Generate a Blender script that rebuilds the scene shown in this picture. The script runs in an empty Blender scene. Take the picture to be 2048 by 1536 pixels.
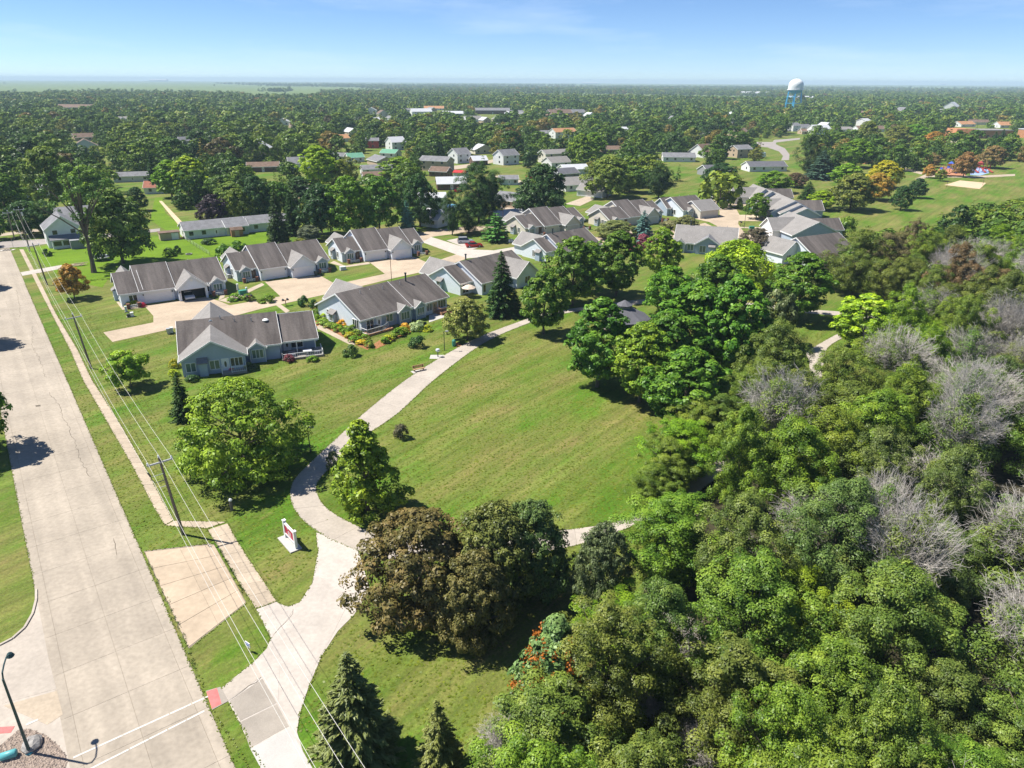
# Aerial view of a small-town duplex estate beside a park and a wood, built in metres.
# +Y runs away from the drone, +X to the right, the ground is z = 0.
import bpy, math, random
import numpy as np
from mathutils import Vector, Matrix

R = math.radians
SC = bpy.context.scene
COL = SC.collection

# ------------------------------------------------------------------ camera, sky, sun, exposure
PITCH, ROLL = R(23.116), R(0.3)
cam = bpy.data.cameras.new('camera'); cam_o = bpy.data.objects.new('camera', cam); COL.objects.link(cam_o)
cam.sensor_width = 36; cam.lens = 25.0; cam.clip_start = 0.5; cam.clip_end = 40000
_r = Vector((1, 0, 0)); _u = Vector((0, math.sin(PITCH), math.cos(PITCH))); _f = Vector((0, math.cos(PITCH), -math.sin(PITCH)))
_rt = _r * math.cos(ROLL) + _u * math.sin(ROLL); _up = _u * math.cos(ROLL) - _r * math.sin(ROLL)
cam_o.matrix_world = Matrix.Translation((0, 0, 42)) @ Matrix((_rt, _up, -_f)).transposed().to_4x4()
SC.camera = cam_o

SUN_EL = R(56)
SUN_DIR = Vector((-0.982 * math.cos(SUN_EL), 0.187 * math.cos(SUN_EL), math.sin(SUN_EL)))   # towards the sun
world = bpy.data.worlds.new('World'); SC.world = world; world.use_nodes = True
wn, wl = world.node_tree.nodes, world.node_tree.links
wn.clear()
sky = wn.new('ShaderNodeTexSky'); sky.sky_type = 'NISHITA'; sky.sun_disc = False
sky.sun_elevation = SUN_EL; sky.sun_rotation = math.atan2(SUN_DIR.x, SUN_DIR.y)
sky.altitude = 300; sky.air_density = 0.62; sky.dust_density = 0.0; sky.ozone_density = 5.5
bg = wn.new('ShaderNodeBackground'); bg.inputs[1].default_value = 0.074
out = wn.new('ShaderNodeOutputWorld')
# thin high cirrus, spread over the whole dome
tc = wn.new('ShaderNodeTexCoord'); mp = wn.new('ShaderNodeMapping'); mp.inputs['Scale'].default_value = (2.0, 2.0, 14.0)
cn = wn.new('ShaderNodeTexNoise'); cn.inputs['Scale'].default_value = 1.6; cn.inputs['Detail'].default_value = 7; cn.inputs['Roughness'].default_value = 0.62
cr = wn.new('ShaderNodeValToRGB'); cr.color_ramp.elements[0].position = 0.52; cr.color_ramp.elements[1].position = 0.85
cr.color_ramp.elements[1].color = (0.42, 0.42, 0.42, 1)
mx = wn.new('ShaderNodeMixRGB'); mx.inputs['Color2'].default_value = (7.2, 8.0, 9.0, 1)
wl.new(tc.outputs['Generated'], mp.inputs['Vector']); wl.new(mp.outputs[0], cn.inputs['Vector']); wl.new(cn.outputs['Fac'], cr.inputs[0])
wl.new(cr.outputs[0], mx.inputs['Fac']); wl.new(sky.outputs[0], mx.inputs['Color1']); tn = wn.new('ShaderNodeMixRGB'); tn.blend_type = 'MULTIPLY'; tn.inputs[0].default_value = 1; tn.inputs[2].default_value = (0.96, 1.03, 1.13, 1)   # clear, saturated summer air
wl.new(mx.outputs[0], tn.inputs[1]); wl.new(tn.outputs[0], bg.inputs[0]); wl.new(bg.outputs[0], out.inputs[0])

sun = bpy.data.lights.new('sun', 'SUN'); sun.energy = 5.0; sun.angle = R(0.53); sun.color = (1.0, 0.95, 0.86)
sun_o = bpy.data.objects.new('sun', sun); COL.objects.link(sun_o); sun_o.location = (0, 0, 300)
sun_o.rotation_euler = (-SUN_DIR).to_track_quat('-Z', 'Y').to_euler()

vs = SC.view_settings; vs.view_transform = 'Standard'; vs.look = 'None'; vs.exposure = 0.8; vs.gamma = 1.0
SC.render.engine = 'CYCLES'
cy = SC.cycles
cy.max_bounces = 6; cy.diffuse_bounces = 3; cy.glossy_bounces = 2; cy.transmission_bounces = 3; cy.volume_bounces = 0; cy.transparent_max_bounces = 4
cy.use_denoising = True; cy.denoiser = 'OPENIMAGEDENOISE'; cy.denoising_input_passes = 'RGB_ALBEDO_NORMAL'; cy.denoising_prefilter = 'ACCURATE'; cy.caustics_reflective = False; cy.caustics_refractive = False

# ------------------------------------------------------------------ materials
MATS = {}
ROAD_ANG = math.atan2(0.8009, -0.5988)
def new_mat(name):
    m = bpy.data.materials.new(name); m.use_nodes = True
    nt = m.node_tree; b = nt.nodes['Principled BSDF']
    MATS[name] = m
    return m, nt.nodes, nt.links, b

def mat(name, col, rough=0.85, var=0.0, scale=1.0, stretch=(1, 1, 1), space='world', col2=None, var_lo=0.35, var_hi=0.7,
        fine=0.0, fine_scale=12.0, metal=0.0, bump=0.0, bump_scale=8.0, spec=0.3, slab=0.0, wear=False):
    m, n, l, b = new_mat(name)
    b.inputs['Roughness'].default_value = rough; b.inputs['Metallic'].default_value = metal
    b.inputs['Specular IOR Level'].default_value = spec
    c4 = (*col, 1)
    if var == 0 and col2 is None and fine == 0:
        b.inputs['Base Color'].default_value = c4
    if space == 'world':
        g = n.new('ShaderNodeNewGeometry'); vec = g.outputs['Position']
    else:
        g = n.new('ShaderNodeTexCoord'); vec = g.outputs['Object']
    cur = None
    if var or col2:
        mp = n.new('ShaderNodeMapping'); mp.inputs['Scale'].default_value = stretch; l.new(vec, mp.inputs[0])
        t = n.new('ShaderNodeTexNoise'); t.inputs['Scale'].default_value = scale; t.inputs['Detail'].default_value = 6; t.inputs['Roughness'].default_value = 0.6
        l.new(mp.outputs[0], t.inputs['Vector'])
        rp = n.new('ShaderNodeValToRGB'); rp.color_ramp.elements[0].position = var_lo; rp.color_ramp.elements[1].position = var_hi
        c2 = col2 or tuple(x * (1 + var) for x in col)
        c1 = col if col2 else tuple(x * (1 - var) for x in col)
        rp.color_ramp.elements[0].color = (*c1, 1); rp.color_ramp.elements[1].color = (*c2, 1)
        l.new(t.outputs['Fac'], rp.inputs[0]); cur = rp.outputs[0]
    if fine:
        t = n.new('ShaderNodeTexNoise'); t.inputs['Scale'].default_value = fine_scale; t.inputs['Detail'].default_value = 3
        l.new(vec, t.inputs['Vector'])
        mr = n.new('ShaderNodeMapRange'); mr.inputs['From Min'].default_value = 0.3; mr.inputs['From Max'].default_value = 0.7
        mr.inputs['To Min'].default_value = 1 - fine; mr.inputs['To Max'].default_value = 1 + fine; l.new(t.outputs['Fac'], mr.inputs[0])
        mm = n.new('ShaderNodeMixRGB'); mm.blend_type = 'MULTIPLY'; mm.inputs[0].default_value = 1
        if cur: l.new(cur, mm.inputs[1])
        else: mm.inputs[1].default_value = c4
        l.new(mr.outputs[0], mm.inputs[2]); cur = mm.outputs[0]
    if slab:
        oi = n.new('ShaderNodeObjectInfo'); mr = n.new('ShaderNodeMapRange'); mr.inputs['To Min'].default_value = 1 - slab; mr.inputs['To Max'].default_value = 1 + slab; l.new(oi.outputs['Random'], mr.inputs[0])
        mm = n.new('ShaderNodeMixRGB'); mm.blend_type = 'MULTIPLY'; mm.inputs[0].default_value = 1; l.new(cur, mm.inputs[1]); l.new(mr.outputs[0], mm.inputs[2]); cur = mm.outputs[0]
    if wear:                                                 # tyre-polished lanes and drips along the direction of travel
        tcd = n.new('ShaderNodeTexCoord'); sp = n.new('ShaderNodeSeparateXYZ'); l.new(tcd.outputs['Object'], sp.inputs[0])
        m1 = n.new('ShaderNodeMath'); m1.operation = 'MULTIPLY'; m1.inputs[1].default_value = 2 * math.pi / 2.15; l.new(sp.outputs[1], m1.inputs[0])
        m2 = n.new('ShaderNodeMath'); m2.operation = 'SINE'; l.new(m1.outputs[0], m2.inputs[0])
        mpr = n.new('ShaderNodeMapping'); mpr.inputs['Rotation'].default_value = (0, 0, -ROAD_ANG); l.new(vec, mpr.inputs[0])
        mpw = n.new('ShaderNodeMapping'); mpw.inputs['Scale'].default_value = (0.05, 1.1, 1); l.new(mpr.outputs[0], mpw.inputs[0])
        tw = n.new('ShaderNodeTexNoise'); tw.inputs['Scale'].default_value = 1.0; tw.inputs['Detail'].default_value = 6; l.new(mpw.outputs[0], tw.inputs['Vector'])
        m3 = n.new('ShaderNodeMath'); m3.operation = 'MULTIPLY'; l.new(m2.outputs[0], m3.inputs[0]); m3.inputs[1].default_value = 0.035
        m4 = n.new('ShaderNodeMapRange'); m4.inputs['From Min'].default_value = 0.3; m4.inputs['From Max'].default_value = 0.7; m4.inputs['To Min'].default_value = 0.93; m4.inputs['To Max'].default_value = 1.06; l.new(tw.outputs['Fac'], m4.inputs[0])
        m5 = n.new('ShaderNodeMath'); m5.operation = 'ADD'; l.new(m3.outputs[0], m5.inputs[0]); l.new(m4.outputs[0], m5.inputs[1])
        mm = n.new('ShaderNodeMixRGB'); mm.blend_type = 'MULTIPLY'; mm.inputs[0].default_value = 1; l.new(cur, mm.inputs[1]); l.new(m5.outputs[0], mm.inputs[2]); cur = mm.outputs[0]
    if cur: l.new(cur, b.inputs['Base Color'])
    if bump:
        t = n.new('ShaderNodeTexNoise'); t.inputs['Scale'].default_value = bump_scale; t.inputs['Detail'].default_value = 4; l.new(vec, t.inputs['Vector'])
        bp = n.new('ShaderNodeBump'); bp.inputs['Strength'].default_value = bump; bp.inputs['Distance'].default_value = 0.1
        l.new(t.outputs['Fac'], bp.inputs['Height']); l.new(bp.outputs[0], b.inputs['Normal'])
    return m

def grass_mat(name, green, lush, dry, dry_lo, dry_hi, mow_angle=0.0, mow=0.06):
    m, n, l, b = new_mat(name)
    b.inputs['Roughness'].default_value = 0.9; b.inputs['Specular IOR Level'].default_value = 0.15
    g = n.new('ShaderNodeNewGeometry')
    def noise(scale, detail=5, rough=0.6, rot=0.0, st=(1, 1, 1)):
        mr_ = n.new('ShaderNodeMapping'); mr_.inputs['Rotation'].default_value = (0, 0, rot); l.new(g.outputs['Position'], mr_.inputs[0])
        mp = n.new('ShaderNodeMapping'); mp.inputs['Scale'].default_value = st; l.new(mr_.outputs[0], mp.inputs[0])
        t = n.new('ShaderNodeTexNoise'); t.inputs['Scale'].default_value = scale; t.inputs['Detail'].default_value = detail; t.inputs['Roughness'].default_value = rough
        l.new(mp.outputs[0], t.inputs['Vector']); return t.outputs['Fac']
    def ramp(f, a, bb):
        mr = n.new('ShaderNodeMapRange'); mr.inputs['From Min'].default_value = a; mr.inputs['From Max'].default_value = bb; l.new(f, mr.inputs[0]); return mr.outputs[0]
    def mix(f, c1, c2, mode='MIX'):
        mm = n.new('ShaderNodeMixRGB'); mm.blend_type = mode
        if isinstance(f, float): mm.inputs[0].default_value = f
        else: l.new(f, mm.inputs[0])
        for i, c in ((1, c1), (2, c2)):
            if isinstance(c, tuple): mm.inputs[i].default_value = (*c, 1)
            else: l.new(c, mm.inputs[i])
        return mm.outputs[0]
    c = mix(ramp(noise(0.11, 6, 0.65), 0.38, 0.62), green, lush)
    c = mix(ramp(noise(0.085, 8, 0.72, mow_angle, (0.45, 1.3, 1)), dry_lo, dry_hi), c, dry)
    c = mix(ramp(noise(0.9, 6, 0.75, mow_angle, (0.35, 1.0, 1)), 0.56, 0.78), c, dry)
    streak = ramp(noise(0.55, 4, 0.7, mow_angle, (0.08, 1.4, 1)), 0.35, 0.65)
    mr = n.new('ShaderNodeMapRange'); mr.inputs['To Min'].default_value = 1 - mow * 2; mr.inputs['To Max'].default_value = 1 + mow * 2; l.new(streak, mr.inputs[0])
    c = mix(1.0, c, mr.outputs[0], 'MULTIPLY')
    fine = ramp(noise(3.2, 8, 0.85), 0.28, 0.72)
    mr = n.new('ShaderNodeMapRange'); mr.inputs['To Min'].default_value = 0.42; mr.inputs['To Max'].default_value = 1.58; l.new(fine, mr.inputs[0])
    c = mix(1.0, c, mr.outputs[0], 'MULTIPLY')
    l.new(c, b.inputs['Base Color'])
    bp = n.new('ShaderNodeBump'); bp.inputs['Strength'].default_value = 0.5; bp.inputs['Distance'].default_value = 0.15
    l.new(noise(1.6, 8, 0.8), bp.inputs['Height']); l.new(bp.outputs[0], b.inputs['Normal'])
    return m

grass_mat('lawn', (0.082, 0.136, 0.013), (0.068, 0.162, 0.009), (0.205, 0.172, 0.060), 0.40, 0.68, -0.9, 0.10)
grass_mat('lawn_lush', (0.095, 0.175, 0.006), (0.125, 0.215, 0.008), (0.16, 0.18, 0.028), 0.58, 0.8, -0.6)
grass_mat('field', (0.10, 0.17, 0.04), (0.075, 0.145, 0.035), (0.20, 0.21, 0.07), 0.42, 0.68, -0.2)
mat('road_concrete', (0.350, 0.302, 0.244), 0.9, var=0.13, scale=0.16, stretch=(1, 1, 1), fine=0.1, fine_scale=2.5, slab=0.035, wear=True)
mat('joint', (0.23, 0.195, 0.15), 0.95, var=0.2, scale=1)
mat('crack', (0.13, 0.11, 0.085), 0.95)
mat('walk_concrete', (0.40, 0.33, 0.25), 0.9, var=0.12, scale=0.35, fine=0.1, fine_scale=3.5, slab=0.07)
mat('path_concrete', (0.40, 0.352, 0.300), 0.9, var=0.11, scale=0.3, fine=0.08, fine_scale=3, slab=0.06)
mat('pale_concrete', (0.45, 0.405, 0.36), 0.88, var=0.1, scale=0.4, fine=0.07, fine_scale=3, slab=0.05)
mat('new_concrete', (0.44, 0.42, 0.395), 0.85, var=0.06, scale=0.6, fine=0.05)
mat('drive_concrete', (0.42, 0.335, 0.245), 0.9, var=0.13, scale=0.22, fine=0.08, fine_scale=2, slab=0.06)
mat('grey_concrete', (0.31, 0.275, 0.235), 0.9, var=0.12, scale=0.5, fine=0.08, slab=0.05)
mat('street_asphalt', (0.30, 0.27, 0.25), 0.9, var=0.12, scale=0.2)
mat('paint_white', (0.52, 0.49, 0.45), 0.7, var=0.12, scale=3, var_lo=0.3, var_hi=0.6)
mat('tactile_red', (0.62, 0.16, 0.15), 0.8, var=0.15, scale=2)
mat('siding', (0.68, 0.73, 0.80), 0.6, var=0.05, scale=0.6, fine=0.04, fine_scale=5)
mat('siding_shaded', (0.36, 0.43, 0.53), 0.6, var=0.06, scale=0.6, fine=0.04, fine_scale=5)  # same siding as above, with the darkening of shade-facing walls put into its colour
mat('siding_cream', (0.62, 0.58, 0.50), 0.6, var=0.05, scale=0.6)
mat('siding_white', (0.70, 0.71, 0.71), 0.55, var=0.05, scale=0.8)
mat('trim_white', (0.78, 0.78, 0.77), 0.5)
mat('door_white', (0.80, 0.79, 0.80), 0.5, var=0.03, scale=1)
mat('roof_stained', (0.068, 0.058, 0.054), 0.95, col2=(0.162, 0.141, 0.130), scale=1.0, stretch=(0.75, 0.10, 0.10), space='object', var_lo=0.3, var_hi=0.72, fine=0.14, fine_scale=4)
mat('roof_clean', (0.235, 0.222, 0.212), 0.95, var=0.1, scale=0.5, space='object', fine=0.12, fine_scale=4)
mat('roof_grey', (0.19, 0.19, 0.20), 0.95, var=0.2, scale=0.6, space='object', fine=0.1)
mat('roof_brown', (0.17, 0.115, 0.085), 0.95, var=0.2, scale=0.6, space='object', fine=0.1)
mat('roof_red', (0.30, 0.115, 0.075), 0.9, var=0.15, scale=0.6, space='object')
mat('roof_orange', (0.42, 0.22, 0.11), 0.9, var=0.15, scale=0.6, space='object')
mat('roof_green', (0.12, 0.30, 0.20), 0.8, var=0.1, scale=0.6, space='object')
mat('roof_silver', (0.50, 0.51, 0.53), 0.6, var=0.06, scale=0.5, space='object')
mat('roof_slate', (0.12, 0.12, 0.135), 0.9, var=0.12, scale=0.7, space='object', fine=0.1)
mat('wall_tan', (0.46, 0.36, 0.26), 0.8, var=0.08, scale=0.8)
mat('wall_brown', (0.15, 0.095, 0.07), 0.8, var=0.12, scale=0.8)
mat('wall_pale', (0.55, 0.60, 0.58), 0.7, var=0.06, scale=0.8)
mat('wall_grey', (0.26, 0.27, 0.28), 0.8, var=0.08, scale=0.8)
mat('wall_red', (0.42, 0.06, 0.045), 0.7, var=0.1, scale=0.8)
mat('brick_orange', (0.44, 0.205, 0.10), 0.85, var=0.12, scale=0.8, fine=0.1, fine_scale=1.5)
mat('garage_inside', (0.05, 0.05, 0.05), 0.9)
mat('wood_pole', (0.19, 0.155, 0.125), 0.9, var=0.25, scale=3, stretch=(4, 4, 0.4), space='object')
mat('wood_deck', (0.36, 0.19, 0.11), 0.8, var=0.2, scale=2)
mat('wood_slat', (0.48, 0.31, 0.17), 0.8, var=0.2, scale=4)
mat('metal_grey', (0.42, 0.43, 0.45), 0.5, metal=0.3)
mat('metal_dark', (0.05, 0.06, 0.065), 0.5, metal=0.2)
mat('lamp_green', (0.045, 0.085, 0.09), 0.45, metal=0.2)
mat('rust_pole', (0.22, 0.12, 0.075), 0.7)
mat('wire', (0.62, 0.60, 0.55), 0.6)
mat('insulator', (0.6, 0.63, 0.68), 0.3)
mat('plastic_green', (0.06, 0.26, 0.19), 0.5)
mat('teal_paint', (0.10, 0.36, 0.38), 0.4)
mat('sign_red', (0.42, 0.02, 0.06), 0.5)
mat('sign_blue', (0.16, 0.20, 0.50), 0.5)
mat('stop_red', (0.45, 0.03, 0.03), 0.5)
mat('stone', (0.30, 0.285, 0.27), 0.9, var=0.3, scale=2, bump=0.4)
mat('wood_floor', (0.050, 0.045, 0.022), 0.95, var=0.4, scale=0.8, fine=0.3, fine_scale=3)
mat('mulch', (0.30, 0.14, 0.06), 0.95, var=0.35, scale=4, fine=0.2)
mat('rock_bed', (0.27, 0.215, 0.175), 0.95, var=0.3, scale=5)
mat('pebble', (0.36, 0.29, 0.24), 0.9, var=0.4, scale=6)
mat('sand', (0.55, 0.42, 0.28), 0.95, var=0.08, scale=0.3)
mat('play_orange', (0.42, 0.19, 0.10), 0.9, var=0.1, scale=0.5)
mat('play_blue', (0.06, 0.12, 0.50), 0.5)
mat('play_red', (0.33, 0.05, 0.04), 0.5)
mat('play_mat_blue', (0.28, 0.38, 0.62), 0.8)
mat('tower_blue', (0.06, 0.40, 0.68), 0.45)
mat('tower_white', (0.80, 0.81, 0.80), 0.4)
mat('pool_blue', (0.16, 0.45, 0.62), 0.25)
mat('tyre', (0.02, 0.02, 0.02), 0.8)
mat('umbrella', (0.62, 0.50, 0.40), 0.8)
mat('cushion', (0.12, 0.13, 0.17), 0.8)
mat('rust_brown', (0.20, 0.09, 0.06), 0.9, var=0.2, scale=3)
mat('bark', (0.135, 0.105, 0.08), 0.95, var=0.3, scale=3, stretch=(3, 3, 0.5), space='object')
mat('bark_grey', (0.44, 0.405, 0.37), 0.9, var=0.2, scale=2, space='object')
for nm, c in dict(car_silver=(0.45, 0.48, 0.53), car_red=(0.45, 0.02, 0.025), car_white=(0.75, 0.76, 0.77), car_dark=(0.04, 0.05, 0.07), car_blue=(0.07, 0.13, 0.27)).items():
    m = mat(nm, c, 0.22, metal=0.25 if nm != 'car_white' else 0.0); m.node_tree.nodes['Principled BSDF'].inputs['Coat Weight'].default_value = 0.6
m = mat('glass', (0.025, 0.035, 0.042), 0.08, spec=0.8)
m = mat('glass_teal', (0.09, 0.15, 0.15), 0.1, spec=0.8)

def leaf_mat(name, far=False):
    m, n, l, b = new_mat(name)
    n.remove(b); o = n['Material Output']
    oi = n.new('ShaderNodeObjectInfo')
    at = n.new('ShaderNodeAttribute'); at.attribute_name = 'tint'
    if far:
        rp = n.new('ShaderNodeValToRGB'); e = rp.color_ramp.elements
        stops = [(0.0, (0.036, 0.088, 0.016)), (0.2, (0.062, 0.132, 0.02)), (0.45, (0.09, 0.172, 0.022)), (0.7, (0.125, 0.21, 0.024)), (0.92, (0.17, 0.232, 0.028)), (0.985, (0.24, 0.18, 0.04)), (1.0, (0.06, 0.06, 0.035))]
        e[0].position = 0; e[0].color = (*stops[0][1], 1); e[1].position = 1; e[1].color = (*stops[-1][1], 1)
        for p, c in stops[1:-1]:
            x = e.new(p); x.color = (*c, 1)
        l.new(oi.outputs['Random'], rp.inputs[0]); base = rp.outputs[0]
    else:
        base = oi.outputs['Color']
    # leaf to leaf variation: a little lighter, yellower or darker
    hs = n.new('ShaderNodeHueSaturation')
    mr = n.new('ShaderNodeMapRange'); mr.inputs['To Min'].default_value = 0.55; mr.inputs['To Max'].default_value = 1.5; l.new(at.outputs['Fac'], mr.inputs[0])
    mh = n.new('ShaderNodeMapRange'); mh.inputs['To Min'].default_value = 0.515; mh.inputs['To Max'].default_value = 0.475; l.new(at.outputs['Fac'], mh.inputs[0])
    l.new(base, hs.inputs['Color']); l.new(mr.outputs[0], hs.inputs['Value']); l.new(mh.outputs[0], hs.inputs['Hue'])
    d = n.new('ShaderNodeBsdfDiffuse'); t = n.new('ShaderNodeBsdfTranslucent'); gl = n.new('ShaderNodeBsdfGlossy'); gl.inputs['Roughness'].default_value = 0.45
    l.new(hs.outputs[0], d.inputs[0])
    mc = n.new('ShaderNodeMixRGB'); mc.blend_type = 'MULTIPLY'; mc.inputs[0].default_value = 1; mc.inputs[2].default_value = (1.1, 1.05, 0.5, 1); l.new(hs.outputs[0], mc.inputs[1]); l.new(mc.outputs[0], t.inputs[0])
    a1 = n.new('ShaderNodeMixShader'); a1.inputs[0].default_value = 0.13; l.new(d.outputs[0], a1.inputs[1]); l.new(t.outputs[0], a1.inputs[2])
    a2 = n.new('ShaderNodeMixShader'); a2.inputs[0].default_value = 0.02; l.new(a1.outputs[0], a2.inputs[1]); l.new(gl.outputs[0], a2.inputs[2])
    l.new(a2.outputs[0], o.inputs[0])
    return m
leaf_mat('leaf'); leaf_mat('leaf_far', True)

# ------------------------------------------------------------------ mesh helpers
def box(x0, x1, y0, y1, z0, z1):
    v = [(x0, y0, z0), (x1, y0, z0), (x1, y1, z0), (x0, y1, z0), (x0, y0, z1), (x1, y0, z1), (x1, y1, z1), (x0, y1, z1)]
    return v, [(0, 3, 2, 1), (4, 5, 6, 7), (0, 1, 5, 4), (1, 2, 6, 5), (2, 3, 7, 6), (3, 0, 4, 7)]
def join(*parts):
    V, Fc = [], []
    for v, f in parts:
        o = len(V); V += list(v); Fc += [tuple(i + o for i in q) for q in f]
    return V, Fc
def extrude(pts, z0, z1):
    n = len(pts); a = sum(pts[i][0] * pts[(i + 1) % n][1] - pts[(i + 1) % n][0] * pts[i][1] for i in range(n))
    if a < 0: pts = list(pts)[::-1]
    v = [(p[0], p[1], z0) for p in pts] + [(p[0], p[1], z1) for p in pts]
    f = [tuple(range(n, 2 * n)), tuple(range(n - 1, -1, -1))] + [(i, (i + 1) % n, n + (i + 1) % n, n + i) for i in range(n)]
    return v, f
def tube(path, radii, n=6, cap=True):
    V, Fc = [], []
    P = [Vector(p) for p in path]
    ref = None
    for i, p in enumerate(P):
        d = (P[min(i + 1, len(P) - 1)] - P[max(i - 1, 0)]).normalized()
        a = ref if ref is not None else (Vector((1, 0, 0)) if abs(d.x) < 0.8 else Vector((0, 1, 0)))
        s = d.cross(a).normalized(); t = s.cross(d).normalized(); ref = t
        r = radii[i] if isinstance(radii, (list, tuple)) else radii
        for k in range(n):
            q = 2 * math.pi * k / n; V.append(tuple(p + s * math.cos(q) * r + t * math.sin(q) * r))
    for i in range(len(P) - 1):
        for k in range(n):
            Fc.append((i * n + k, i * n + (k + 1) % n, (i + 1) * n + (k + 1) % n, (i + 1) * n + k))
    if cap:
        Fc.append(tuple(range(n - 1, -1, -1))); Fc.append(tuple(range((len(P) - 1) * n, len(P) * n)))
    return V, Fc
def lathe(prof, n=16):
    V, Fc = [], []
    for r, z in prof:
        for k in range(n):
            q = 2 * math.pi * k / n; V.append((r * math.cos(q), r * math.sin(q), z))
    m = len(prof)
    for i in range(m - 1):
        for k in range(n):
            Fc.append((i * n + k, i * n + (k + 1) % n, (i + 1) * n + (k + 1) % n, (i + 1) * n + k))
    Fc.append(tuple(range(n - 1, -1, -1))); Fc.append(tuple(range((m - 1) * n, m * n)))
    return V, Fc
def shift(vf, dx=0, dy=0, dz=0, rz=0):
    c, s = math.cos(rz), math.sin(rz)
    return [(x * c - y * s + dx, x * s + y * c + dy, z + dz) for x, y, z in vf[0]], vf[1]
def mesh(name, vf, m):
    me = bpy.data.meshes.new(name); me.from_pydata([tuple(v) for v in vf[0]], [], vf[1]); me.update()
    if m: me.materials.append(MATS[m])
    return me
def link(name, data, parent=None, loc=(0, 0, 0), rz=0.0, scale=None):
    o = bpy.data.objects.new(name, data); COL.objects.link(o); o.location = loc; o.rotation_euler = (0, 0, rz)
    if scale: o.scale = scale
    if parent: o.parent = parent
    return o
def ob(name, vf, m, parent=None, loc=(0, 0, 0), rz=0.0, smooth=False):
    me = mesh(name, vf, m)
    if smooth: me.polygons.foreach_set('use_smooth', [True] * len(me.polygons))
    return link(name, me, parent, loc, rz)
def tag(o, label, cat, group=None, kind=None):
    o['label'] = label; o['category'] = cat
    if group: o['group'] = group
    if kind: o['kind'] = kind
    return o
def thing(name, label, cat, loc=(0, 0, 0), rz=0.0, group=None):
    return tag(link(name, None, None, loc, rz), label, cat, group)
def struct(o):
    o['kind'] = 'structure'; return o
def dup(root, loc, rz, label, group=None):
    r = root.copy(); COL.objects.link(r); r.location = loc; r.rotation_euler = (0, 0, rz); r['label'] = label
    if group: r['group'] = group
    for ch in list(root.children):
        c = ch.copy(); COL.objects.link(c); c.parent = r
        for g in list(ch.children):
            d = g.copy(); COL.objects.link(d); d.parent = c
    return r
def P3(p, z): return (p[0], p[1], z)
ORD = ['first', 'second', 'third', 'fourth', 'fifth', 'sixth', 'seventh', 'eighth', 'ninth', 'tenth', 'eleventh', 'twelfth', 'thirteenth', 'fourteenth', 'fifteenth', 'sixteenth', 'seventeenth', 'eighteenth', 'nineteenth', 'twentieth']
def ordinal(i):
    if i < 20: return ORD[i]
    t = ['twenty', 'thirty', 'forty', 'fifty', 'sixty', 'seventy', 'eighty', 'ninety'][(i + 1) // 10 - 2]
    if (i + 1) % 10 == 0: return t[:-1] + 'ieth'
    return t + '-' + ORD[(i + 1) % 10 - 1]

# ------------------------------------------------------------------ ground, roads, walks
def sheet(name, pts, z, m, thick=0.03, parent=None):
    return ob(name, extrude(pts, z - thick, z), m, parent)
gv = []; gf = []
xs = [-9000, -3000, -1000, -300, -100, 0, 100, 300, 1000, 3000, 9000]; ys = [-300, 0, 50, 100, 200, 400, 800, 1600, 4000, 14000]
for y in ys:
    for x in xs: gv.append((x, y, 0))
for j in range(len(ys) - 1):
    for i in range(len(xs) - 1):
        a = j * len(xs) + i; gf.append((a, a + 1, a + 1 + len(xs), a + len(xs)))
struct(ob('ground', (gv, gf), 'lawn'))

def strip(name, pairs, m, seg=3.0, z=0.035, gap=0.025, parent=None, piece='slab'):
    """A paved band from (left, right) edge points, laid as separate slabs with open joints."""
    root = parent or struct(link(name, None))
    Ls = [Vector(p[0]) for p in pairs]; Rs = [Vector(p[1]) for p in pairs]
    S = [0.0]
    for i in range(1, len(pairs)): S.append(S[-1] + ((Ls[i] + Rs[i]) / 2 - (Ls[i - 1] + Rs[i - 1]) / 2).length)
    def at(s):
        i = 0
        while i < len(S) - 2 and S[i + 1] < s: i += 1
        t = (s - S[i]) / max(S[i + 1] - S[i], 1e-6)
        return Ls[i].lerp(Ls[i + 1], t), Rs[i].lerp(Rs[i + 1], t)
    n = max(1, round(S[-1] / seg))
    bed = [at(S[-1] * k / (n * 2)) for k in range(n * 2 + 1)]
    ob(piece + '_bed', extrude([tuple(b[0]) for b in bed] + [tuple(b[1]) for b in bed[::-1]], 0.0, z - 0.012), 'joint', root)
    for k in range(n):
        a0, a1 = S[-1] * k / n + gap / 2, S[-1] * (k + 1) / n - gap / 2
        e = [at(a0 + (a1 - a0) * q / 3) for q in range(4)]
        ob(piece, extrude([tuple(x[0]) for x in e] + [tuple(x[1]) for x in e[::-1]], z - 0.03, z + random.uniform(-0.003, 0.004)), m, root)
    return root
def smooth_pairs(pairs, sub=6):
    def cr(a, b, c, d, t):
        return 0.5 * ((2 * b) + (c - a) * t + (2 * a - 5 * b + 4 * c - d) * t * t + (3 * b - a - 3 * c + d) * t ** 3)
    outp = []
    n = len(pairs)
    for i in range(n - 1):
        q = [pairs[max(i - 1, 0)], pairs[i], pairs[i + 1], pairs[min(i + 2, n - 1)]]
        for k in range(sub):
            t = k / sub
            outp.append(tuple(tuple(cr(q[0][s][d], q[1][s][d], q[2][s][d], q[3][s][d], t) for d in (0, 1)) for s in (0, 1)))
    outp.append(pairs[-1]); return outp
random.seed(7)

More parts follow.
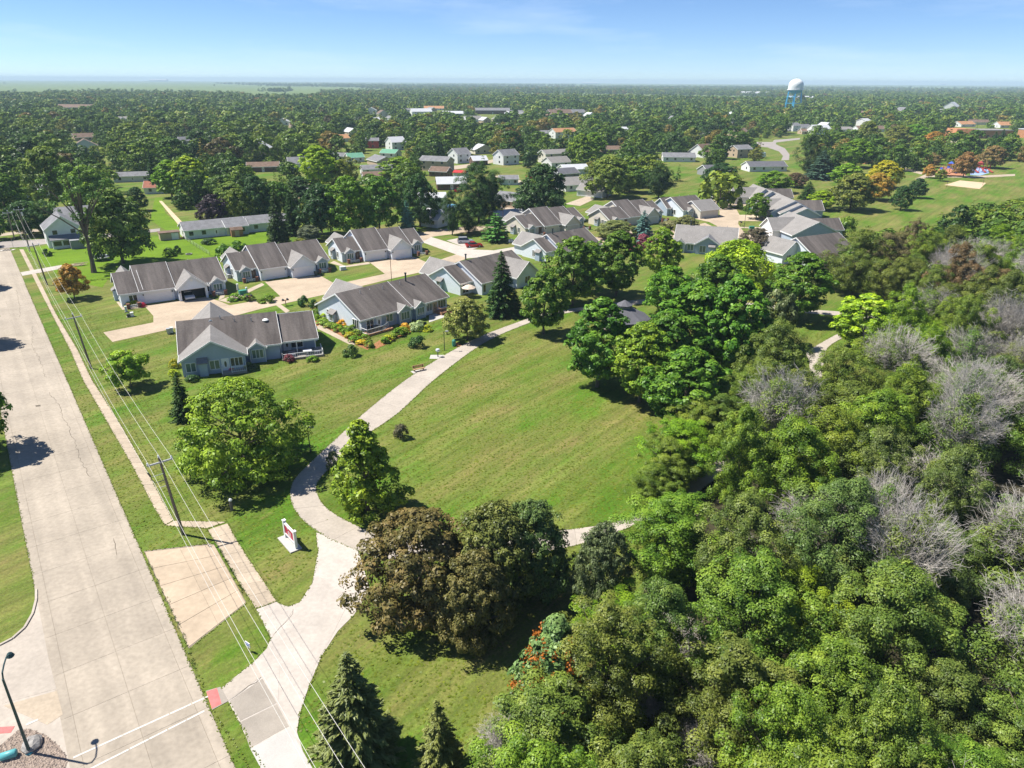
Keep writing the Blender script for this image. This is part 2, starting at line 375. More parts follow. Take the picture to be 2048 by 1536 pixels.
# --- main road: concrete panels between two gutters
RO = Vector((-18.2, 33.3)); RD = Vector((-0.5988, 0.8009)); RN = Vector((0.8009, 0.5988)); RW = 8.8
road = struct(link('main_road', None))
ang_r = math.atan2(RD.y, RD.x)
def rp(s, t): return tuple(RO + RD * s + RN * t)
ob('road_bed', extrude([rp(-14, 0.02), rp(196, 0.02), rp(196, -RW - 0.02), rp(-14, -RW - 0.02)], -0.05, 0.012), 'joint', road)
cuts = [(0.02, 0.78), (0.80, RW / 2 - 0.01), (RW / 2 + 0.01, RW - 0.80), (RW - 0.78, RW - 0.02)]      # local +y is left of travel
SL = 5.0
pm = [mesh('panel', extrude([(0.010, t0), (SL - 0.010, t0), (SL - 0.010, t1), (0.010, t1)], 0.0, 0.03), 'road_concrete') for t0, t1 in cuts]
for k in range(-2, 38):
    for me in pm:
        q = RO + RD * (k * SL + 1.2)
        link('panel', me, road, (q.x, q.y, random.uniform(0, 0.004)), ang_r)

def crack(pts, w=0.05):
    """A jagged open crack in the concrete."""
    q = []
    for a, b in zip(pts[:-1], pts[1:]):
        a, b = Vector(a), Vector(b); n = max(2, int((b - a).length / 0.5)); d = (b - a).normalized(); e = Vector((-d.y, d.x))
        for i in range(n): q.append(a.lerp(b, i / n) + e * random.uniform(-0.16, 0.16))
    q.append(Vector(pts[-1]))
    L, Rr = [], []
    for i, p in enumerate(q):
        d = (q[min(i + 1, len(q) - 1)] - q[max(i - 1, 0)]).normalized(); e = Vector((-d.y, d.x)); ww = w * random.uniform(0.4, 1.2) * (0.35 if i in (0, len(q) - 1) else 1)
        L.append(tuple(p + e * ww)); Rr.append(tuple(p - e * ww))
    V = [(x, y, 0.041) for x, y in L + Rr]; n = len(q)
    ob('crack', (V, [(i, i + 1, n + i + 1, n + i) for i in range(n - 1)]), 'crack', road)
crack([(-67.31, 94.35), (-64.31, 91.24), (-61.85, 88.13), (-59.12, 84.60), (-55.25, 79.65), (-51.17, 73.95), (-48.10, 70.51)], 0.028)
crack([(-39.47, 58.80), (-38.52, 57.33), (-37.68, 56.00)], 0.028)
crack([(-88.25, 124.42), (-82.13, 114.29), (-76.46, 107.27), (-70.83, 99.58)], 0.028)
crack([(-106.79, 148.52), (-100.23, 139.27), (-93.85, 129.43)], 0.028)
crack([(-82.39, 109.93), (-81.36, 111.85), (-79.05, 112.61)], 0.028)
for a, b in (((-29.33, 34.00), (-22.00, 39.47)), ((-27.79, 33.11), (-22.06, 37.92))):
    a, b = Vector(a), Vector(b); d = (b - a).normalized(); e = Vector((-d.y, d.x)) * 0.075; n = 6
    for k in range(n):                                   # worn paint, broken into lengths
        p, q = a.lerp(b, k / n), a.lerp(b, (k + random.uniform(0.93, 0.99)) / n)
        ob('crosswalk_line', extrude([tuple(p - e), tuple(q - e), tuple(q + e), tuple(p + e)], 0.03, 0.042), 'paint_white', road)
ob('drain_grate', extrude([(-66.43, 89.87), (-65.84, 90.04), (-65.47, 89.55), (-66.05, 89.38)], 0.03, 0.043), 'crack', road)

# --- side entry on the left with its kerb, ramp and rock bed
entry = struct(link('side_entry', None))
sheet('slab', [(-42.02, 50.76), (-32.00, 37.51), (-28.59, 33.48), (-27.36, 31.85), (-36.02, 30.94), (-46.69, 43.19), (-41.04, 44.21), (-40.30, 45.56), (-40.61, 47.51), (-41.15, 49.06)], 0.028, 'path_concrete', 0.06, entry)
for i, (a, b, c, d) in enumerate([((-39.70, 42.20), (-37.26, 44.07), (-33.93, 39.86), (-37.04, 38.45)), ((-36.84, 38.27), (-33.78, 39.67), (-32.07, 37.51), (-32.66, 36.64))]):
    sheet('slab', [a, b, c, d], 0.036 + 0.003 * i, 'walk_concrete' if i else 'path_concrete', 0.03, entry)
sheet('tactile_pad', [(-36.53, 36.37), (-34.87, 36.50), (-34.80, 35.96), (-36.32, 35.79)], 0.046, 'tactile_red', 0.03, entry)
sheet('arrow_mark', [(-34.20, 36.68), (-33.64, 37.15), (-33.53, 37.02), (-34.09, 36.55)], 0.046, 'paint_white', 0.01, entry)
kp = [(-42.32, 51.03), (-41.50, 49.70), (-40.71, 47.94), (-40.33, 46.25), (-40.54, 44.99), (-41.08, 44.26), (-42.68, 43.11)]
kerb = struct(link('kerb', None))
for a, b in zip(kp[:-1], kp[1:]):
    a, b = Vector(a), Vector(b); d = (b - a).normalized(); e = Vector((-d.y, d.x)) * 0.09
    ob('kerb_stone', extrude([tuple(a - e + d * 0.01), tuple(b - e - d * 0.01), tuple(b + e - d * 0.01), tuple(a + e + d * 0.01)], -0.05, 0.13), 'path_concrete', kerb)
bed = struct(link('rock_bed', None))
bedpts = [(-34.86, 34.91), (-34.40, 36.21), (-33.75, 36.30), (-32.33, 35.81), (-30.84, 34.93), (-29.50, 33.77), (-29.34, 32.37), (-34.61, 31.63), (-36.28, 34.00)]
sheet('bed', bedpts, 0.035, 'rock_bed', 0.05, bed)
peb_v, peb_f = [], []
rng = random.Random(3)
def inside(p, poly):
    c = False; j = len(poly) - 1
    for i in range(len(poly)):
        if (poly[i][1] > p[1]) != (poly[j][1] > p[1]) and p[0] < (poly[j][0] - poly[i][0]) * (p[1] - poly[i][1]) / (poly[j][1] - poly[i][1]) + poly[i][0]: c = not c
        j = i
    return c
bx = [p[0] for p in bedpts]; by = [p[1] for p in bedpts]; made = 0
while made < 1800:
    p = (rng.uniform(min(bx), max(bx)), rng.uniform(min(by), max(by)))
    if not inside(p, bedpts): continue
    made += 1; r = rng.uniform(0.05, 0.12); h = r * rng.uniform(0.5, 0.9); o = len(peb_v); a0 = rng.uniform(0, 6)
    peb_v += [(p[0] + r * math.cos(a0 + k * 1.2566) * rng.uniform(.7, 1.1), p[1] + r * math.sin(a0 + k * 1.2566) * rng.uniform(.7, 1.1), 0.035) for k in range(5)] + [(p[0], p[1], 0.035 + h)]
    peb_f += [(o + k, o + (k + 1) % 5, o + 5) for k in range(5)]
pb = ob('pebbles', (peb_v, peb_f), 'pebble', bed); pb['kind'] = 'stuff'

# --- walks on the right of the road
sidewalk = strip('sidewalk', [((-131.27, 187.82), (-130.22, 187.85)), ((-110.99, 160.81), (-109.97, 160.83)), ((-88.93, 131.40), (-88.07, 131.42)), ((-74.42, 112.19), (-73.17, 112.21)), ((-64.93, 99.07), (-63.58, 99.09)), ((-52.85, 83.63), (-51.28, 83.65)), ((-44.85, 73.42), (-43.50, 73.43)), ((-38.19, 64.58), (-36.86, 64.59)), ((-35.43, 61.17), (-34.92, 61.98))], 'walk_concrete', 1.55)
strip('sidewalk', [((-35.34, 61.08), (-34.83, 61.89)), ((-33.54, 60.83), (-33.80, 61.90)), ((-31.94, 60.76), (-31.60, 61.83)), ((-30.90, 60.59), (-29.36, 61.76))], 'walk_concrete', 1.6, 0.037, parent=sidewalk)
strip('sidewalk', [((-30.70, 60.33), (-29.15, 61.50)), ((-28.52, 57.42), (-26.92, 58.25)), ((-25.36, 53.11), (-23.40, 53.56)), ((-21.98, 48.76), (-20.49, 49.67))], 'walk_concrete', 1.9, parent=sidewalk)
pad = struct(link('parking_pad', None))
pl = [(-35.49, 56.80), (-29.55, 58.06), (-28.73, 57.34), (-23.04, 49.46), (-25.78, 44.04)]
sheet('pad_bed', pl, 0.012, 'joint', 0.03, pad)
A0, A1, B0, B1 = Vector((-35.32, 56.64)), Vector((-25.87, 44.15)), Vector((-29.15, 57.90)), Vector((-23.13, 49.46))
for i in range(5):
    for j in range(2):
        def uv(a, b): return tuple((A0.lerp(A1, a)).lerp(B0.lerp(B1, a), b))
        e = 0.0018
        ob('slab', extrude([uv(i / 5 + e, j / 2 + e), uv((i + 1) / 5 - e, j / 2 + e), uv((i + 1) / 5 - e, (j + 1) / 2 - e), uv(i / 5 + e, (j + 1) / 2 - e)], 0.0, 0.03 + random.uniform(0, .004)), 'drive_concrete', pad)
wide = struct(link('park_entrance_walk', None))
sheet('walk_bed', [(-21.90, 48.64), (-20.47, 49.61), (-19.33, 48.98), (-18.41, 49.56), (-18.02, 52.25), (-18.64, 56.71), (-19.70, 60.09), (-14.79, 56.98), (-12.61, 51.26), (-13.40, 47.96), (-14.30, 46.10), (-14.95, 43.36), (-15.18, 40.03), (-15.17, 38.10), (-14.92, 36.17), (-14.07, 34.60), (-11.88, 31.76), (-15.25, 31.74), (-20.68, 38.79), (-21.68, 39.99), (-20.10, 42.64), (-19.54, 44.09), (-19.59, 45.25)], 0.026, 'pale_concrete', 0.03, wide)
for pts, mm in (([(-21.84, 48.58), (-20.50, 49.54), (-19.75, 49.10), (-18.96, 49.04), (-18.68, 48.66), (-18.98, 47.06), (-19.53, 45.60), (-19.92, 46.05)], 'pale_concrete'),
                ([(-18.72, 49.11), (-18.23, 49.89), (-18.01, 51.35), (-17.70, 52.96), (-14.12, 49.92), (-14.72, 45.06), (-15.25, 42.36), (-17.65, 45.32), (-18.77, 47.07), (-18.57, 48.60)], 'pale_concrete'),
                ([(-17.64, 53.10), (-18.58, 56.63), (-19.63, 60.00), (-14.82, 56.90), (-12.73, 51.40), (-13.46, 48.02), (-14.04, 49.98)], 'pale_concrete'),
                ([(-19.54, 45.48), (-18.82, 46.95), (-17.70, 45.21), (-15.26, 42.26), (-15.15, 40.08), (-17.82, 41.84), (-19.50, 43.81)], 'pale_concrete'),
                ([(-19.54, 43.71), (-17.83, 41.73), (-17.02, 38.72), (-18.93, 41.08), (-19.99, 42.54)], 'pale_concrete'),
                ([(-15.16, 39.99), (-15.17, 38.10), (-14.93, 36.21), (-15.52, 36.67), (-16.91, 38.58), (-17.74, 41.68)], 'pale_concrete'),
                ([(-21.65, 39.99), (-20.07, 42.54), (-19.02, 41.13), (-20.69, 38.92)], 'path_concrete'),
                ([(-20.60, 38.79), (-18.88, 40.93), (-17.12, 38.67), (-19.19, 37.07)], 'grey_concrete'),
                ([(-19.12, 36.98), (-17.04, 38.54), (-15.61, 36.62), (-17.76, 34.85)], 'grey_concrete'),
                ([(-17.70, 34.77), (-15.54, 36.50), (-14.06, 34.56), (-11.88, 31.76), (-15.25, 31.74)], 'new_concrete')):
    sheet('slab', pts, 0.034 + random.uniform(0, .004), mm, 0.03, wide)
sheet('ramp', [(-22.71, 39.75), (-21.77, 40.13), (-20.66, 38.83), (-21.55, 38.01)], 0.036, 'grey_concrete', 0.03, wide)
sheet('tactile_pad', [(-22.63, 39.65), (-21.98, 39.99), (-21.10, 38.56), (-21.62, 38.10)], 0.046, 'tactile_red', 0.03, wide)
weedpts = [((-34.72, 55.79), (-25.73, 43.93), 26), ((-28.19, 56.94), (-23.49, 50.37), 42), ((-26.18, 44.42), (-24.30, 41.79), 10)]
for pts_, w_ in (([(-18.68, 48.66), (-18.88, 47.01), (-19.50, 45.37)], 0.02), ([(-18.95, 41.03), (-19.56, 40.15), (-20.66, 38.83)], 0.028), ([(-34.75, 55.86), (-30.44, 50.12), (-25.82, 44.04)], 0.022)): crack(pts_, w_)

path = strip('curved_path', smooth_pairs([((11.53, 136.78), (11.97, 134.78)), ((6.41, 134.03), (7.28, 131.47)), ((2.22, 129.51), (3.24, 127.71)), ((-6.82, 118.27), (-4.58, 117.00)), ((-14.79, 102.98), (-11.52, 100.78)), ((-19.55, 90.12), (-15.65, 87.90)), ((-22.32, 80.29), (-19.62, 79.51)), ((-24.11, 73.63), (-21.16, 73.66)), ((-24.80, 69.42), (-22.01, 69.34)), ((-23.76, 65.60), (-20.76, 65.93)), ((-21.82, 62.47), (-18.99, 63.71)), ((-18.94, 59.66), (-16.63, 61.79)), ((-14.85, 57.06), (-13.43, 59.71)), ((-10.54, 55.45), (-10.03, 58.73)), ((-3.45, 55.98), (-3.60, 59.04)), ((4.77, 57.47), (4.79, 60.48)), ((12.61, 61.52), (12.30, 62.88)), ((20.67, 67.96), (19.97, 69.76)), ((33.63, 82.75), (32.45, 85.23)), ((46.06, 98.62), (45.12, 101.55)), ((49.75, 105.78), (48.60, 108.63)), ((52.17, 110.98), (49.52, 112.36)), ((54.92, 115.88), (54.52, 117.92)), ((61.27, 122.31), (61.33, 124.56))]), 'path_concrete', 3.4)
path2 = strip('park_path', smooth_pairs([((11.97, 134.78), (11.53, 136.78)), ((22.35, 139.03), (22.23, 141.86)), ((29.36, 141.27), (29.69, 144.19)), ((38.58, 141.08), (39.29, 144.00)), ((48.98, 138.47), (49.96, 141.29)), ((58.73, 134.61), (59.96, 137.29)), ((63.35, 133.39), (64.75, 136.03)), ((70.67, 130.67), (72.68, 133.87))]), 'path_concrete', 3.2)

# --- private drive of the estate with its driveways
drive = struct(link('estate_drive', None))
def dslab(pts, z=0.03, m='drive_concrete', name='slab'): return sheet(name, pts, z, m, 0.03, drive)
dL = [(-69.25, 116.00), (-61.52, 123.71), (-55.39, 128.54), (-50.05, 135.69), (-41.66, 144.36), (-35.45, 150.70), (-27.10, 160.27), (-17.65, 169.98), (-11.57, 180.14), (-5.25, 183.11), (3.82, 188.62), (10.12, 191.83)]
dU = [(-73.45, 120.98), (-67.19, 126.83), (-60.15, 135.84), (-57.04, 137.95), (-48.77, 144.60), (-39.56, 154.34), (-30.00, 163.89), (-20.82, 174.53), (-14.85, 184.62), (-5.15, 189.62), (4.53, 197.45), (10.48, 199.59)]
for i in range(len(dL) - 1):
    dslab([dL[i], dL[i + 1], dU[i + 1], dU[i]], 0.03 + 0.002 * (i % 2), 'drive_concrete' if i < 8 else 'pale_concrete')
dslab([(-67.19, 126.83), (-69.04, 130.79), (-73.87, 137.30), (-64.27, 143.93), (-60.45, 141.07), (-57.04, 137.95), (-60.15, 135.84)], 0.037)
dslab([(-48.77, 144.60), (-55.74, 156.16), (-45.21, 162.64), (-39.34, 154.35)], 0.037)
dslab([(-30.00, 163.89), (-36.22, 176.31), (-25.45, 181.51), (-20.82, 174.53)], 0.037)
dslab([(10.12, 191.83), (10.48, 199.59), (19.42, 205.30), (31.81, 211.41), (46.43, 217.90), (62.02, 231.58), (65.33, 209.34), (65.55, 205.07), (54.28, 206.19), (30.25, 200.08)], 0.033)
dslab([(-14.85, 184.62), (-11.57, 180.14), (-5.15, 189.62), (-11.25, 190.70), (-23.80, 207.04), (-25.72, 200.03)], 0.039, 'pale_concrete')
dslab([(-18.87, 202.24), (-14.74, 206.56), (-8.06, 195.19), (-11.22, 190.08)], 0.044, 'pale_concrete', 'parking_bay')
dslab([(-25.64, 199.35), (-23.65, 207.04), (-9.67, 217.17), (-2.42, 221.35), (-2.47, 226.32), (-18.54, 221.72), (-26.89, 213.62), (-33.21, 209.70)], 0.041)
dslab([(63.65, 208.58), (64.46, 227.35), (63.67, 234.28), (70.72, 246.68), (72.90, 254.86), (74.23, 264.65), (75.05, 278.80), (78.68, 280.17), (81.72, 271.78), (80.46, 261.52), (77.63, 246.89), (72.25, 230.13), (69.64, 213.90), (68.46, 205.15)], 0.046)
dslab([(63.18, 244.50), (70.63, 245.70), (63.77, 233.39), (60.47, 238.74)], 0.05)
dslab([(77.45, 246.88), (85.41, 247.12), (83.76, 234.86), (73.96, 235.48)], 0.05)
dslab([(76.95, 213.34), (81.14, 214.20), (76.52, 202.59), (71.03, 199.75), (68.03, 203.75), (69.48, 212.40)], 0.05)
dslab([(82.05, 272.98), (88.46, 276.80), (87.13, 266.19), (80.78, 262.63)], 0.05)
dslab([(71.39, 225.03), (84.59, 224.56), (83.87, 222.50), (70.79, 222.95)], 0.048, 'walk_concrete', 'walkway')
dslab([(31.58, 217.50), (36.25, 219.20), (35.52, 208.57), (31.01, 205.60)], 0.05)
for i, pts in enumerate([[(-80.87, 139.98), (-80.34, 140.34), (-74.07, 137.30), (-73.82, 135.94), (-76.90, 134.54)], [(-60.59, 141.43), (-58.67, 145.55), (-56.13, 155.29), (-55.03, 153.62), (-57.09, 144.07), (-57.68, 139.69)], [(-60.59, 141.43), (-63.80, 153.02), (-63.36, 153.03), (-60.18, 143.64)], [(-45.46, 174.51), (-44.96, 176.65), (-41.07, 171.49), (-36.12, 175.78), (-35.35, 173.68), (-40.74, 169.98)], [(-36.32, 124.40), (-35.77, 125.87), (-26.99, 115.64), (-27.38, 114.62)], [(-15.69, 127.69), (-12.89, 131.13), (-14.25, 134.32), (-16.17, 132.02)], [(-49.08, 140.20), (-48.69, 141.28), (-43.84, 134.46), (-44.24, 133.14)]]):
    dslab(pts, 0.027 + 0.002 * i, 'new_concrete' if i == 5 else 'walk_concrete', 'walkway')

# --- streets and open ground farther off
far = struct(link('cross_street', None))
sheet('slab', [(-143.80, 186.92), (-132.15, 190.89), (-127.47, 195.49), (-116.93, 203.22), (-105.41, 213.05), (-107.52, 217.67), (-119.94, 208.90), (-132.16, 201.43), (-142.50, 197.77), (-148.55, 193.67)], 0.045, 'street_asphalt', 0.03, far)
sheet('slab', [(-155.68, 207.96), (-150.41, 208.84), (-141.87, 217.53), (-139.54, 213.66), (-147.57, 204.55), (-151.78, 202.32)], 0.03, 'walk_concrete', 0.03, far)
for c in ((-134.80, 186.53), (-134.18, 186.79), (-133.55, 187.04), (-132.92, 187.30)): ob('crosswalk_line', extrude([(c[0] - .5, c[1] - .9), (c[0] + .6, c[1] - .5), (c[0] + .5, c[1] + .9), (c[0] - .6, c[1] + .5)], 0.04, 0.052), 'paint_white', far)
dw = struct(link('house_driveway', None))
sheet('slab', [(-115.49, 163.51), (-110.13, 171.00), (-107.74, 167.54), (-112.99, 160.31)], 0.043, 'pale_concrete', 0.03, dw)
struct(sheet('back_lawn', [(-129.45, 187.26), (-126.68, 194.86), (-115.92, 201.85), (-99.43, 207.97), (-94.83, 202.39), (-70.07, 214.76), (-65.12, 198.37), (-72.20, 174.44), (-75.32, 177.05), (-91.74, 157.17), (-89.52, 150.87), (-101.25, 156.98)], 0.012, 'lawn_lush', 0.02))
struct(sheet('back_lawn', [(-118.72, 245.88), (-94.37, 208.10), (-97.17, 205.14), (-117.19, 231.75), (-137.52, 279.06), (-134.68, 279.16)], 0.014, 'lawn_lush', 0.02))
for i, (nm, pts) in enumerate((('curving_street', [(161.02, 531.03), (179.41, 567.95), (196.84, 569.10), (204.81, 589.37), (233.82, 612.54), (227.73, 596.09), (197.92, 564.43), (191.61, 545.83), (186.42, 512.36), (173.91, 468.68), (161.38, 434.37), (155.62, 431.25), (166.31, 458.60), (174.37, 489.26), (176.82, 519.69), (171.40, 535.90), (156.74, 510.59)]),
                   ('town_street', [(-9.83, 351.33), (-3.89, 353.53), (10.60, 317.11), (7.15, 307.72)]), ('town_street', [(-38.22, 386.09), (-23.54, 403.74), (-10.56, 431.27), (-7.46, 420.26), (-21.40, 389.21), (-34.24, 370.64)]),
                   ('town_street', [(-4.70, 263.23), (0.77, 275.08), (2.61, 268.02), (0.74, 254.71), (-4.59, 256.67)]), ('town_street', [(19.29, 268.57), (29.56, 288.77), (31.73, 281.08), (24.47, 264.17)]),
                   ('school_lot', [(324.95, 568.00), (366.87, 639.04), (385.99, 646.36), (358.91, 579.76), (338.04, 541.97)]), ('town_street', [(351.52, 789.30), (419.23, 769.37), (401.34, 735.75), (332.53, 745.65)]),
                   ('park_track', [(253.19, 563.35), (304.32, 539.89), (303.80, 507.75), (297.17, 496.27), (296.55, 526.93), (247.10, 549.34)]), ('park_track', [(210.38, 402.49), (208.06, 374.97), (203.03, 366.39), (204.95, 392.69)]), ('park_track', [(190.41, 348.32), (204.81, 366.47), (226.62, 361.36), (252.23, 370.58), (246.80, 362.21), (221.86, 353.38), (201.87, 356.39), (192.32, 346.54)]),
                   ('town_street', [(-248.22, 348.91), (-233.39, 355.55), (-226.20, 344.06), (-239.50, 336.04)]), ('gravel_lane', [(-132.11, 270.61), (-131.01, 270.65), (-101.39, 221.89), (-101.54, 218.63)]))):
    struct(sheet(nm, pts, 0.03 + 0.004 * (i % 3), 'sand' if nm == 'gravel_lane' else 'street_asphalt' if nm == 'curving_street' else 'walk_concrete', 0.03))
struct(sheet('sand_court', [(192.72, 327.38), (208.99, 343.57), (215.93, 335.03), (200.86, 314.95)], 0.03, 'sand', 0.03))
struct(sheet('play_surface', [(206.74, 364.52), (234.12, 403.61), (239.61, 394.28), (223.29, 363.21), (211.78, 356.80)], 0.03, 'play_orange', 0.03))
struct(sheet('play_surface', [(226.54, 365.37), (249.46, 401.89), (251.85, 392.51), (241.45, 374.31), (230.37, 363.51)], 0.03, 'play_mat_blue', 0.03))
for i, (nm, pts) in enumerate((('field', [(-1395.01, 1895.88), (-1353.80, 2368.70), (-1596.39, 3376.79), (-1696.92, 5155.81), (-3393.32, 8623.41), (-6657.82, 8370.51)]), ('field', [(-724.51, 2380.60), (-500.01, 2876.93), (-617.07, 3843.37), (-1014.31, 3654.11)]), ('field', [(-106.45, 6051.14), (2053.56, 6696.38), (4614.54, 6335.92), (10029.82, 13792.69), (3914.81, 12782.62)]), ('field', [(-2037.85, 7720.99), (-419.56, 8391.94), (-597.57, 11957.98), (-2671.11, 10649.52)]))):
    struct(sheet(nm, pts, 0.5 + 0.05 * i, 'field', 0.1))
struct(sheet('farmland', [(-9000, 1420), (9000, 1420), (9000, 13900), (-9000, 13900)], 0.25, 'field', 0.1))

# ------------------------------------------------------------------ building kit (local x right, y back, z up)
def gable_wall(x0, x1, y0, y1, eave, ridge, axis):
    if axis == 'x':
        ym = (y0 + y1) / 2
        v = [(x0, y0, 0), (x1, y0, 0), (x1, y1, 0), (x0, y1, 0), (x0, y0, eave), (x1, y0, eave), (x1, y1, eave), (x0, y1, eave), (x0, ym, ridge), (x1, ym, ridge)]
        f = [(0, 1, 5, 4), (2, 3, 7, 6), (1, 2, 6, 9, 5), (3, 0, 4, 8, 7), (0, 3, 2, 1), (4, 5, 9, 8), (6, 7, 8, 9)]
    else:
        xm = (x0 + x1) / 2
        v = [(x0, y0, 0), (x1, y0, 0), (x1, y1, 0), (x0, y1, 0), (x0, y0, eave), (x1, y0, eave), (x1, y1, eave), (x0, y1, eave), (xm, y0, ridge), (xm, y1, ridge)]
        f = [(0, 1, 5, 8, 4), (1, 2, 6, 5), (2, 3, 7, 9, 6), (3, 0, 4, 7), (0, 3, 2, 1), (5, 6, 9, 8), (7, 4, 8, 9)]
    return v, f
def gable_roof(x0, x1, y0, y1, eave, ridge, axis, oh=0.4, og=0.35, th=0.14):
    """Two sloping slabs with real thickness, and the boards that edge them."""
    slabs, trim = [], []
    if axis == 'x': a0, a1, m, h = x0 - og, x1 + og, (y0 + y1) / 2, (y1 - y0) / 2
    else: a0, a1, m, h = y0 - og, y1 + og, (x0 + x1) / 2, (x1 - x0) / 2
    k = (ridge - eave) / h; ez = eave - k * oh
    def pt(a, c, z): return (a, c, z) if axis == 'x' else (c, a, z)
    flip = axis == 'y'
    for s in (-1, 1):
        e, r = m + s * (h + oh), m - s * 0.0
        v = [pt(a0, e, ez + th), pt(a1, e, ez + th), pt(a1, r, ridge + th), pt(a0, r, ridge + th), pt(a0, e, ez), pt(a1, e, ez), pt(a1, r, ridge), pt(a0, r, ridge)]
        f = [(0, 1, 2, 3), (7, 6, 5, 4), (0, 4, 5, 1), (1, 5, 6, 2), (3, 2, 6, 7), (0, 3, 7, 4)]
        slabs.append((v, f if (s < 0) != flip else [q[::-1] for q in f]))
        e2 = m + s * (h + oh + 0.05); e1 = m + s * (h + oh - 0.005)
        trim.append(box(*( (a0, a1, min(e1, e2), max(e1, e2)) if axis == 'x' else (min(e1, e2), max(e1, e2), a0, a1)), ez - 0.12, ez + th + 0.02))
        for a, w in ((a0, -0.06), (a1, 0.06)):
            b0, b1 = sorted((a - w * 0.08, a + w))
            vv = [pt(b0, e, ez - 0.12), pt(b1, e, ez - 0.12), pt(b1, m, ridge - 0.12), pt(b0, m, ridge - 0.12), pt(b0, e, ez + th + 0.025), pt(b1, e, ez + th + 0.025), pt(b1, m, ridge + th + 0.025), pt(b0, m, ridge + th + 0.025)]
            trim.append((vv, [(0, 3, 2, 1), (4, 5, 6, 7), (0, 1, 5, 4), (1, 2, 6, 5), (2, 3, 7, 6), (3, 0, 4, 7)]))
    return join(*slabs), join(*trim)
def block(h, x0, x1, y0, y1, eave, ridge, axis, wall='siding', roof='roof_stained', oh=0.4, og=0.35, roof_y=None, roof_x=None, walls=True, fascia=True):
    if walls: ob('wall', gable_wall(x0, x1, y0, y1, eave, ridge - 0.02, axis), wall, h)
    rx0, rx1 = roof_x or (x0, x1); ry0, ry1 = roof_y or (y0, y1)
    rf, tr = gable_roof(rx0, rx1, ry0, ry1, eave, ridge, axis, oh, og)
    r = ob('roof', rf, roof, h)
    if fascia: ob('fascia', tr, 'trim_white', r)
    return r
def face(vf, c, n):
    """Turn a piece modelled facing -y (centre of its back at the origin) to a wall face."""
    a = {'-y': 0, '+x': math.pi / 2, '+y': math.pi, '-x': -math.pi / 2}[n]
    return shift(vf, c[0], c[1], c[2], a)
def window(h, x, y, z, w, ht, n='-y', panes=2, glass='glass', frame='trim_white'):
    t = 0.09
    fr = [box(-w / 2 - t, w / 2 + t, -0.07, 0.02, ht / 2, ht / 2 + t), box(-w / 2 - t, w / 2 + t, -0.10, 0.02, -ht / 2 - t, -ht / 2), box(-w / 2 - t, -w / 2, -0.07, 0.02, -ht / 2, ht / 2), box(w / 2, w / 2 + t, -0.07, 0.02, -ht / 2, ht / 2)]
    for k in range(1, panes): fr.append(box(-w / 2 + w * k / panes - 0.05, -w / 2 + w * k / panes + 0.05, -0.06, 0.02, -ht / 2, ht / 2))
    o = ob('window', face(join(*fr), (x, y, z), n), frame, h)
    for k in range(panes):
        a = -w / 2 + w * k / panes + (0.05 if k else 0); b = -w / 2 + w * (k + 1) / panes - (0.05 if k < panes - 1 else 0)
        ob('pane', face(box(a, b, -0.025, 0.015, -ht / 2, ht / 2), (x, y, z), n), glass, o)
    return o
def garage_door(h, x, y, w=4.9, ht=2.15, n='-y', m='door_white'):
    fr = join(box(-w / 2 - 0.14, -w / 2, -0.06, 0.02, 0, ht + 0.14), box(w / 2, w / 2 + 0.14, -0.06, 0.02, 0, ht + 0.14), box(-w / 2, w / 2, -0.06, 0.02, ht, ht + 0.14))
    o = ob('garage_door', face(fr, (x, y, 0.03), n), 'trim_white', h)
    for k in range(4):
        ob('panel', face(box(-w / 2, w / 2, -0.03, 0.015, ht * k / 4 + 0.008, ht * (k + 1) / 4 - 0.008), (x, y, 0.03), n), m, o)
    return o
def door(h, x, y, n='-y', m='door_white', w=0.95):
    o = ob('door', face(join(box(-w / 2 - 0.1, -w / 2, -0.06, 0.02, 0, 2.2), box(w / 2, w / 2 + 0.1, -0.06, 0.02, 0, 2.2), box(-w / 2, w / 2, -0.06, 0.02, 2.1, 2.2), box(-w / 2, w / 2, -0.035, 0.015, 0, 2.1)), (x, y, 0.1), n), m, h)
    prof = [(0.17 * math.cos(k * math.pi / 6), 0.5 * math.sin(k * math.pi / 6)) for k in range(12)]
    v = [(a, -0.045, 1.25 + b) for a, b in prof] + [(a, -0.03, 1.25 + b) for a, b in prof]
    ob('pane', face((v, [tuple(range(12)), tuple(range(23, 11, -1))] + [(i, (i + 1) % 12, 12 + (i + 1) % 12, 12 + i) for i in range(12)]), (x, y, 0.1), n), 'glass', o)
def railing(h, pts, z=0.35, ht=0.9, m='trim_white'):
    pr = []
    for a, b in zip(pts[:-1], pts[1:]):
        a, b = Vector((*a, z)), Vector((*b, z)); L = (b - a).length
        for zz in (0.1, ht): pr.append(tube([a + Vector((0, 0, zz)), b + Vector((0, 0, zz))], 0.045, 4))
        n = max(2, int(L / 0.28))
        for k in range(1, n): p = a.lerp(b, k / n); pr.append(tube([p + Vector((0, 0, 0.1)), p + Vector((0, 0, ht))], 0.022, 4))
        for p in (a, b): pr.append(tube([p - Vector((0, 0, z)), p + Vector((0, 0, ht + 0.12))], 0.06, 4))
    ob('railing', join(*pr), m, h)
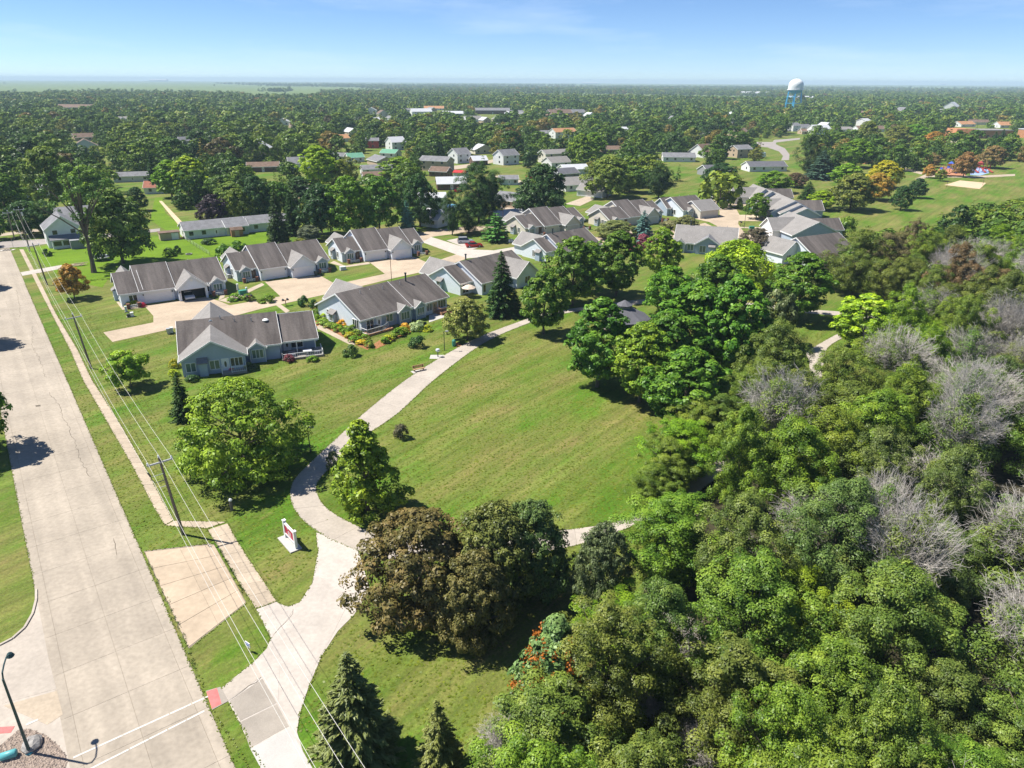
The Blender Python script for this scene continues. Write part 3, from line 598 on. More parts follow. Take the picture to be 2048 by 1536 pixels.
def dormer_bay(h, x, y, w=2.5, depth=0.8, wall='siding_shaded', panes=3, back=3.2, eave=2.55, gable='siding_shaded'):
    """A bay with its own small gable cutting into the roof behind it."""
    ob('wall', gable_wall(x - w / 2, x + w / 2, y - depth, y + 0.3, eave, eave + w * 0.32, 'y'), wall, h)
    rf, tr = gable_roof(x - w / 2, x + w / 2, y - depth, y + back, eave, eave + w * 0.34, 'y', 0.3, 0.25)
    r = ob('roof', rf, 'roof_clean', h); ob('fascia', tr, 'trim_white', r)
    window(h, x, y - depth, 1.5, w * 0.68, 1.35, '-y', panes, 'glass_teal')
    for x0_, x1_ in ((x - w / 2 - 0.03, x - w / 2 + 0.1), (x + w / 2 - 0.1, x + w / 2 + 0.03)): ob('corner_board', box(x0_, x1_, y - depth - 0.03, y - depth + 0.05, 0, eave), 'trim_white', h)
def box_bay(h, c, y, n='-x', wall='siding_shaded'):
    """Narrow box bay with a little shed roof on a gable end."""
    x, yy = c
    o = ob('box_bay', face(box(-0.8, 0.8, -0.7, 0.02, 0.0, 2.1), (x, yy, 0), n), wall, h)
    v = [(-1.0, -1.0, 2.1), (1.0, -1.0, 2.1), (1.0, 0.02, 2.75), (-1.0, 0.02, 2.75), (-1.0, -1.0, 2.2), (1.0, -1.0, 2.2), (1.0, 0.02, 2.85), (-1.0, 0.02, 2.85)]
    ob('shed_roof', face((v, box(0, 1, 0, 1, 0, 1)[1]), (x, yy, 0), n), 'roof_clean', o)
    return o
def vents(h, lst):
    for x, y, z in lst: ob('vent_pipe', tube([(x, y, z - 0.4), (x, y, z + 0.55)], 0.07, 6), 'metal_grey', h)
def chimney_pipe(h, x, y, z):
    ob('chimney_pipe', join(tube([(x, y, z - 0.5), (x, y, z + 1.3)], 0.16, 8), tube([(x, y, z + 1.3), (x, y, z + 1.5)], 0.24, 8)), 'metal_dark', h)
def planter(h, x0, x1, y):
    """Low white rail between two brick posts beside the entry."""
    for x in (x0, x1): ob('brick_post', join(box(x - 0.28, x + 0.28, y - 0.28, y + 0.28, 0, 0.95), box(x - 0.34, x + 0.34, y - 0.34, y + 0.34, 0.95, 1.05)), 'rust_brown', h)
    ob('low_rail', join(box(x0, x1, y - 0.05, y + 0.05, 0.62, 0.72), box(x0, x1, y - 0.05, y + 0.05, 0.3, 0.38), *[box(x0 + (x1 - x0) * k / 6 - 0.03, x0 + (x1 - x0) * k / 6 + 0.03, y - 0.03, y + 0.03, 0.05, 0.66) for k in range(1, 6)]), 'trim_white', h)
HOUSES = []       # (x, y, radius) of everything built, for the planting further down
def house(name, label, loc, deg, rad=11):
    HOUSES.append((loc[0] + rad * 0.7 * math.cos(R(deg + 40)), loc[1] + rad * 0.7 * math.sin(R(deg + 40)), rad))
    return thing(name, label, 'house', (*loc, 0), R(deg), 'grey-blue duplex houses of the estate')

def garage_duplex(label, loc, deg, wing=4.5, wing_y=(2.2, 13.0), open_door=False, right_wing=False, wall_front='siding', ridge=6.7, door_m='door_white'):
    h = house('duplex_house', label, loc, deg)
    block(h, 0, 6.05, 0, 14.4, 2.7, ridge, 'x', wall_front)
    if right_wing:
        block(h, 6.05, 12.9, 0.5, 14.2, 2.7, 6.15, 'x', wall_front); block(h, 12.9, 17.2, 2.0, 12.6, 2.7, 5.4, 'x', wall_front)
        dormer_bay(h, 15.4, 2.0, 2.3); door(h, 13.6, 2.0, '-y', 'siding_shaded'); rw = 17.2
    else:
        block(h, 6.05, 16.3, 0.5, 14.2, 2.7, 6.15, 'x', wall_front); dormer_bay(h, 14.6, 0.5, 2.5); rw = 16.3
        window(h, 12.6, 0.5, 1.4, 0.6, 1.4, '-y', 1)
    block(h, -wing, 0.1, wing_y[0], wing_y[1], 2.7, 2.7 + (wing_y[1] - wing_y[0]) * 0.26, 'x', wall_front)
    ym = (wing_y[0] + wing_y[1]) / 2
    box_bay(h, (-wing, ym + 0.6), 0, '-x'); window(h, -wing, ym + 0.6 - 2.4, 1.5, 1.0, 1.4, '-x', 2)
    window(h, -wing - 0.7, ym + 0.6, 1.45, 0.8, 1.2, '-x', 2)
    if wing > 4: dormer_bay(h, -wing + 1.9, wing_y[0], 2.2); door(h, -0.9, wing_y[0], '-y', 'wall_brown')
    else: window(h, -1.6, wing_y[0], 1.4, 1.4, 1.4, '-y', 2)
    # rear gable of the left unit, seen over the wing roof
    rf, tr = gable_roof(-wing + 0.4, 0.3, ym, wing_y[1] + 1.6, 3.4, 5.3, 'y', 0.3, 0.3); r = ob('roof', rf, 'roof_clean', h); ob('fascia', tr, 'trim_white', r)
    garage_door(h, 3.0, 0.0, 4.9, 2.15, '-y', door_m)
    # projecting garage gable
    gx0, gx1, gy = 6.6, 12.2, -1.9
    if open_door:
        d = 2.45
        ob('wall', join(box(gx0, gx0 + 0.45, gy, 0.5, 0, 2.7), box(gx1 - 0.45, gx1, gy, 0.5, 0, 2.7), box(gx0 + 0.45, gx1 - 0.45, gy, gy + 0.25, 2.2, 2.7), (lambda v, f: (v, f))([(gx0, gy, 2.7), (gx1, gy, 2.7), ((gx0 + gx1) / 2, gy, 4.9), (gx0, gy + .25, 2.7), (gx1, gy + .25, 2.7), ((gx0 + gx1) / 2, gy + .25, 4.9)], [(0, 1, 2), (5, 4, 3), (0, 3, 4, 1), (1, 4, 5, 2), (2, 5, 3, 0)])), wall_front, h)
        ob('garage_interior', join(box(gx0 + 0.46, gx1 - 0.46, 0.3, 0.49, 0.0, 2.68), box(gx0 + 0.45, gx0 + 0.5, gy + 0.26, 0.3, 0.0, 2.68), box(gx1 - 0.5, gx1 - 0.45, gy + 0.26, 0.3, 0.0, 2.68), box(gx0 + 0.5, gx1 - 0.5, gy + 0.26, 0.3, 2.6, 2.68)), 'garage_inside', h)
        ob('garage_frame', join(box(gx0 + 0.34, gx0 + 0.47, gy - 0.05, gy + 0.1, 0, 2.22), box(gx1 - 0.47, gx1 - 0.34, gy - 0.05, gy + 0.1, 0, 2.22), box(gx0 + 0.34, gx1 - 0.34, gy - 0.05, gy + 0.1, 2.2, 2.33)), 'trim_white', h)
    else:
        ob('wall', gable_wall(gx0, gx1, gy, 0.55, 2.7, 4.9, 'y'), wall_front, h)
        garage_door(h, (gx0 + gx1) / 2, gy, 4.6, 2.15, '-y', door_m)
    rf, tr = gable_roof(gx0, gx1, gy, 5.2, 2.7, 4.95, 'y', 0.4, 0.35); r = ob('roof', rf, 'roof_clean', h); ob('fascia', tr, 'trim_white', r)
    v = [(0.3 * math.cos(k * math.pi / 4), -0.06, 0.3 * math.sin(k * math.pi / 4)) for k in range(8)]; v += [(a, 0.0, c) for a, _, c in v]
    ob('gable_vent', face((v, [tuple(range(8)), tuple(range(15, 7, -1))] + [(i, (i + 1) % 8, 8 + (i + 1) % 8, 8 + i) for i in range(8)]), ((gx0 + gx1) / 2, gy, 4.1), '-y'), 'trim_white', h)
    for x, y in ((0.28, -0.01), (5.72, -0.01), (gx0 + 0.22, gy - 0.01)): ob('wall_lamp', box(x - 0.08, x + 0.08, y - 0.2, y, 1.75, 2.05), 'metal_dark', h)
    planter(h, -wing + 0.9, -0.9, wing_y[0] - 2.0); planter(h, rw - 3.0, rw - 0.6, -1.6)
    vents(h, [(1.5, 9.2, ridge - 0.9), (4.5, 9.0, ridge - 0.8), (11, 8.6, 5.6), (14, 8.4, 5.7)])
    return h
garage_duplex('duplex with one garage open, nearest the road, row of three facing the drive', (-74.65, 138.50), 33.5, 3.8, (0.05, 11.4), True, ridge=6.4)
garage_duplex('duplex with two shut white garage doors, middle of the row facing the drive', (-56.88, 157.22), 36.5, 4.6, (2.2, 12.6), right_wing=False)
garage_duplex('duplex with two garage doors beside the dark shade trees, farthest of the facing row', (-37.04, 176.02), 34.5, 5.0, (2.3, 11.6), right_wing=True)
garage_duplex('cream-fronted duplex behind the rounded pine, across from the parked red car', (9.4, 210.9), 37, 6.4, (1.0, 11.0), right_wing=True, wall_front='siding_cream', door_m='siding_cream')
hI = garage_duplex('cream-fronted duplex with glazed porch on its gable end, behind the blue spruce', (35.8, 226.0), 34, 7.6, (-0.6, 9.5), right_wing=True, wall_front='siding_cream', door_m='siding_cream')
window(hI, -7.6, 1.0, 1.3, 1.6, 1.5, '-x', 2, 'glass_teal')

# --- D: rear of the nearest duplex, big blue gable towards the lawn
h = house('duplex_house', 'nearest duplex, large blue rear gable with white door and porch rail', (-51.5, 103.3), 21.5, 11)
block(h, 0, 14.7, 0, 12.4, 2.7, 6.0, 'x', 'siding_shaded')
block(h, 14.7, 20.6, 2.6, 11.2, 2.7, 5.5, 'x', 'siding_shaded', roof_y=(0.6, 11.8))
ob('wall', gable_wall(0.12, 9.3, -3.3, 0.2, 2.7, 5.25, 'y'), 'siding_shaded', h)
rf, tr = gable_roof(0.12, 9.3, -3.3, 5.6, 2.7, 5.3, 'y', 0.4, 0.4); r = ob('roof', rf, 'roof_clean', h); ob('fascia', tr, 'trim_white', r)
rf, tr = gable_roof(1.2, 8.4, 6.0, 16.0, 2.9, 5.9, 'y', 0.4, 0.4); r = ob('roof', rf, 'roof_clean', h); ob('fascia', tr, 'trim_white', r)
ob('wall', gable_wall(1.2, 8.4, 12.0, 16.0, 2.9, 5.85, 'y'), 'siding', h)
garage_door(h, 4.8, 16.0, 4.9, 2.15, '+y')
window(h, 1.35, -3.3, 1.45, 1.3, 1.35, '-y', 2, 'glass_teal'); window(h, 4.75, -3.3, 1.45, 1.3, 1.35, '-y', 2, 'glass_teal'); window(h, 7.95, -3.3, 1.55, 1.7, 1.3, '-y', 3)
o = ob('box_bay', box(2.5, 3.7, -4.0, -3.28, 0, 2.1), 'siding_shaded', h)
ob('shed_roof', ([(2.3, -4.3, 2.1), (3.9, -4.3, 2.1), (3.9, -3.28, 2.75), (2.3, -3.28, 2.75), (2.3, -4.3, 2.2), (3.9, -4.3, 2.2), (3.9, -3.28, 2.85), (2.3, -3.28, 2.85)], box(0, 1, 0, 1, 0, 1)[1]), 'roof_clean', o)
door(h, 6.3, -3.3)
ob('porch_floor', box(5.6, 9.3, -4.7, -3.31, 0, 0.3), 'grey_concrete', h)
railing(h, [(7.1, -4.6), (9.2, -4.6), (9.2, -3.4)], 0.3, 0.85); railing(h, [(5.7, -4.6), (5.7, -3.4)], 0.3, 0.85)
dormer_bay(h, 11.2, 0.0, 2.4)
window(h, 17.6, 2.6, 1.4, 1.8, 1.4, '-y', 2); door(h, 16.0, 2.6)
for x in (14.9, 17.4, 20.4): ob('porch_post', box(x - 0.07, x + 0.07, 0.75, 0.9, 0, 2.6), 'trim_white', h)
ob('deck', box(14.8, 21.4, -1.6, 2.59, 0, 0.3), 'grey_concrete', h)
railing(h, [(14.9, 0.7), (14.9, -1.5), (21.3, -1.5), (21.3, 1.5)], 0.3, 0.8)
ob('deck_seat', join(box(15.8, 17.0, -1.0, -0.3, 0.3, 0.72), box(15.8, 17.0, -0.4, -0.28, 0.7, 1.15)), 'cushion', h)
ob('deck_table', join(box(18.2, 19.6, -0.9, 0.1, 0.95, 1.02), box(18.85, 18.95, -0.45, -0.35, 0.3, 0.95)), 'trim_white', h)
ob('deck_seat', join(box(20.0, 20.9, -0.9, -0.2, 0.3, 0.72), box(20.0, 20.9, -0.3, -0.18, 0.7, 1.15)), 'cushion', h)
ob('skylight', lathe([(0.5, 0), (0.5, 0.1), (0.3, 0.25), (0.05, 0.3)], 12), 'trim_white', h, (13.2, 4.6, 5.25))
vents(h, [(6.3, 5.8, 6.0), (8.4, 5.0, 5.5), (11.0, 4.7, 5.4)])
box_bay(h, (20.6, 7.2), 0, '+x')

# --- E: rear of the second duplex with flower beds and a railed deck
h = house('duplex_house', 'duplex with flower beds, white railed deck and two small gabled bays', (-27.0, 120.9), 47, 12)
block(h, 0, 11.2, 0, 13.8, 2.7, 6.05, 'x', 'siding')
block(h, 11.2, 20.6, 0.05, 13.6, 2.7, 5.95, 'x', 'siding')
rf, tr = gable_roof(3.5, 9.9, 6.5, 16.5, 2.8, 5.7, 'y', 0.4, 0.4); r = ob('roof', rf, 'roof_clean', h); ob('fascia', tr, 'trim_white', r)
ob('wall', gable_wall(3.5, 9.9, 13.0, 16.5, 2.8, 5.65, 'y'), 'siding', h); garage_door(h, 6.7, 16.5, 4.9, 2.15, '+y')
ob('wall', box(0.05, 13.2, -0.012, 0.0, 0, 2.6), 'siding_shaded', h)  # thin skin over the front wall, carrying the painted shade tone
dormer_bay(h, 9.4, 0, 2.7); dormer_bay(h, 13.2, 0.05, 2.3)
window(h, 1.9, -0.012, 1.3, 1.5, 1.9, '-y', 2); door(h, 3.9, -0.012); window(h, 6.3, -0.012, 1.6, 1.4, 1.3, '-y', 2, 'glass_teal')
window(h, 16.0, 0.05, 1.5, 1.3, 1.4, '-y', 2, 'glass_teal'); window(h, 19.2, 0.05, 1.6, 1.9, 1.5, '-y', 3); door(h, 17.4, 0.05, '-y', 'wall_tan')
window(h, 0, 1.6, 1.5, 1.7, 1.6, '-x', 3); box_bay(h, (0, 8.4), 0, '-x'); window(h, -0.7, 8.4, 1.4, 0.85, 1.25, '-x', 2); window(h, 0, 10.4, 1.9, 0.5, 0.9, '-x', 1)
ob('deck', box(-0.3, 5.4, -2.2, -0.02, 0, 0.4), 'wood_deck', h); railing(h, [(-0.25, -0.2), (-0.25, -2.1), (3.3, -2.1), (5.3, -1.0), (5.3, -0.2)], 0.4, 0.9)
ob('patio_table', join(lathe([(0.6, 0.72), (0.6, 0.78)], 10), tube([(0, 0, 0), (0, 0, 0.74)], 0.05)), 'metal_dark', h, (2.6, -1.1, 0.4))
ob('deck', box(17.2, 20.6, -2.2, 0.04, 0, 0.45), 'wood_deck', h); railing(h, [(17.3, -0.2), (17.3, -2.1), (18.9, -2.1)], 0.45, 0.85, 'wood_deck')
ob('step', box(19.0, 20.4, -2.8, -2.21, 0, 0.22), 'wood_deck', h)
vents(h, [(4.2, 5.6, 5.6), (9.2, 5.4, 5.5), (13.5, 5.6, 5.5)]); chimney_pipe(h, 15.3, 6.0, 5.9)

# --- F: third rear duplex with the patio umbrella
h = house('duplex_house', 'duplex half hidden by the tall spruce, stepped gable ends and patio umbrella', (-11.00, 147.22), 46, 12)
block(h, -0.9, 2.6, -0.8, 9.0, 2.7, 5.25, 'x', 'siding'); block(h, 2.5, 18.0, -3.9, 9.4, 2.7, 6.1, 'x', 'siding')
rf, tr = gable_roof(-0.4, 5.6, 4.5, 12.6, 2.8, 5.4, 'y', 0.4, 0.4); r = ob('roof', rf, 'roof_clean', h); ob('fascia', tr, 'trim_white', r)
ob('wall', gable_wall(-0.4, 5.6, 8.5, 12.6, 2.8, 5.35, 'y'), 'siding', h)
ob('wall', gable_wall(11.4, 18.2, -5.6, -3.5, 2.7, 5.4, 'y'), 'siding', h)
rf, tr = gable_roof(11.4, 18.2, -5.6, 2.6, 2.7, 5.45, 'y', 0.4, 0.4); r = ob('roof', rf, 'roof_clean', h); ob('fascia', tr, 'trim_white', r)
box_bay(h, (-0.9, 5.4), 0, '-x'); window(h, -1.6, 5.4, 1.4, 0.8, 1.2, '-x', 2); window(h, 0.6, -0.8, 1.3, 1.6, 1.8, '-y', 2); window(h, 9.9, -3.9, 1.3, 1.6, 1.9, '-y', 2, 'glass_teal'); window(h, 6.4, -3.9, 1.4, 1.4, 1.3, '-y', 2); window(h, 14.8, -5.6, 1.5, 1.6, 1.4, '-y', 2); window(h, 3.2, -3.9, 1.4, 0.7, 1.6, '-y', 1)
chimney_pipe(h, 4.2, 2.9, 6.0); vents(h, [(7.5, 2.4, 5.9), (11, 2.2, 5.9)])
ob('patio', box(8.2, 11.2, -5.8, -3.92, 0, 0.12), 'drive_concrete', h)

# --- H: gable end facing left among the maples
h = house('duplex_house', 'duplex with black flue pipe behind the row of maples', (8.78, 176.78), 41, 11)
block(h, -0.5, 3.2, 0.0, 9.0, 2.7, 5.1, 'x', 'siding'); block(h, 3.1, 16.5, -2.6, 9.6, 2.7, 6.0, 'x', 'siding')
rf, tr = gable_roof(0, 6.2, 4.5, 12.8, 2.8, 5.3, 'y', 0.4, 0.4); r = ob('roof', rf, 'roof_clean', h); ob('fascia', tr, 'trim_white', r)
ob('wall', gable_wall(0, 6.2, 8.8, 12.8, 2.8, 5.25, 'y'), 'siding', h)
box_bay(h, (-0.5, 2.6), 0, '-x'); window(h, -0.5, 4.6, 1.5, 0.9, 1.5, '-x', 2); chimney_pipe(h, 4.6, 3.2, 5.9); vents(h, [(12, 3, 5.8)])
window(h, 8.0, -2.6, 1.4, 1.6, 1.4, '-y', 2)

# --- J: gable end with box bay, garage facing right
h = house('duplex_house', 'blue-grey duplex beside the turning circle, cream garage end and round bush', (56.6, 239.6), 30, 11)
block(h, 0, 10.4, 0, 13.0, 2.7, 6.0, 'x', 'siding'); block(h, 4.6, 12.8, -3.2, 5.8, 2.75, 5.2, 'x', 'siding_cream', 'roof_clean'); block(h, -1.6, 3.0, 6.2, 13.6, 2.7, 5.4, 'x', 'siding_shaded')
garage_door(h, 12.8, 1.3, 4.8, 2.15, '+x', 'siding_cream'); window(h, 0, 4.6, 1.5, 1.6, 1.4, '-x', 2); box_bay(h, (0, 6.4), 0, '-x'); dormer_bay(h, 2.6, 0, 2.2); vents(h, [(4, 7, 5.8), (8, 7, 5.8)])

# --- K: long grey roof with two gables towards the viewer
h = house('duplex_house', 'duplex with long light grey roof and two blue gables facing the trees', (43.2, 189.4), -17, 11)
block(h, 0, 15.6, 0, 13.0, 2.7, 6.0, 'x', 'siding_shaded', 'roof_clean')
dormer_bay(h, 1.4, 0, 2.6); window(h, 4.2, 0, 1.4, 1.5, 1.5, '-y', 2, 'glass_teal')
ob('wall', gable_wall(5.6, 11.6, -0.9, 0.3, 2.7, 4.5, 'y'), 'siding_shaded', h)
rf, tr = gable_roof(5.6, 11.6, -0.9, 4.4, 2.7, 4.55, 'y', 0.4, 0.35); r = ob('roof', rf, 'roof_grey', h); ob('fascia', tr, 'trim_white', r)
window(h, 7.4, -0.9, 1.4, 1.5, 1.6, '-y', 2, 'glass_teal'); o = ob('box_bay', box(9.0, 10.4, -1.6, -0.88, 0, 2.1), 'siding_shaded', h)
ob('shed_roof', ([(8.8, -1.9, 2.1), (10.6, -1.9, 2.1), (10.6, -0.88, 2.75), (8.8, -0.88, 2.75), (8.8, -1.9, 2.2), (10.6, -1.9, 2.2), (10.6, -0.88, 2.85), (8.8, -0.88, 2.85)], box(0, 1, 0, 1, 0, 1)[1]), 'roof_clean', o)
chimney_pipe(h, 3.4, 6.4, 5.9); vents(h, [(7, 7, 5.7), (11, 6.8, 5.8), (13, 6.6, 5.9)])

def side_duplex(label, loc, deg, steps, garage_w=5.0, right=True, base='siding_shaded'):
    """Gables stepping towards the viewer, garage wing on the left, low wing on the right."""
    h = house('duplex_house', label, loc, deg, 12)
    for i, (x0, x1, y0, y1, rg) in enumerate(steps):
        ob('wall', gable_wall(x0, x1, y0, y1, 2.6, rg - 0.02, 'y'), base, h)
        rf, tr = gable_roof(x0, x1, y0, y1, 2.6, rg, 'y', 0.4, 0.35); r = ob('roof', rf, 'roof_clean', h); ob('fascia', tr, 'trim_white', r)
    x0 = min(s[0] for s in steps); y1 = max(s[3] for s in steps); x1 = max(s[1] for s in steps)
    block(h, x0 - garage_w, x0 + 5.5, y1 - 9.5, y1 - 2.0, 2.75, 5.5, 'x', 'siding_white', 'roof_clean')
    garage_door(h, x0 - garage_w, y1 - 5.7, 4.9, 2.15, '-x')
    if right: block(h, x1 - 4.5, x1 + 4.2, y1 - 10.5, y1 - 3.4, 2.65, 5.2, 'x', 'siding_shaded', 'roof_stained')
    vents(h, [((x0 + x1) / 2, y1 - 3, steps[-1][4] - 0.3)])
    return h
hM = side_duplex('duplex with three stepped blue gables beside the open lawn', (84.3, 232.0), 0, [(5.7, 14.3, 0, 9, 4.7), (3.2, 14.9, 3.2, 14, 5.4), (1.0, 15.4, 6.2, 20.5, 6.1)], 2.6)
window(hM, 9.0, 0, 1.5, 2.2, 1.3, '-y', 3)
side_duplex('duplex with one broad blue gable, white garage end to the left', (78.4, 199.6), 8, [(0, 14.4, 0, 16.5, 6.0)], 2.4)
side_duplex('farthest duplex at the end of the turning circle, white garage end', (88.3, 263.0), 2, [(4.6, 11.5, 0, 8, 4.7), (2.0, 10.2, 2.4, 13, 5.3), (0, 8.6, 4.6, 17, 5.9)], 6.0)
h = house('duplex_house', 'duplex at the wood edge with grey roof, nearest the loop path', (74.4, 173.4), 27, 11)
block(h, -1.0, 13.5, -1.0, 12.0, 2.7, 6.2, 'x', 'siding'); rf, tr = gable_roof(-5.5, 1.5, 5.0, 13.0, 2.7, 5.4, 'y', 0.4, 0.35); r = ob('roof', rf, 'roof_clean', h); ob('fascia', tr, 'trim_white', r)
ob('wall', gable_wall(-5.5, 1.5, 5.0, 13.0, 2.7, 5.35, 'y'), 'siding', h); window(h, -1.0, 3.6, 1.5, 1.4, 1.4, '-x', 2); window(h, -3.5, 5.0, 1.5, 1.4, 1.4, '-y', 2)

# ------------------------------------------------------------------ other houses of the town
def town_house(label, p, L, W, deg, wall, roof, st=1, pitch=0.42, axis='x', name='town_house', wins=3, extra=None, porch=False, dmat=None, group='houses of the town'):
    h = thing(name, label, 'house' if name != 'garage' and name != 'shed' else name, (*p, 0), R(deg), group)
    HOUSES.append((p[0], p[1], max(L, W) * 0.62))
    ev = 2.5 if st == 1 else 4.9
    half = (W if axis == 'x' else L) / 2
    block(h, -L / 2, L / 2, -W / 2, W / 2, ev, ev + half * pitch, axis, wall, roof, 0.35, 0.3, fascia=True)
    for s in range(st):
        for k in range(wins):
            x = -L / 2 + L * (k + 0.5) / wins
            if s == 0 and k == wins // 2 and dmat:
                door(h, x, -W / 2, '-y', dmat); continue
            ob('window', face(box(-0.55, 0.55, -0.05, 0.02, -0.55, 0.55), (x, -W / 2, 1.5 + 2.5 * s), '-y'), 'glass', h)
        for n, xx in (('-x', -L / 2), ('+x', L / 2)):
            ob('window', face(box(-0.5, 0.5, -0.05, 0.02, -0.55, 0.55), (xx, -W * 0.12, 1.5 + 2.5 * s), n), 'glass', h)
    if porch:
        ob('porch', box(-L * 0.4, L * 0.4, -W / 2 - 2.2, -W / 2 - 0.01, 0, 2.3), wall, h)
        ob('porch_roof', ([(-L * .45, -W / 2 - 2.6, 2.3), (L * .45, -W / 2 - 2.6, 2.3), (L * .45, -W / 2, 3.2), (-L * .45, -W / 2, 3.2), (-L * .45, -W / 2 - 2.6, 2.42), (L * .45, -W / 2 - 2.6, 2.42), (L * .45, -W / 2, 3.32), (-L * .45, -W / 2, 3.32)], box(0, 1, 0, 1, 0, 1)[1]), roof, h)
        for k in range(3): ob('window', face(box(-0.9, 0.9, -0.05, 0.02, -0.6, 0.6), (-L * 0.26 + L * 0.26 * k, -W / 2 - 2.2, 1.4), '-y'), 'glass', h)
    return h
wh = town_house('white two-storey house with glazed front porch at the street corner', (-123.52, 195.59), 8.5, 9.5, 36, 'siding_white', 'roof_grey', 2, 0.75, 'y', wins=2, porch=True)
ob('garage_block', box(0.5, 5.2, -9.6, -6.6, 0, 2.3), 'wall_grey', wh)
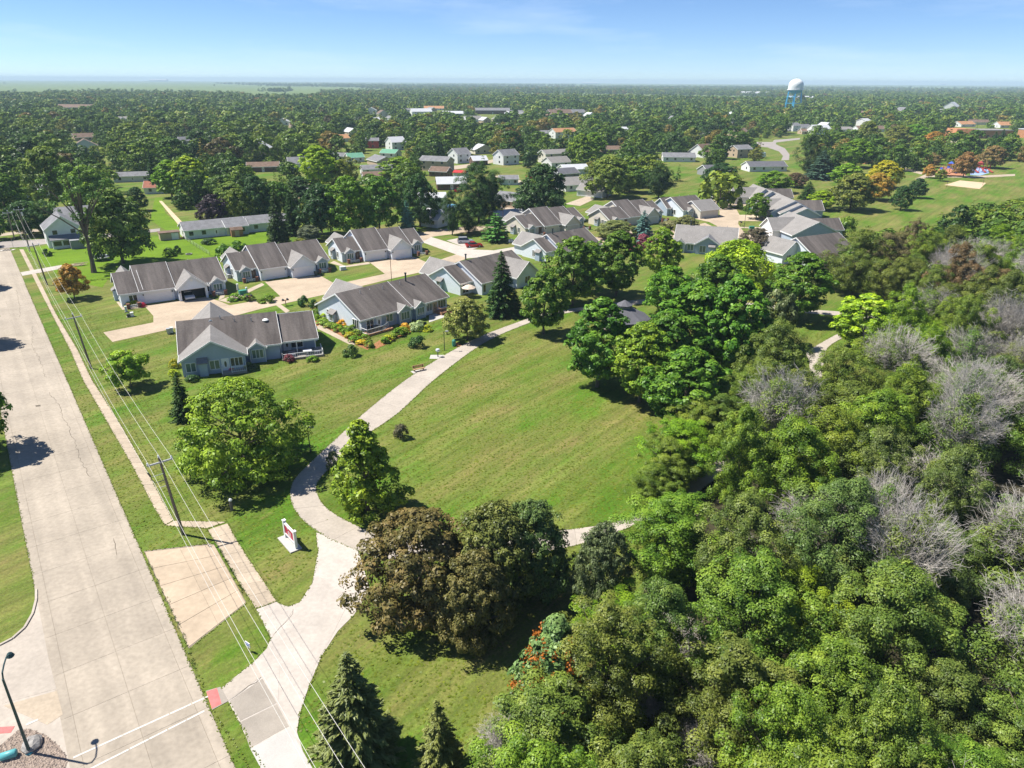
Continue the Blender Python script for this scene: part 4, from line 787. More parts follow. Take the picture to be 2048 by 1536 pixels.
rows = [
 ('white ranch house with grey roof, left one of the pair behind the estate', (-87.99, 209.74), 17, 8.5, 33, 'siding_white', 'roof_grey', 1, 0.4, 5),
 ('white ranch house beside the brown shed, right one of the pair', (-77.06, 217.71), 16, 8, 33, 'siding_white', 'roof_grey', 1, 0.4, 4),
 ('low grey-roofed link house between the two white ranch houses', (-82.25, 211.39), 6, 7, 33, 'wall_pale', 'roof_grey', 1, 0.4, 2),
 ('grey garage with wide roof behind the white corner house', (-137.62, 225.06), 9, 12, 30, 'wall_grey', 'roof_grey', 1, 0.45, 2),
 ('white outbuilding with grey roof at the end of the lane', (-168.91, 326.55), 15, 7, 20, 'siding_white', 'roof_grey', 1, 0.4, 3),
 ('white house with red-brown roof by the gravel lane', (-141.99, 292.15), 9, 8, 15, 'siding_white', 'roof_red', 1, 0.5, 2),
 ('brown ranch house with hip-like roof among the left trees', (-123.92, 366.63), 15, 9, 15, 'wall_brown', 'roof_brown', 1, 0.4, 3),
 ('small white gabled house left of the tall yellow-green trees', (-111.23, 382.69), 10, 9, 25, 'siding_white', 'roof_grey', 1, 0.6, 2),
 ('low white house with long grey roof left of the round dark tree', (-66.32, 358.80), 15, 8, 20, 'siding_white', 'roof_grey', 1, 0.4, 3),
 ('second low white house just in front, darker roof', (-62.15, 332.60), 12, 7, 20, 'wall_pale', 'roof_brown', 1, 0.4, 3),
 ('tan two-storey house with blue-grey roof', (-38.67, 374.79), 15, 9, -20, 'wall_tan', 'roof_grey', 2, 0.4, 3),
 ('brown gabled house in front of the tan two-storey house', (-34.34, 350.29), 9, 7, -20, 'wall_brown', 'roof_brown', 1, 0.5, 2),
 ('white gable-fronted house beyond the tan house', (-29.78, 411.14), 9, 9, 40, 'siding_white', 'roof_grey', 2, 0.6, 2),
 ('white house with grey roof right of the small conifer', (-18.80, 401.46), 8, 8, 20, 'wall_brown', 'roof_silver', 1, 0.5, 2),
 ('white two-storey house with steep grey roof behind the pines', (-3.91, 404.69), 11, 9, 40, 'siding_white', 'roof_grey', 2, 0.6, 2),
 ('dark-sided bungalow with pale hipped roof and red truck', (-26.15, 307.98), 12, 9, 10, 'wall_brown', 'roof_silver', 1, 0.5, 3),
 ('pale blue garden pavilion standing on the open lawn', (-2.01, 323.10), 8, 7, 5, 'wall_pale', 'roof_grey', 1, 0.35, 3),
 ('pale green two-storey house with silver roof left of the blue pool', (-28.15, 252.76), 9, 8, 10, 'wall_pale', 'roof_silver', 2, 0.3, 2),
 ('white gabled cottage at the end of the upper drive', (-24.21, 225.71), 7, 8, -30, 'siding_white', 'roof_silver', 1, 0.6, 2),
 ('tan gabled house with the white car parked outside', (-0.71, 264.48), 9, 9, -35, 'wall_tan', 'roof_grey', 1, 0.5, 2),
 ('low silver-roofed building just behind the cream-fronted duplex', (0.70, 234.26), 16, 7, 30, 'wall_grey', 'roof_silver', 1, 0.35, 3),
 ('white house with wide grey roof and brick chimney beside the white garage', (26.16, 308.43), 15, 11, 25, 'siding_white', 'roof_clean', 1, 0.45, 3),
 ('white house with silver roof behind the chimney house', (29.51, 362.97), 13, 9, 20, 'siding_white', 'roof_silver', 1, 0.4, 3),
 ('white house with brown roof left of the big green tree pair', (22.82, 393.66), 12, 10, 30, 'siding_white', 'roof_clean', 1, 0.5, 2),
 ('grey-roofed brick house in front of the silver roof', (23.92, 345.16), 11, 9, 30, 'wall_grey', 'roof_slate', 1, 0.45, 2),
 ('brown house behind the tall pair of bright green trees', (62.04, 472.50), 12, 9, 5, 'wall_brown', 'roof_brown', 1, 0.4, 2),
 ('low pale house with broad grey roof left of the gravel turn', (94.52, 425.39), 18, 10, -5, 'siding_white', 'roof_grey', 1, 0.4, 4),
 ('grey house behind the round dark tree by the turning circle', (97.69, 359.85), 12, 10, 15, 'wall_grey', 'roof_slate', 1, 0.45, 2),
 ('tan two-storey house on the curving street with white motorhome', (136.92, 450.82), 11, 9, 25, 'wall_tan', 'roof_grey', 2, 0.45, 2),
 ('long grey-roofed house with white sunroom below the curving street', (128.93, 380.14), 20, 10, 8, 'siding_white', 'roof_slate', 1, 0.4, 4),
 ('brown-roofed two-storey house above the curving street', (181.37, 608.85), 13, 10, 30, 'wall_tan', 'roof_brown', 2, 0.5, 2),
 ('orange-roofed white house half way to the horizon', (39.26, 598.84), 20, 10, 30, 'siding_white', 'roof_orange', 2, 0.5, 3),
 ('grey-roofed low house left of the orange-roofed one', (29.48, 620.35), 16, 9, 10, 'wall_grey', 'roof_grey', 1, 0.4, 3),
 ('brown brick tall house among far trees', (57.43, 955.75), 30, 16, 20, 'wall_brown', 'roof_brown', 2, 0.5, 3),
 ('far white house with pale roof left of centre', (-118.93, 977.09), 26, 14, 20, 'siding_white', 'roof_silver', 2, 0.5, 3),
 ('far long house with blue-grey roof left of centre', (-78.12, 981.81), 28, 14, 5, 'wall_grey', 'roof_silver', 1, 0.4, 3),
 ('far white gabled house in front of the blue-grey roof', (-45.29, 838.73), 20, 13, 30, 'siding_white', 'roof_clean', 1, 0.5, 2),
 ('far brick block with grey roof near the skyline centre', (-28.42, 1032.58), 46, 16, 4, 'wall_brown', 'roof_grey', 2, 0.35, 5),
 ('far tan house right of the brick block', (3.48, 1020.93), 24, 14, 12, 'wall_tan', 'roof_grey', 1, 0.4, 3),
 ('far pink-roofed house under the skyline', (-121.27, 1162.30), 30, 14, 5, 'siding_white', 'roof_orange', 1, 0.45, 3),
 ('far white house right of the brown brick house', (78.85, 971.68), 24, 14, 25, 'siding_white', 'roof_grey', 2, 0.5, 2),
 ('house with bright green roof left of the yellow-green tree', (-88.55, 413.51), 9, 8, 30, 'siding_white', 'roof_green', 1, 0.5, 2),
 ('small green-roofed house right of the yellow-green tree', (-72.34, 439.74), 10, 8, -20, 'siding_white', 'roof_green', 1, 0.45, 2),
 ('red barn-like shed among the trees left of centre', (-93.86, 499.48), 8, 6, 10, 'wall_red', 'roof_grey', 2, 0.5, 1),
 ('white steep-gabled house behind the red shed', (-76.90, 489.22), 10, 10, 35, 'siding_white', 'roof_silver', 2, 0.6, 2),
 ('tan-roofed house among the far left trees', (-129.64, 552.24), 16, 10, 25, 'siding_white', 'roof_orange', 1, 0.45, 2),
 ('house with grey roof left of the tan-roofed house', (-99.98, 418.32), 13, 8, 5, 'siding_white', 'roof_grey', 1, 0.4, 2),
 ('grey roof peeping from the middle of the left wood', (-226.44, 523.62), 14, 9, 10, 'wall_grey', 'roof_slate', 1, 0.5, 2),
 ('brown house high in the left trees', (-314.94, 549.24), 13, 10, 40, 'wall_tan', 'roof_brown', 1, 0.5, 2),
 ('small orange-roofed outbuilding in the left trees', (-270.74, 474.29), 8, 6, 20, 'wall_tan', 'roof_orange', 1, 0.45, 1),
 ('long grey-roofed hall far back on the left', (-646.79, 1129.07), 56, 22, -6, 'wall_grey', 'roof_brown', 1, 0.35, 5),
 ('white cottage beside the big left shade tree', (-181.95, 281.36), 9, 7, 20, 'siding_white', 'roof_silver', 1, 0.5, 2),
 ('white twin-gabled house right of the water tower', (265.53, 655.78), 16, 11, 15, 'siding_white', 'roof_silver', 2, 0.55, 2),
 ('white house with long pale roof right of the twin gables', (297.75, 691.02), 22, 10, 5, 'siding_white', 'roof_clean', 1, 0.4, 3),
 ('white house with red-brown roof behind the round autumn tree', (329.61, 700.50), 26, 11, 5, 'siding_white', 'roof_brown', 1, 0.45, 3),
 ('small white house left of the dark round tree above the park', (259.99, 702.03), 10, 9, 30, 'siding_white', 'roof_grey', 2, 0.5, 1),
 ('large white gable far right above the school', (748.23, 1304.03), 30, 20, 50, 'siding_white', 'roof_silver', 2, 0.7, 2),
 ('tan-roofed house left above the brick school', (470.50, 791.00), 20, 12, 20, 'siding_white', 'roof_orange', 1, 0.45, 3),
 ('brown-roofed house above the brick school', (508.76, 831.29), 22, 11, 0, 'siding_white', 'roof_brown', 1, 0.45, 3),
 ('tan-roofed house at right above the school roof', (503.25, 776.61), 18, 12, 10, 'siding_white', 'roof_orange', 1, 0.5, 3),
 ('tan house low at the left end of the white houses by the tower', (257.22, 661.45), 12, 9, 5, 'wall_tan', 'roof_brown', 1, 0.4, 2),
 ('small brick park shelter with hipped roof among the park trees', (198.27, 417.10), 6, 5, 20, 'brick_orange', 'roof_grey', 1, 0.4, 1),
]
for lab, p, L, W, dg, wl_, rf_, st, pt, wn_ in rows: town_house(lab, p, L, W, dg, wl_, rf_, st, pt, 'x', wins=wn_, dmat='door_white' if wn_ > 2 else None)
g = town_house('white double garage with grey gable roof on the open lawn', (32.29, 290.20), 9, 11, 60, 'siding_white', 'roof_clean', 1, 0.4, 'y', name='garage', wins=1)
for k in (-1, 1): garage_door(g, -4.5, k * 2.4, 3.0, 2.1, '-x')
shed = thing('shed', 'small brown timber shed behind the left white ranch house', 'shed', P3((-80.24, 207.02), 0), R(30))
ob('wall', gable_wall(-1.6, 1.6, -1.2, 1.2, 1.9, 2.5, 'x'), 'wood_deck', shed); ob('roof', gable_roof(-1.6, 1.6, -1.2, 1.2, 1.9, 2.5, 'x', .15, .15)[0], 'roof_brown', shed); ob('door', box(-0.6, 0.6, -1.25, -1.19, 0, 1.8), 'wall_tan', shed)
shed = thing('shed', 'red-roofed open shed by the brown gabled house', 'shed', P3((-24.58, 346.89), 0), R(-20)); ob('wall', box(-3, 3, -2, 2, 0, 2.2), 'siding_white', shed); ob('roof', gable_roof(-3, 3, -2, 2, 2.2, 3.0, 'x')[0], 'stop_red', shed)
shed = thing('shed', 'flat wooden shed at the right of the big shade tree', 'shed', P3((-97.65, 202.31), 0), R(32)); ob('wall', box(-2.6, 2.6, -1.6, 1.6, 0, 2.0), 'wall_tan', shed); ob('roof', box(-2.8, 2.8, -1.8, 1.8, 2.0, 2.15), 'roof_brown', shed); ob('door', box(0.4, 2.2, -1.65, -1.59, 0, 1.9), 'siding_white', shed)

# school
sch = thing('school', 'low orange brick school with sloping brick end walls', 'school', P3((384.97, 623.18), 0), R(4), None)
HOUSES.append((*(384.97, 623.18), 30)); HOUSES.append((*(395.92, 592.12), 30))
ob('wall', ([(-26, -8, 0), (-10, -12, 0), (-10, 8, 0), (-26, 8, 0), (-24, -7, 7.5), (-11, -11, 7.5), (-11, 7, 7.5), (-24, 7, 7.5)], box(0, 1, 0, 1, 0, 1)[1]), 'brick_orange', sch)
ob('wall', box(-9.9, 25, -6, 14, 0, 6.0), 'brick_orange', sch); ob('roof', box(-9.8, 25.3, -6.3, 14.3, 6.0, 6.5), 'roof_clean', sch)
for k in range(6): ob('window', box(-7 + k * 5, -5 + k * 5, -6.06, -5.98, 0.8, 2.6), 'glass', sch)
ob('wall', box(40, 75, -16, 8, 0, 6.5), 'brick_orange', sch); ob('roof', box(39.7, 75.3, -16.3, 8.3, 6.5, 7.1), 'roof_silver', sch)
for i, (lab, p, L, hgt) in enumerate((('far white farm shed on the left skyline', (-5484.39, 11939.38), 260, 34), ('far white warehouse right of centre near the skyline', (1165.06, 11766.67), 240, 22), ('far white buildings beyond the water tower', (784.97, 2548.12), 60, 12), ('far white roof left beyond the water tower', (871.40, 2660.77), 50, 10), ('far white barn on the right skyline', (9793.69, 17633.51), 150, 30), ('pale long roof behind the water tower legs', (727.04, 1943.81), 60, 9))):
    f = thing('far_building', lab, 'building', P3(p, 0), 0, 'far white buildings'); HOUSES.append((p[0], p[1], L * 0.6))
    ob('wall', box(-L / 2, L / 2, -L / 6, L / 6, 0, hgt * 0.6), 'siding_white', f); ob('roof', gable_roof(-L / 2, L / 2, -L / 6, L / 6, hgt * 0.6, hgt, 'x', 1, 1, 0.5)[0], 'roof_silver', f)

HOUSES.append((470.0, 1284.0, 16))                              # water tower, built further down

# ------------------------------------------------------------------ trees
rs = np.random.RandomState(11)
def unit(a): return a / np.maximum(np.linalg.norm(a, axis=1, keepdims=True), 1e-9)
def leaf_mesh(name, c, nrm, size, tint, m='leaf', aspect=0.6, tang=None):
    """Pointed, slightly folded leaf blades at the given places."""
    n = len(c)
    t = tang if tang is not None else rs.normal(size=(n, 3))
    t = unit(t - (t * nrm).sum(1, keepdims=True) * nrm); b = np.cross(nrm, t)
    s = size[:, None]
    v = np.empty((n, 4, 3))
    v[:, 0] = c + t * s; v[:, 1] = c + b * s * aspect + nrm * s * 0.22; v[:, 2] = c - t * s; v[:, 3] = c - b * s * aspect + nrm * s * 0.22
    me = bpy.data.meshes.new(name)
    me.vertices.add(n * 4); me.vertices.foreach_set('co', v.reshape(-1))
    me.loops.add(n * 4); me.loops.foreach_set('vertex_index', np.arange(n * 4, dtype=np.int32))
    me.polygons.add(n); me.polygons.foreach_set('loop_start', np.arange(0, n * 4, 4, dtype=np.int32)); me.polygons.foreach_set('loop_total', np.full(n, 4, dtype=np.int32))
    at = me.attributes.new('tint', 'FLOAT', 'POINT'); at.data.foreach_set('value', np.repeat(np.clip(tint, 0, 1), 4).astype(np.float32))
    me.update(); me.validate(); me.materials.append(MATS[m])
    return me
def profile(kind, z):
    if kind == 'egg': return np.sin(np.pi * np.clip(z, 0.02, 1) ** 0.75) ** 0.62
    if kind == 'round': return np.sqrt(np.clip(1 - (2 * z - 1) ** 2, 0.02, 1))
    if kind == 'dome': return np.sqrt(np.clip(1 - z ** 2.2, 0.02, 1)) * np.clip(0.72 + z * 1.2, 0, 1)
    if kind == 'cone': return np.clip(1.02 - z, 0.03, 1) ** 0.75 * np.clip(0.55 + z * 3, 0, 1)
    if kind == 'vase': return (0.45 + 0.55 * np.clip(z * 1.6, 0, 1)) * np.sqrt(np.clip(1 - np.clip(z - 0.45, 0, 1) ** 2 / 0.31, 0.03, 1))
    return np.ones_like(z)
def broad(name, RR, H, zb, kind, lobes, per, leaf, lr, flat=0.85, rough=0.0, m='leaf', core=0.12, tip=0.0, up=0.32):
    """Crown of many overlapping boughs, each a tuft of leaves; also the boughs' centres for the limbs."""
    z = rs.rand(lobes); ang = np.arange(lobes) * 2.39996 + rs.rand(lobes) * 0.9
    pr = profile(kind, z); u = rs.rand(lobes)
    rad = RR * pr * np.where(u < 0.72, 0.66 + 0.30 * rs.rand(lobes), 0.15 + 0.5 * rs.rand(lobes))
    wob = 1 + rough * np.sin(ang * 3 + z * 5 + rs.rand() * 6) + rough * 0.7 * rs.normal(size=lobes)
    rad *= np.clip(wob, 0.55, 1.35)
    L = lr * RR * (0.7 + 0.6 * rs.rand(lobes))
    zz = zb + (H - zb) * (0.04 + 0.92 * z) + rough * 0.8 * rs.normal(size=lobes)
    lc = np.stack([rad * np.cos(ang), rad * np.sin(ang), zz - L * 0.55], 1)
    lc[:, 2] = np.maximum(lc[:, 2], zb * 0.6 + L * 0.5)
    ax = np.array([0, 0, zb + (H - zb) * 0.38])
    C, N, S, T = [], [], [], []
    for i in range(lobes):
        k = int(per * (L[i] / (lr * RR)) ** 2)
        out = unit((lc[i] - ax)[None] + 1e-6)
        d = unit(unit(rs.normal(size=(k, 3))) + out * 0.55 + np.array([0, 0, up]))
        q = 0.5 + 0.55 * np.sqrt(rs.rand(k, 1)); q[rs.rand(k) < core] *= 0.55
        p = lc[i] + d * L[i] * q * np.array([1, 1, flat])
        C.append(p); N.append(unit(d * 1.15 + rs.normal(size=(k, 3)) * 0.30 + np.array([0, 0, 0.35])))
        S.append(leaf * (0.55 + 0.9 * rs.rand(k)) * rs.uniform(0.75, 1.25)); T.append(np.clip(0.5 + 0.24 * rs.normal() + 0.20 * rs.normal(size=k) + tip * (q[:, 0] - 0.8), 0, 1))
    me = leaf_mesh(name, np.concatenate(C), np.concatenate(N), np.concatenate(S), np.concatenate(T), m)
    return me, lc
def trunk_mesh(name, lc, H, r0, m='bark', top=0.62, limbs=9, lean=0.0, n=7):
    parts = []
    k = 5; path = [(lean * H * (i / k) ** 2 + rs.normal() * 0.05, rs.normal() * 0.05, H * top * i / k) for i in range(k + 1)]
    parts.append(tube([(path[0][0], path[0][1], -0.15)] + path[1:], [r0 * 1.25] + [r0 * (1 - 0.75 * i / k) for i in range(1, k + 1)], n))
    for i in rs.choice(len(lc), min(limbs, len(lc)), replace=False):
        e = Vector(lc[i]); z0 = min(max(e.z * 0.55, H * 0.12), H * top * 0.92); t = z0 / (H * top)
        s = Vector((lean * H * t * t, 0, z0)); mid = s.lerp(e, 0.5) + Vector((0, 0, 0.3))
        parts.append(tube([s, mid, e], [r0 * 0.42 * (1 - t * 0.4), r0 * 0.25, r0 * 0.07], 5))
    return mesh(name, join(*parts), m)
def conifer(name, RR, H, zb, whorls, m='leaf', droop=0.25, size=0.34, power=0.9, dens=1.0):
    C, N, S, T, TG = [], [], [], [], []
    for w in range(whorls):
        z = (w + rs.rand() * 0.6) / whorls; Lb = RR * (1 - z) ** power + 0.12
        for b in range(int((5 + 5 * (1 - z)) * dens)):
            a = rs.rand() * 6.283; ll = Lb * rs.uniform(0.55, 1.15); k = max(4, int(ll * 15 * dens))
            t = np.sqrt(rs.rand(k)); dirv = np.array([math.cos(a), math.sin(a), 0]); side = np.array([-math.sin(a), math.cos(a), 0])
            p = dirv * (t * ll)[:, None] + side * (rs.normal(size=k) * 0.16 * ll * (1.1 - t) + rs.normal(size=k) * 0.05)[:, None]
            p[:, 2] += zb + (H - zb) * z - droop * ll * t ** 1.3 + 0.12 * ll * np.maximum(t - 0.75, 0) * 3 + rs.normal(size=k) * 0.05
            C.append(p); N.append(unit(np.array([0, 0, 1.0]) + dirv * 0.35 + rs.normal(size=(k, 3)) * 0.35)); S.append(size * (0.55 + 0.7 * rs.rand(k)) * (0.6 + 0.4 * (1 - z)))
            T.append(np.clip(0.32 + 0.42 * t + 0.12 * rs.normal(size=k) + rs.normal() * 0.08, 0, 1)); TG.append(dirv + side * (rs.normal(size=k) * 0.5)[:, None] + np.array([0, 0, -0.25]))
    me = leaf_mesh(name, np.concatenate(C), np.concatenate(N), np.concatenate(S), np.concatenate(T), m, 0.30, np.concatenate(TG))
    tr = mesh(name + '_trunk', tube([(0, 0, -0.1), (0, 0, H * 0.55), (0, 0, H * 0.97)], [RR * 0.075, RR * 0.045, 0.02], 6), 'bark')
    return me, tr
def twigs(name, RR, H, z0, n, r0=0.045, m='bark_grey', spread=1.0):
    """Bare, fine-branched dead wood."""
    parts = []
    for i in range(n):
        a = rs.rand() * 6.283; rr = RR * math.sqrt(rs.rand()) * 0.9
        s = Vector((rr * 0.25 * math.cos(a), rr * 0.25 * math.sin(a), z0 + (H - z0) * rs.uniform(0, 0.45)))
        e = Vector((rr * math.cos(a), rr * math.sin(a), z0 + (H - z0) * rs.uniform(0.55, 1.0) * (1 - 0.35 * (rr / RR) ** 2)))
        mid = s.lerp(e, 0.55) + Vector(rs.normal(size=3) * 0.22)
        parts.append(tube([s, mid, e], [r0, r0 * 0.6, r0 * 0.3], 3, False))
        for j in range(7):
            t = rs.uniform(0.3, 1.0); p = (s.lerp(mid, t / 0.55) if t < 0.55 else mid.lerp(e, (t - 0.55) / 0.45)); d = (e - s).normalized() + Vector(rs.normal(size=3) * 0.75); q = p + d.normalized() * rs.uniform(0.35, 1.0) * spread
            parts.append(tube([p, q], [r0 * 0.45, r0 * 0.22], 3, False))
            for jj in range(2):
                d2 = (q - p).normalized() + Vector(rs.normal(size=3) * 0.8); w = p.lerp(q, rs.uniform(0.4, 1)); parts.append(tube([w, w + d2.normalized() * rs.uniform(0.2, 0.55) * spread], [r0 * 0.3, r0 * 0.18], 3, False))
    return mesh(name, join(*parts), m)

PROTO = {}          # kind -> list of (crown mesh, trunk mesh, R, H, extra mesh or None)
def add(kind, RR, H, *a, r0=0.22, limbs=9, extra=None, top=0.62, **k):
    cm, lc = broad('crown', RR, H, *a, **k); PROTO.setdefault(kind, []).append((cm, trunk_mesh('trunk', lc, H, r0, limbs=limbs, top=top), RR, H, extra))
for q in range(3): add('maple', 4.3, 12.5, 2.0, 'egg', 300, 52, 0.20, 0.155, rough=0.13, flat=0.8, up=0.55, core=0.2)
for q in range(2): add('round', 4.6, 10.5, 1.7, 'dome', 280, 52, 0.19, 0.155, rough=0.14, up=0.5, core=0.2)
for q in range(4): add('wood', 3.7, 12.0, 1.5, 'egg' if q % 2 else 'vase', 250, 190, 0.072, 0.165, rough=0.42, r0=0.2, flat=1.15, up=0.45, core=0.15)
add('locust', 7.4, 11.0, 0.7, 'dome', 420, 66, 0.15, 0.115, rough=0.12, flat=0.6, r0=0.2, limbs=16, up=0.6)
for q in range(2): add('crab', 5.0, 9.5, 0.9, 'dome', 400, 62, 0.13, 0.125, rough=0.12, flat=0.85, limbs=12, up=0.5)
for q in range(2): add('cone', 3.9, 11.0, 0.5, 'cone', 250, 50, 0.17, 0.15, rough=0.26, up=0.55)
add('small', 2.6, 6.0, 1.3, 'round', 60, 90, 0.17, 0.27, rough=0.2, r0=0.09)
add('pear', 2.6, 7.2, 1.2, 'egg', 90, 90, 0.16, 0.24, rough=0.05, r0=0.1)
for q in range(2): add('bush', 1.0, 1.5, 0.05, 'dome', 30, 45, 0.10, 0.33, rough=0.1, r0=0.04, limbs=3)
add('weeping', 5.5, 9.0, 0.6, 'dome', 170, 110, 0.17, 0.19, rough=0.15, flat=1.3)
add('sparse', 5.5, 19.0, 9.5, 'round', 42, 55, 0.17, 0.15, rough=0.35, r0=0.42, limbs=26, top=0.5)
for q in range(2):
    cm, lc = broad('crown', 3.4, 9.2, 1.2, 'dome', 150, 150, 0.085, 0.2, rough=0.4, flat=1.1)
    PROTO.setdefault('halfdead', []).append((cm, trunk_mesh('trunk', lc, 10, 0.18, 'bark_grey', limbs=14), 3.4, 10.0, twigs('bare_twigs', 3.9, 11.0, 3.6, 230, 0.024)))
for q in range(2):
    cm, lc = broad('crown', 3.2, 6.0, 0.6, 'round', 26, 110, 0.14, 0.3, rough=0.3)
    PROTO.setdefault('dead', []).append((cm, trunk_mesh('trunk', lc, 8, 0.16, 'bark_grey', limbs=14), 3.2, 9.0, twigs('bare_twigs', 3.2, 9.2, 1.5, 380, 0.024)))
for q in range(2):
    cm, tr = conifer('crown', 3.0, 11.0, 0.3, 46, droop=0.27, size=0.29, power=0.8, dens=1.35); PROTO.setdefault('spruce', []).append((cm, tr, 3.0, 11.0, None))
cm, tr = conifer('crown', 2.9, 10.0, 0.6, 20, droop=0.05, size=0.42, power=0.6, dens=1.1); PROTO['pine'] = [(cm, tr, 2.9, 10.0, None)]
for q in range(4): add('town', 5.2, 12.0, 1.4, ('dome', 'egg', 'round', 'vase')[q], 75, 26, 0.46, 0.25, rough=0.14, m='leaf_far', r0=0.25, limbs=5)
cm, tr = conifer('crown', 2.8, 12.0, 0.5, 16, m='leaf_far', droop=0.3, size=0.6, dens=0.55); PROTO['town_fir'] = [(cm, tr, 2.8, 12.0, None)]
for q in range(3): add('speck', 5.6, 12.0, 0.6, ('dome', 'round', 'egg')[q], 26, 14, 0.95, 0.32, rough=0.15, m='leaf_far', r0=0.25, limbs=2)

GREEN = dict(maple=(0.045, 0.102, 0.010), round=(0.062, 0.128, 0.010), wood=(0.070, 0.112, 0.018), locust=(0.104, 0.152, 0.012), crab=(0.062, 0.085, 0.024), bronze=(0.080, 0.068, 0.022), cone=(0.092, 0.155, 0.009), small=(0.095, 0.155, 0.010), pear=(0.185, 0.120, 0.018),
             spruce=(0.034, 0.070, 0.022), blue=(0.070, 0.130, 0.115), pine=(0.050, 0.150, 0.030), dark=(0.024, 0.060, 0.014), lime=(0.135, 0.205, 0.010), bright=(0.078, 0.150, 0.010), olive=(0.085, 0.115, 0.018), purple=(0.034, 0.020, 0.026), autumn=(0.225, 0.140, 0.022), yellow=(0.26, 0.23, 0.012), spr_tip=(0.074, 0.100, 0.024), redbush=(0.13, 0.035, 0.04), flower=(0.19, 0.23, 0.012), goldf=(0.36, 0.24, 0.02), rust=(0.14, 0.07, 0.035))
LEAF = 1.95
def vary(c, a=0.12): return tuple(max(0.0, x * LEAF * (1 + random.uniform(-a, a))) for x in c) + (1,)
NTREE = 0
def plant_tree(kind, x, y, h, r, col, label, name='tree', cat='tree', group=None, idx=None, rz=None):
    global NTREE
    NTREE += 1
    pl = PROTO[kind]; cm, tr, RR, HH, ex = pl[(NTREE if idx is None else idx) % len(pl)]
    o = thing(name, label, cat, (x, y, 0), random.uniform(0, 6.28) if rz is None else rz, group)
    o.scale = (r / RR, r / RR, h / HH)
    link('trunk' if kind != 'bush' else 'stem', tr, o)
    c = link('crown' if kind != 'bush' else 'foliage', cm, o); c.color = vary(tuple(v * (0.86 if kind in ('wood', 'halfdead') else 1.0) for v in (GREEN[col] if isinstance(col, str) else col)))
    if ex: link('bare_twigs', ex, o)
    return o
random.seed(21)
KEEP = []           # where single trees already stand
def T(kind, pos, col, label, **k):
    x, y, h, r = pos; KEEP.append((x, y, r)); return plant_tree(kind, x, y, h, r, col, label, **k)
# --- single trees of the foreground and the lawns
T('locust', (-31.1, 72.6, 11.8, 7.8), 'locust', 'wide light green spreading tree beside the path bend', rz=0.4)
T('cone', (-15.2, 64.1, 10.9, 4.1), 'cone', 'yellow-green cone-shaped tree inside the path bend', rz=1.0)
T('crab', (-7.6, 48.4, 10.2, 5.5), 'bronze', 'bronze-leaved wide crab tree over the path junction', idx=0)
T('crab', (-1.6, 49.7, 10.0, 4.4), (0.074, 0.084, 0.022), 'green and bronze middle tree of the three by the path junction', idx=1)
T('crab', (1.7, 51.4, 9.4, 3.8), (0.058, 0.094, 0.026), 'dark grey-green tree, right one of three by the path junction', idx=0)
T('crab', (-2.9, 45.4, 8.4, 3.3), (0.078, 0.072, 0.022), 'low bronze-green tree in front of the three by the junction', idx=1)
T('crab', (7.7, 49.1, 8.6, 2.9), (0.060, 0.078, 0.034), 'small dark tree right of the path mouth at the wood edge', idx=1)
T('spruce', (-10.3, 34.3, 9.1, 3.1), 'spr_tip', 'spruce with light tips in the lower foreground', name='spruce_tree', idx=0)
T('spruce', (-4.6, 33.1, 6.4, 1.8), 'spr_tip', 'small spruce right of the lower foreground spruce', name='spruce_tree', idx=1)
T('spruce', (-43.9, 85.8, 7.0, 1.8), 'dark', 'small dark conical evergreen beside the wide light tree', name='spruce_tree', idx=0)
T('small', (-56.4, 96.7, 5.5, 2.8), 'small', 'small yellow-green tree on the lawn left of the nearest duplex')
T('pear', (-90.7, 142.3, 7.4, 2.9), 'pear', 'amber pear tree on the lawn near the road')
T('round', (-96.0, 172.9, 18.2, 7.7), (0.062, 0.120, 0.020), 'big dense green tree behind the open-garage duplex')
T('sparse', (-98.4, 163.9, 25.6, 7.3), (0.06, 0.10, 0.022), 'tall half bare forked tree behind the amber pear tree')
T('spruce', (-2.1, 132.6, 12.7, 3.5), 'dark', 'tall dark spruce in front of the umbrella duplex', name='spruce_tree', idx=1)
T('spruce', (0.5, 132.0, 5.2, 2.1), 'dark', 'low dark fir at the foot of the tall spruce', name='spruce_tree')
T('maple', (5.6, 121.4, 12.2, 4.1), 'maple', 'maple standing alone beside the straight part of the path')
T('round', (-7.9, 118.0, 7.7, 3.8), (0.115, 0.150, 0.030), 'light olive round tree by the path, left of the tall spruce')
for u_, lab, k in (((12.2, 138.8, 14.4, 5.9), 'left maple of the group behind the gazebo', 'maple'), ((22.0, 146.3, 14.2, 5.3), 'right maple of the group behind the gazebo', 'maple'), ((16.7, 148.9, 11.3, 4.3), 'middle maple of the group behind the gazebo', 'maple'),
                   ((12.8, 97.6, 14.0, 5.1), 'large clumpy maple at the edge of the big lawn', 'maple'), ((18.1, 91.9, 12.3, 4.1), 'maple with yellow tips right of the large clumpy maple', 'maple'), ((28.1, 103.4, 14.9, 6.9), 'tallest maple in the dark clump right of the gazebo', 'maple'),
                   ((33.3, 101.4, 16.5, 5.4), 'right-hand maple of the dark clump', 'maple'), ((22.4, 83.6, 11.7, 5.3), 'front maple of the dark clump towards the wood', 'maple'), ((22.3, 98.3, 11.7, 4.4), 'middle maple in the shade of the dark clump', 'maple'), ((38.3, 130.1, 13.0, 5.0), 'rear maple of the dark clump', 'maple'),
                   ((54.4, 130.4, 13.5, 5.6), 'maple beyond the dark clump with shade on the loop lawn', 'maple'), ((33.9, 159.7, 12.3, 4.4), 'bright maple left of the long grey roof', 'maple')):
    T(k, u_, 'bright' if 'bright' in lab or 'yellow' in lab else 'maple', lab)
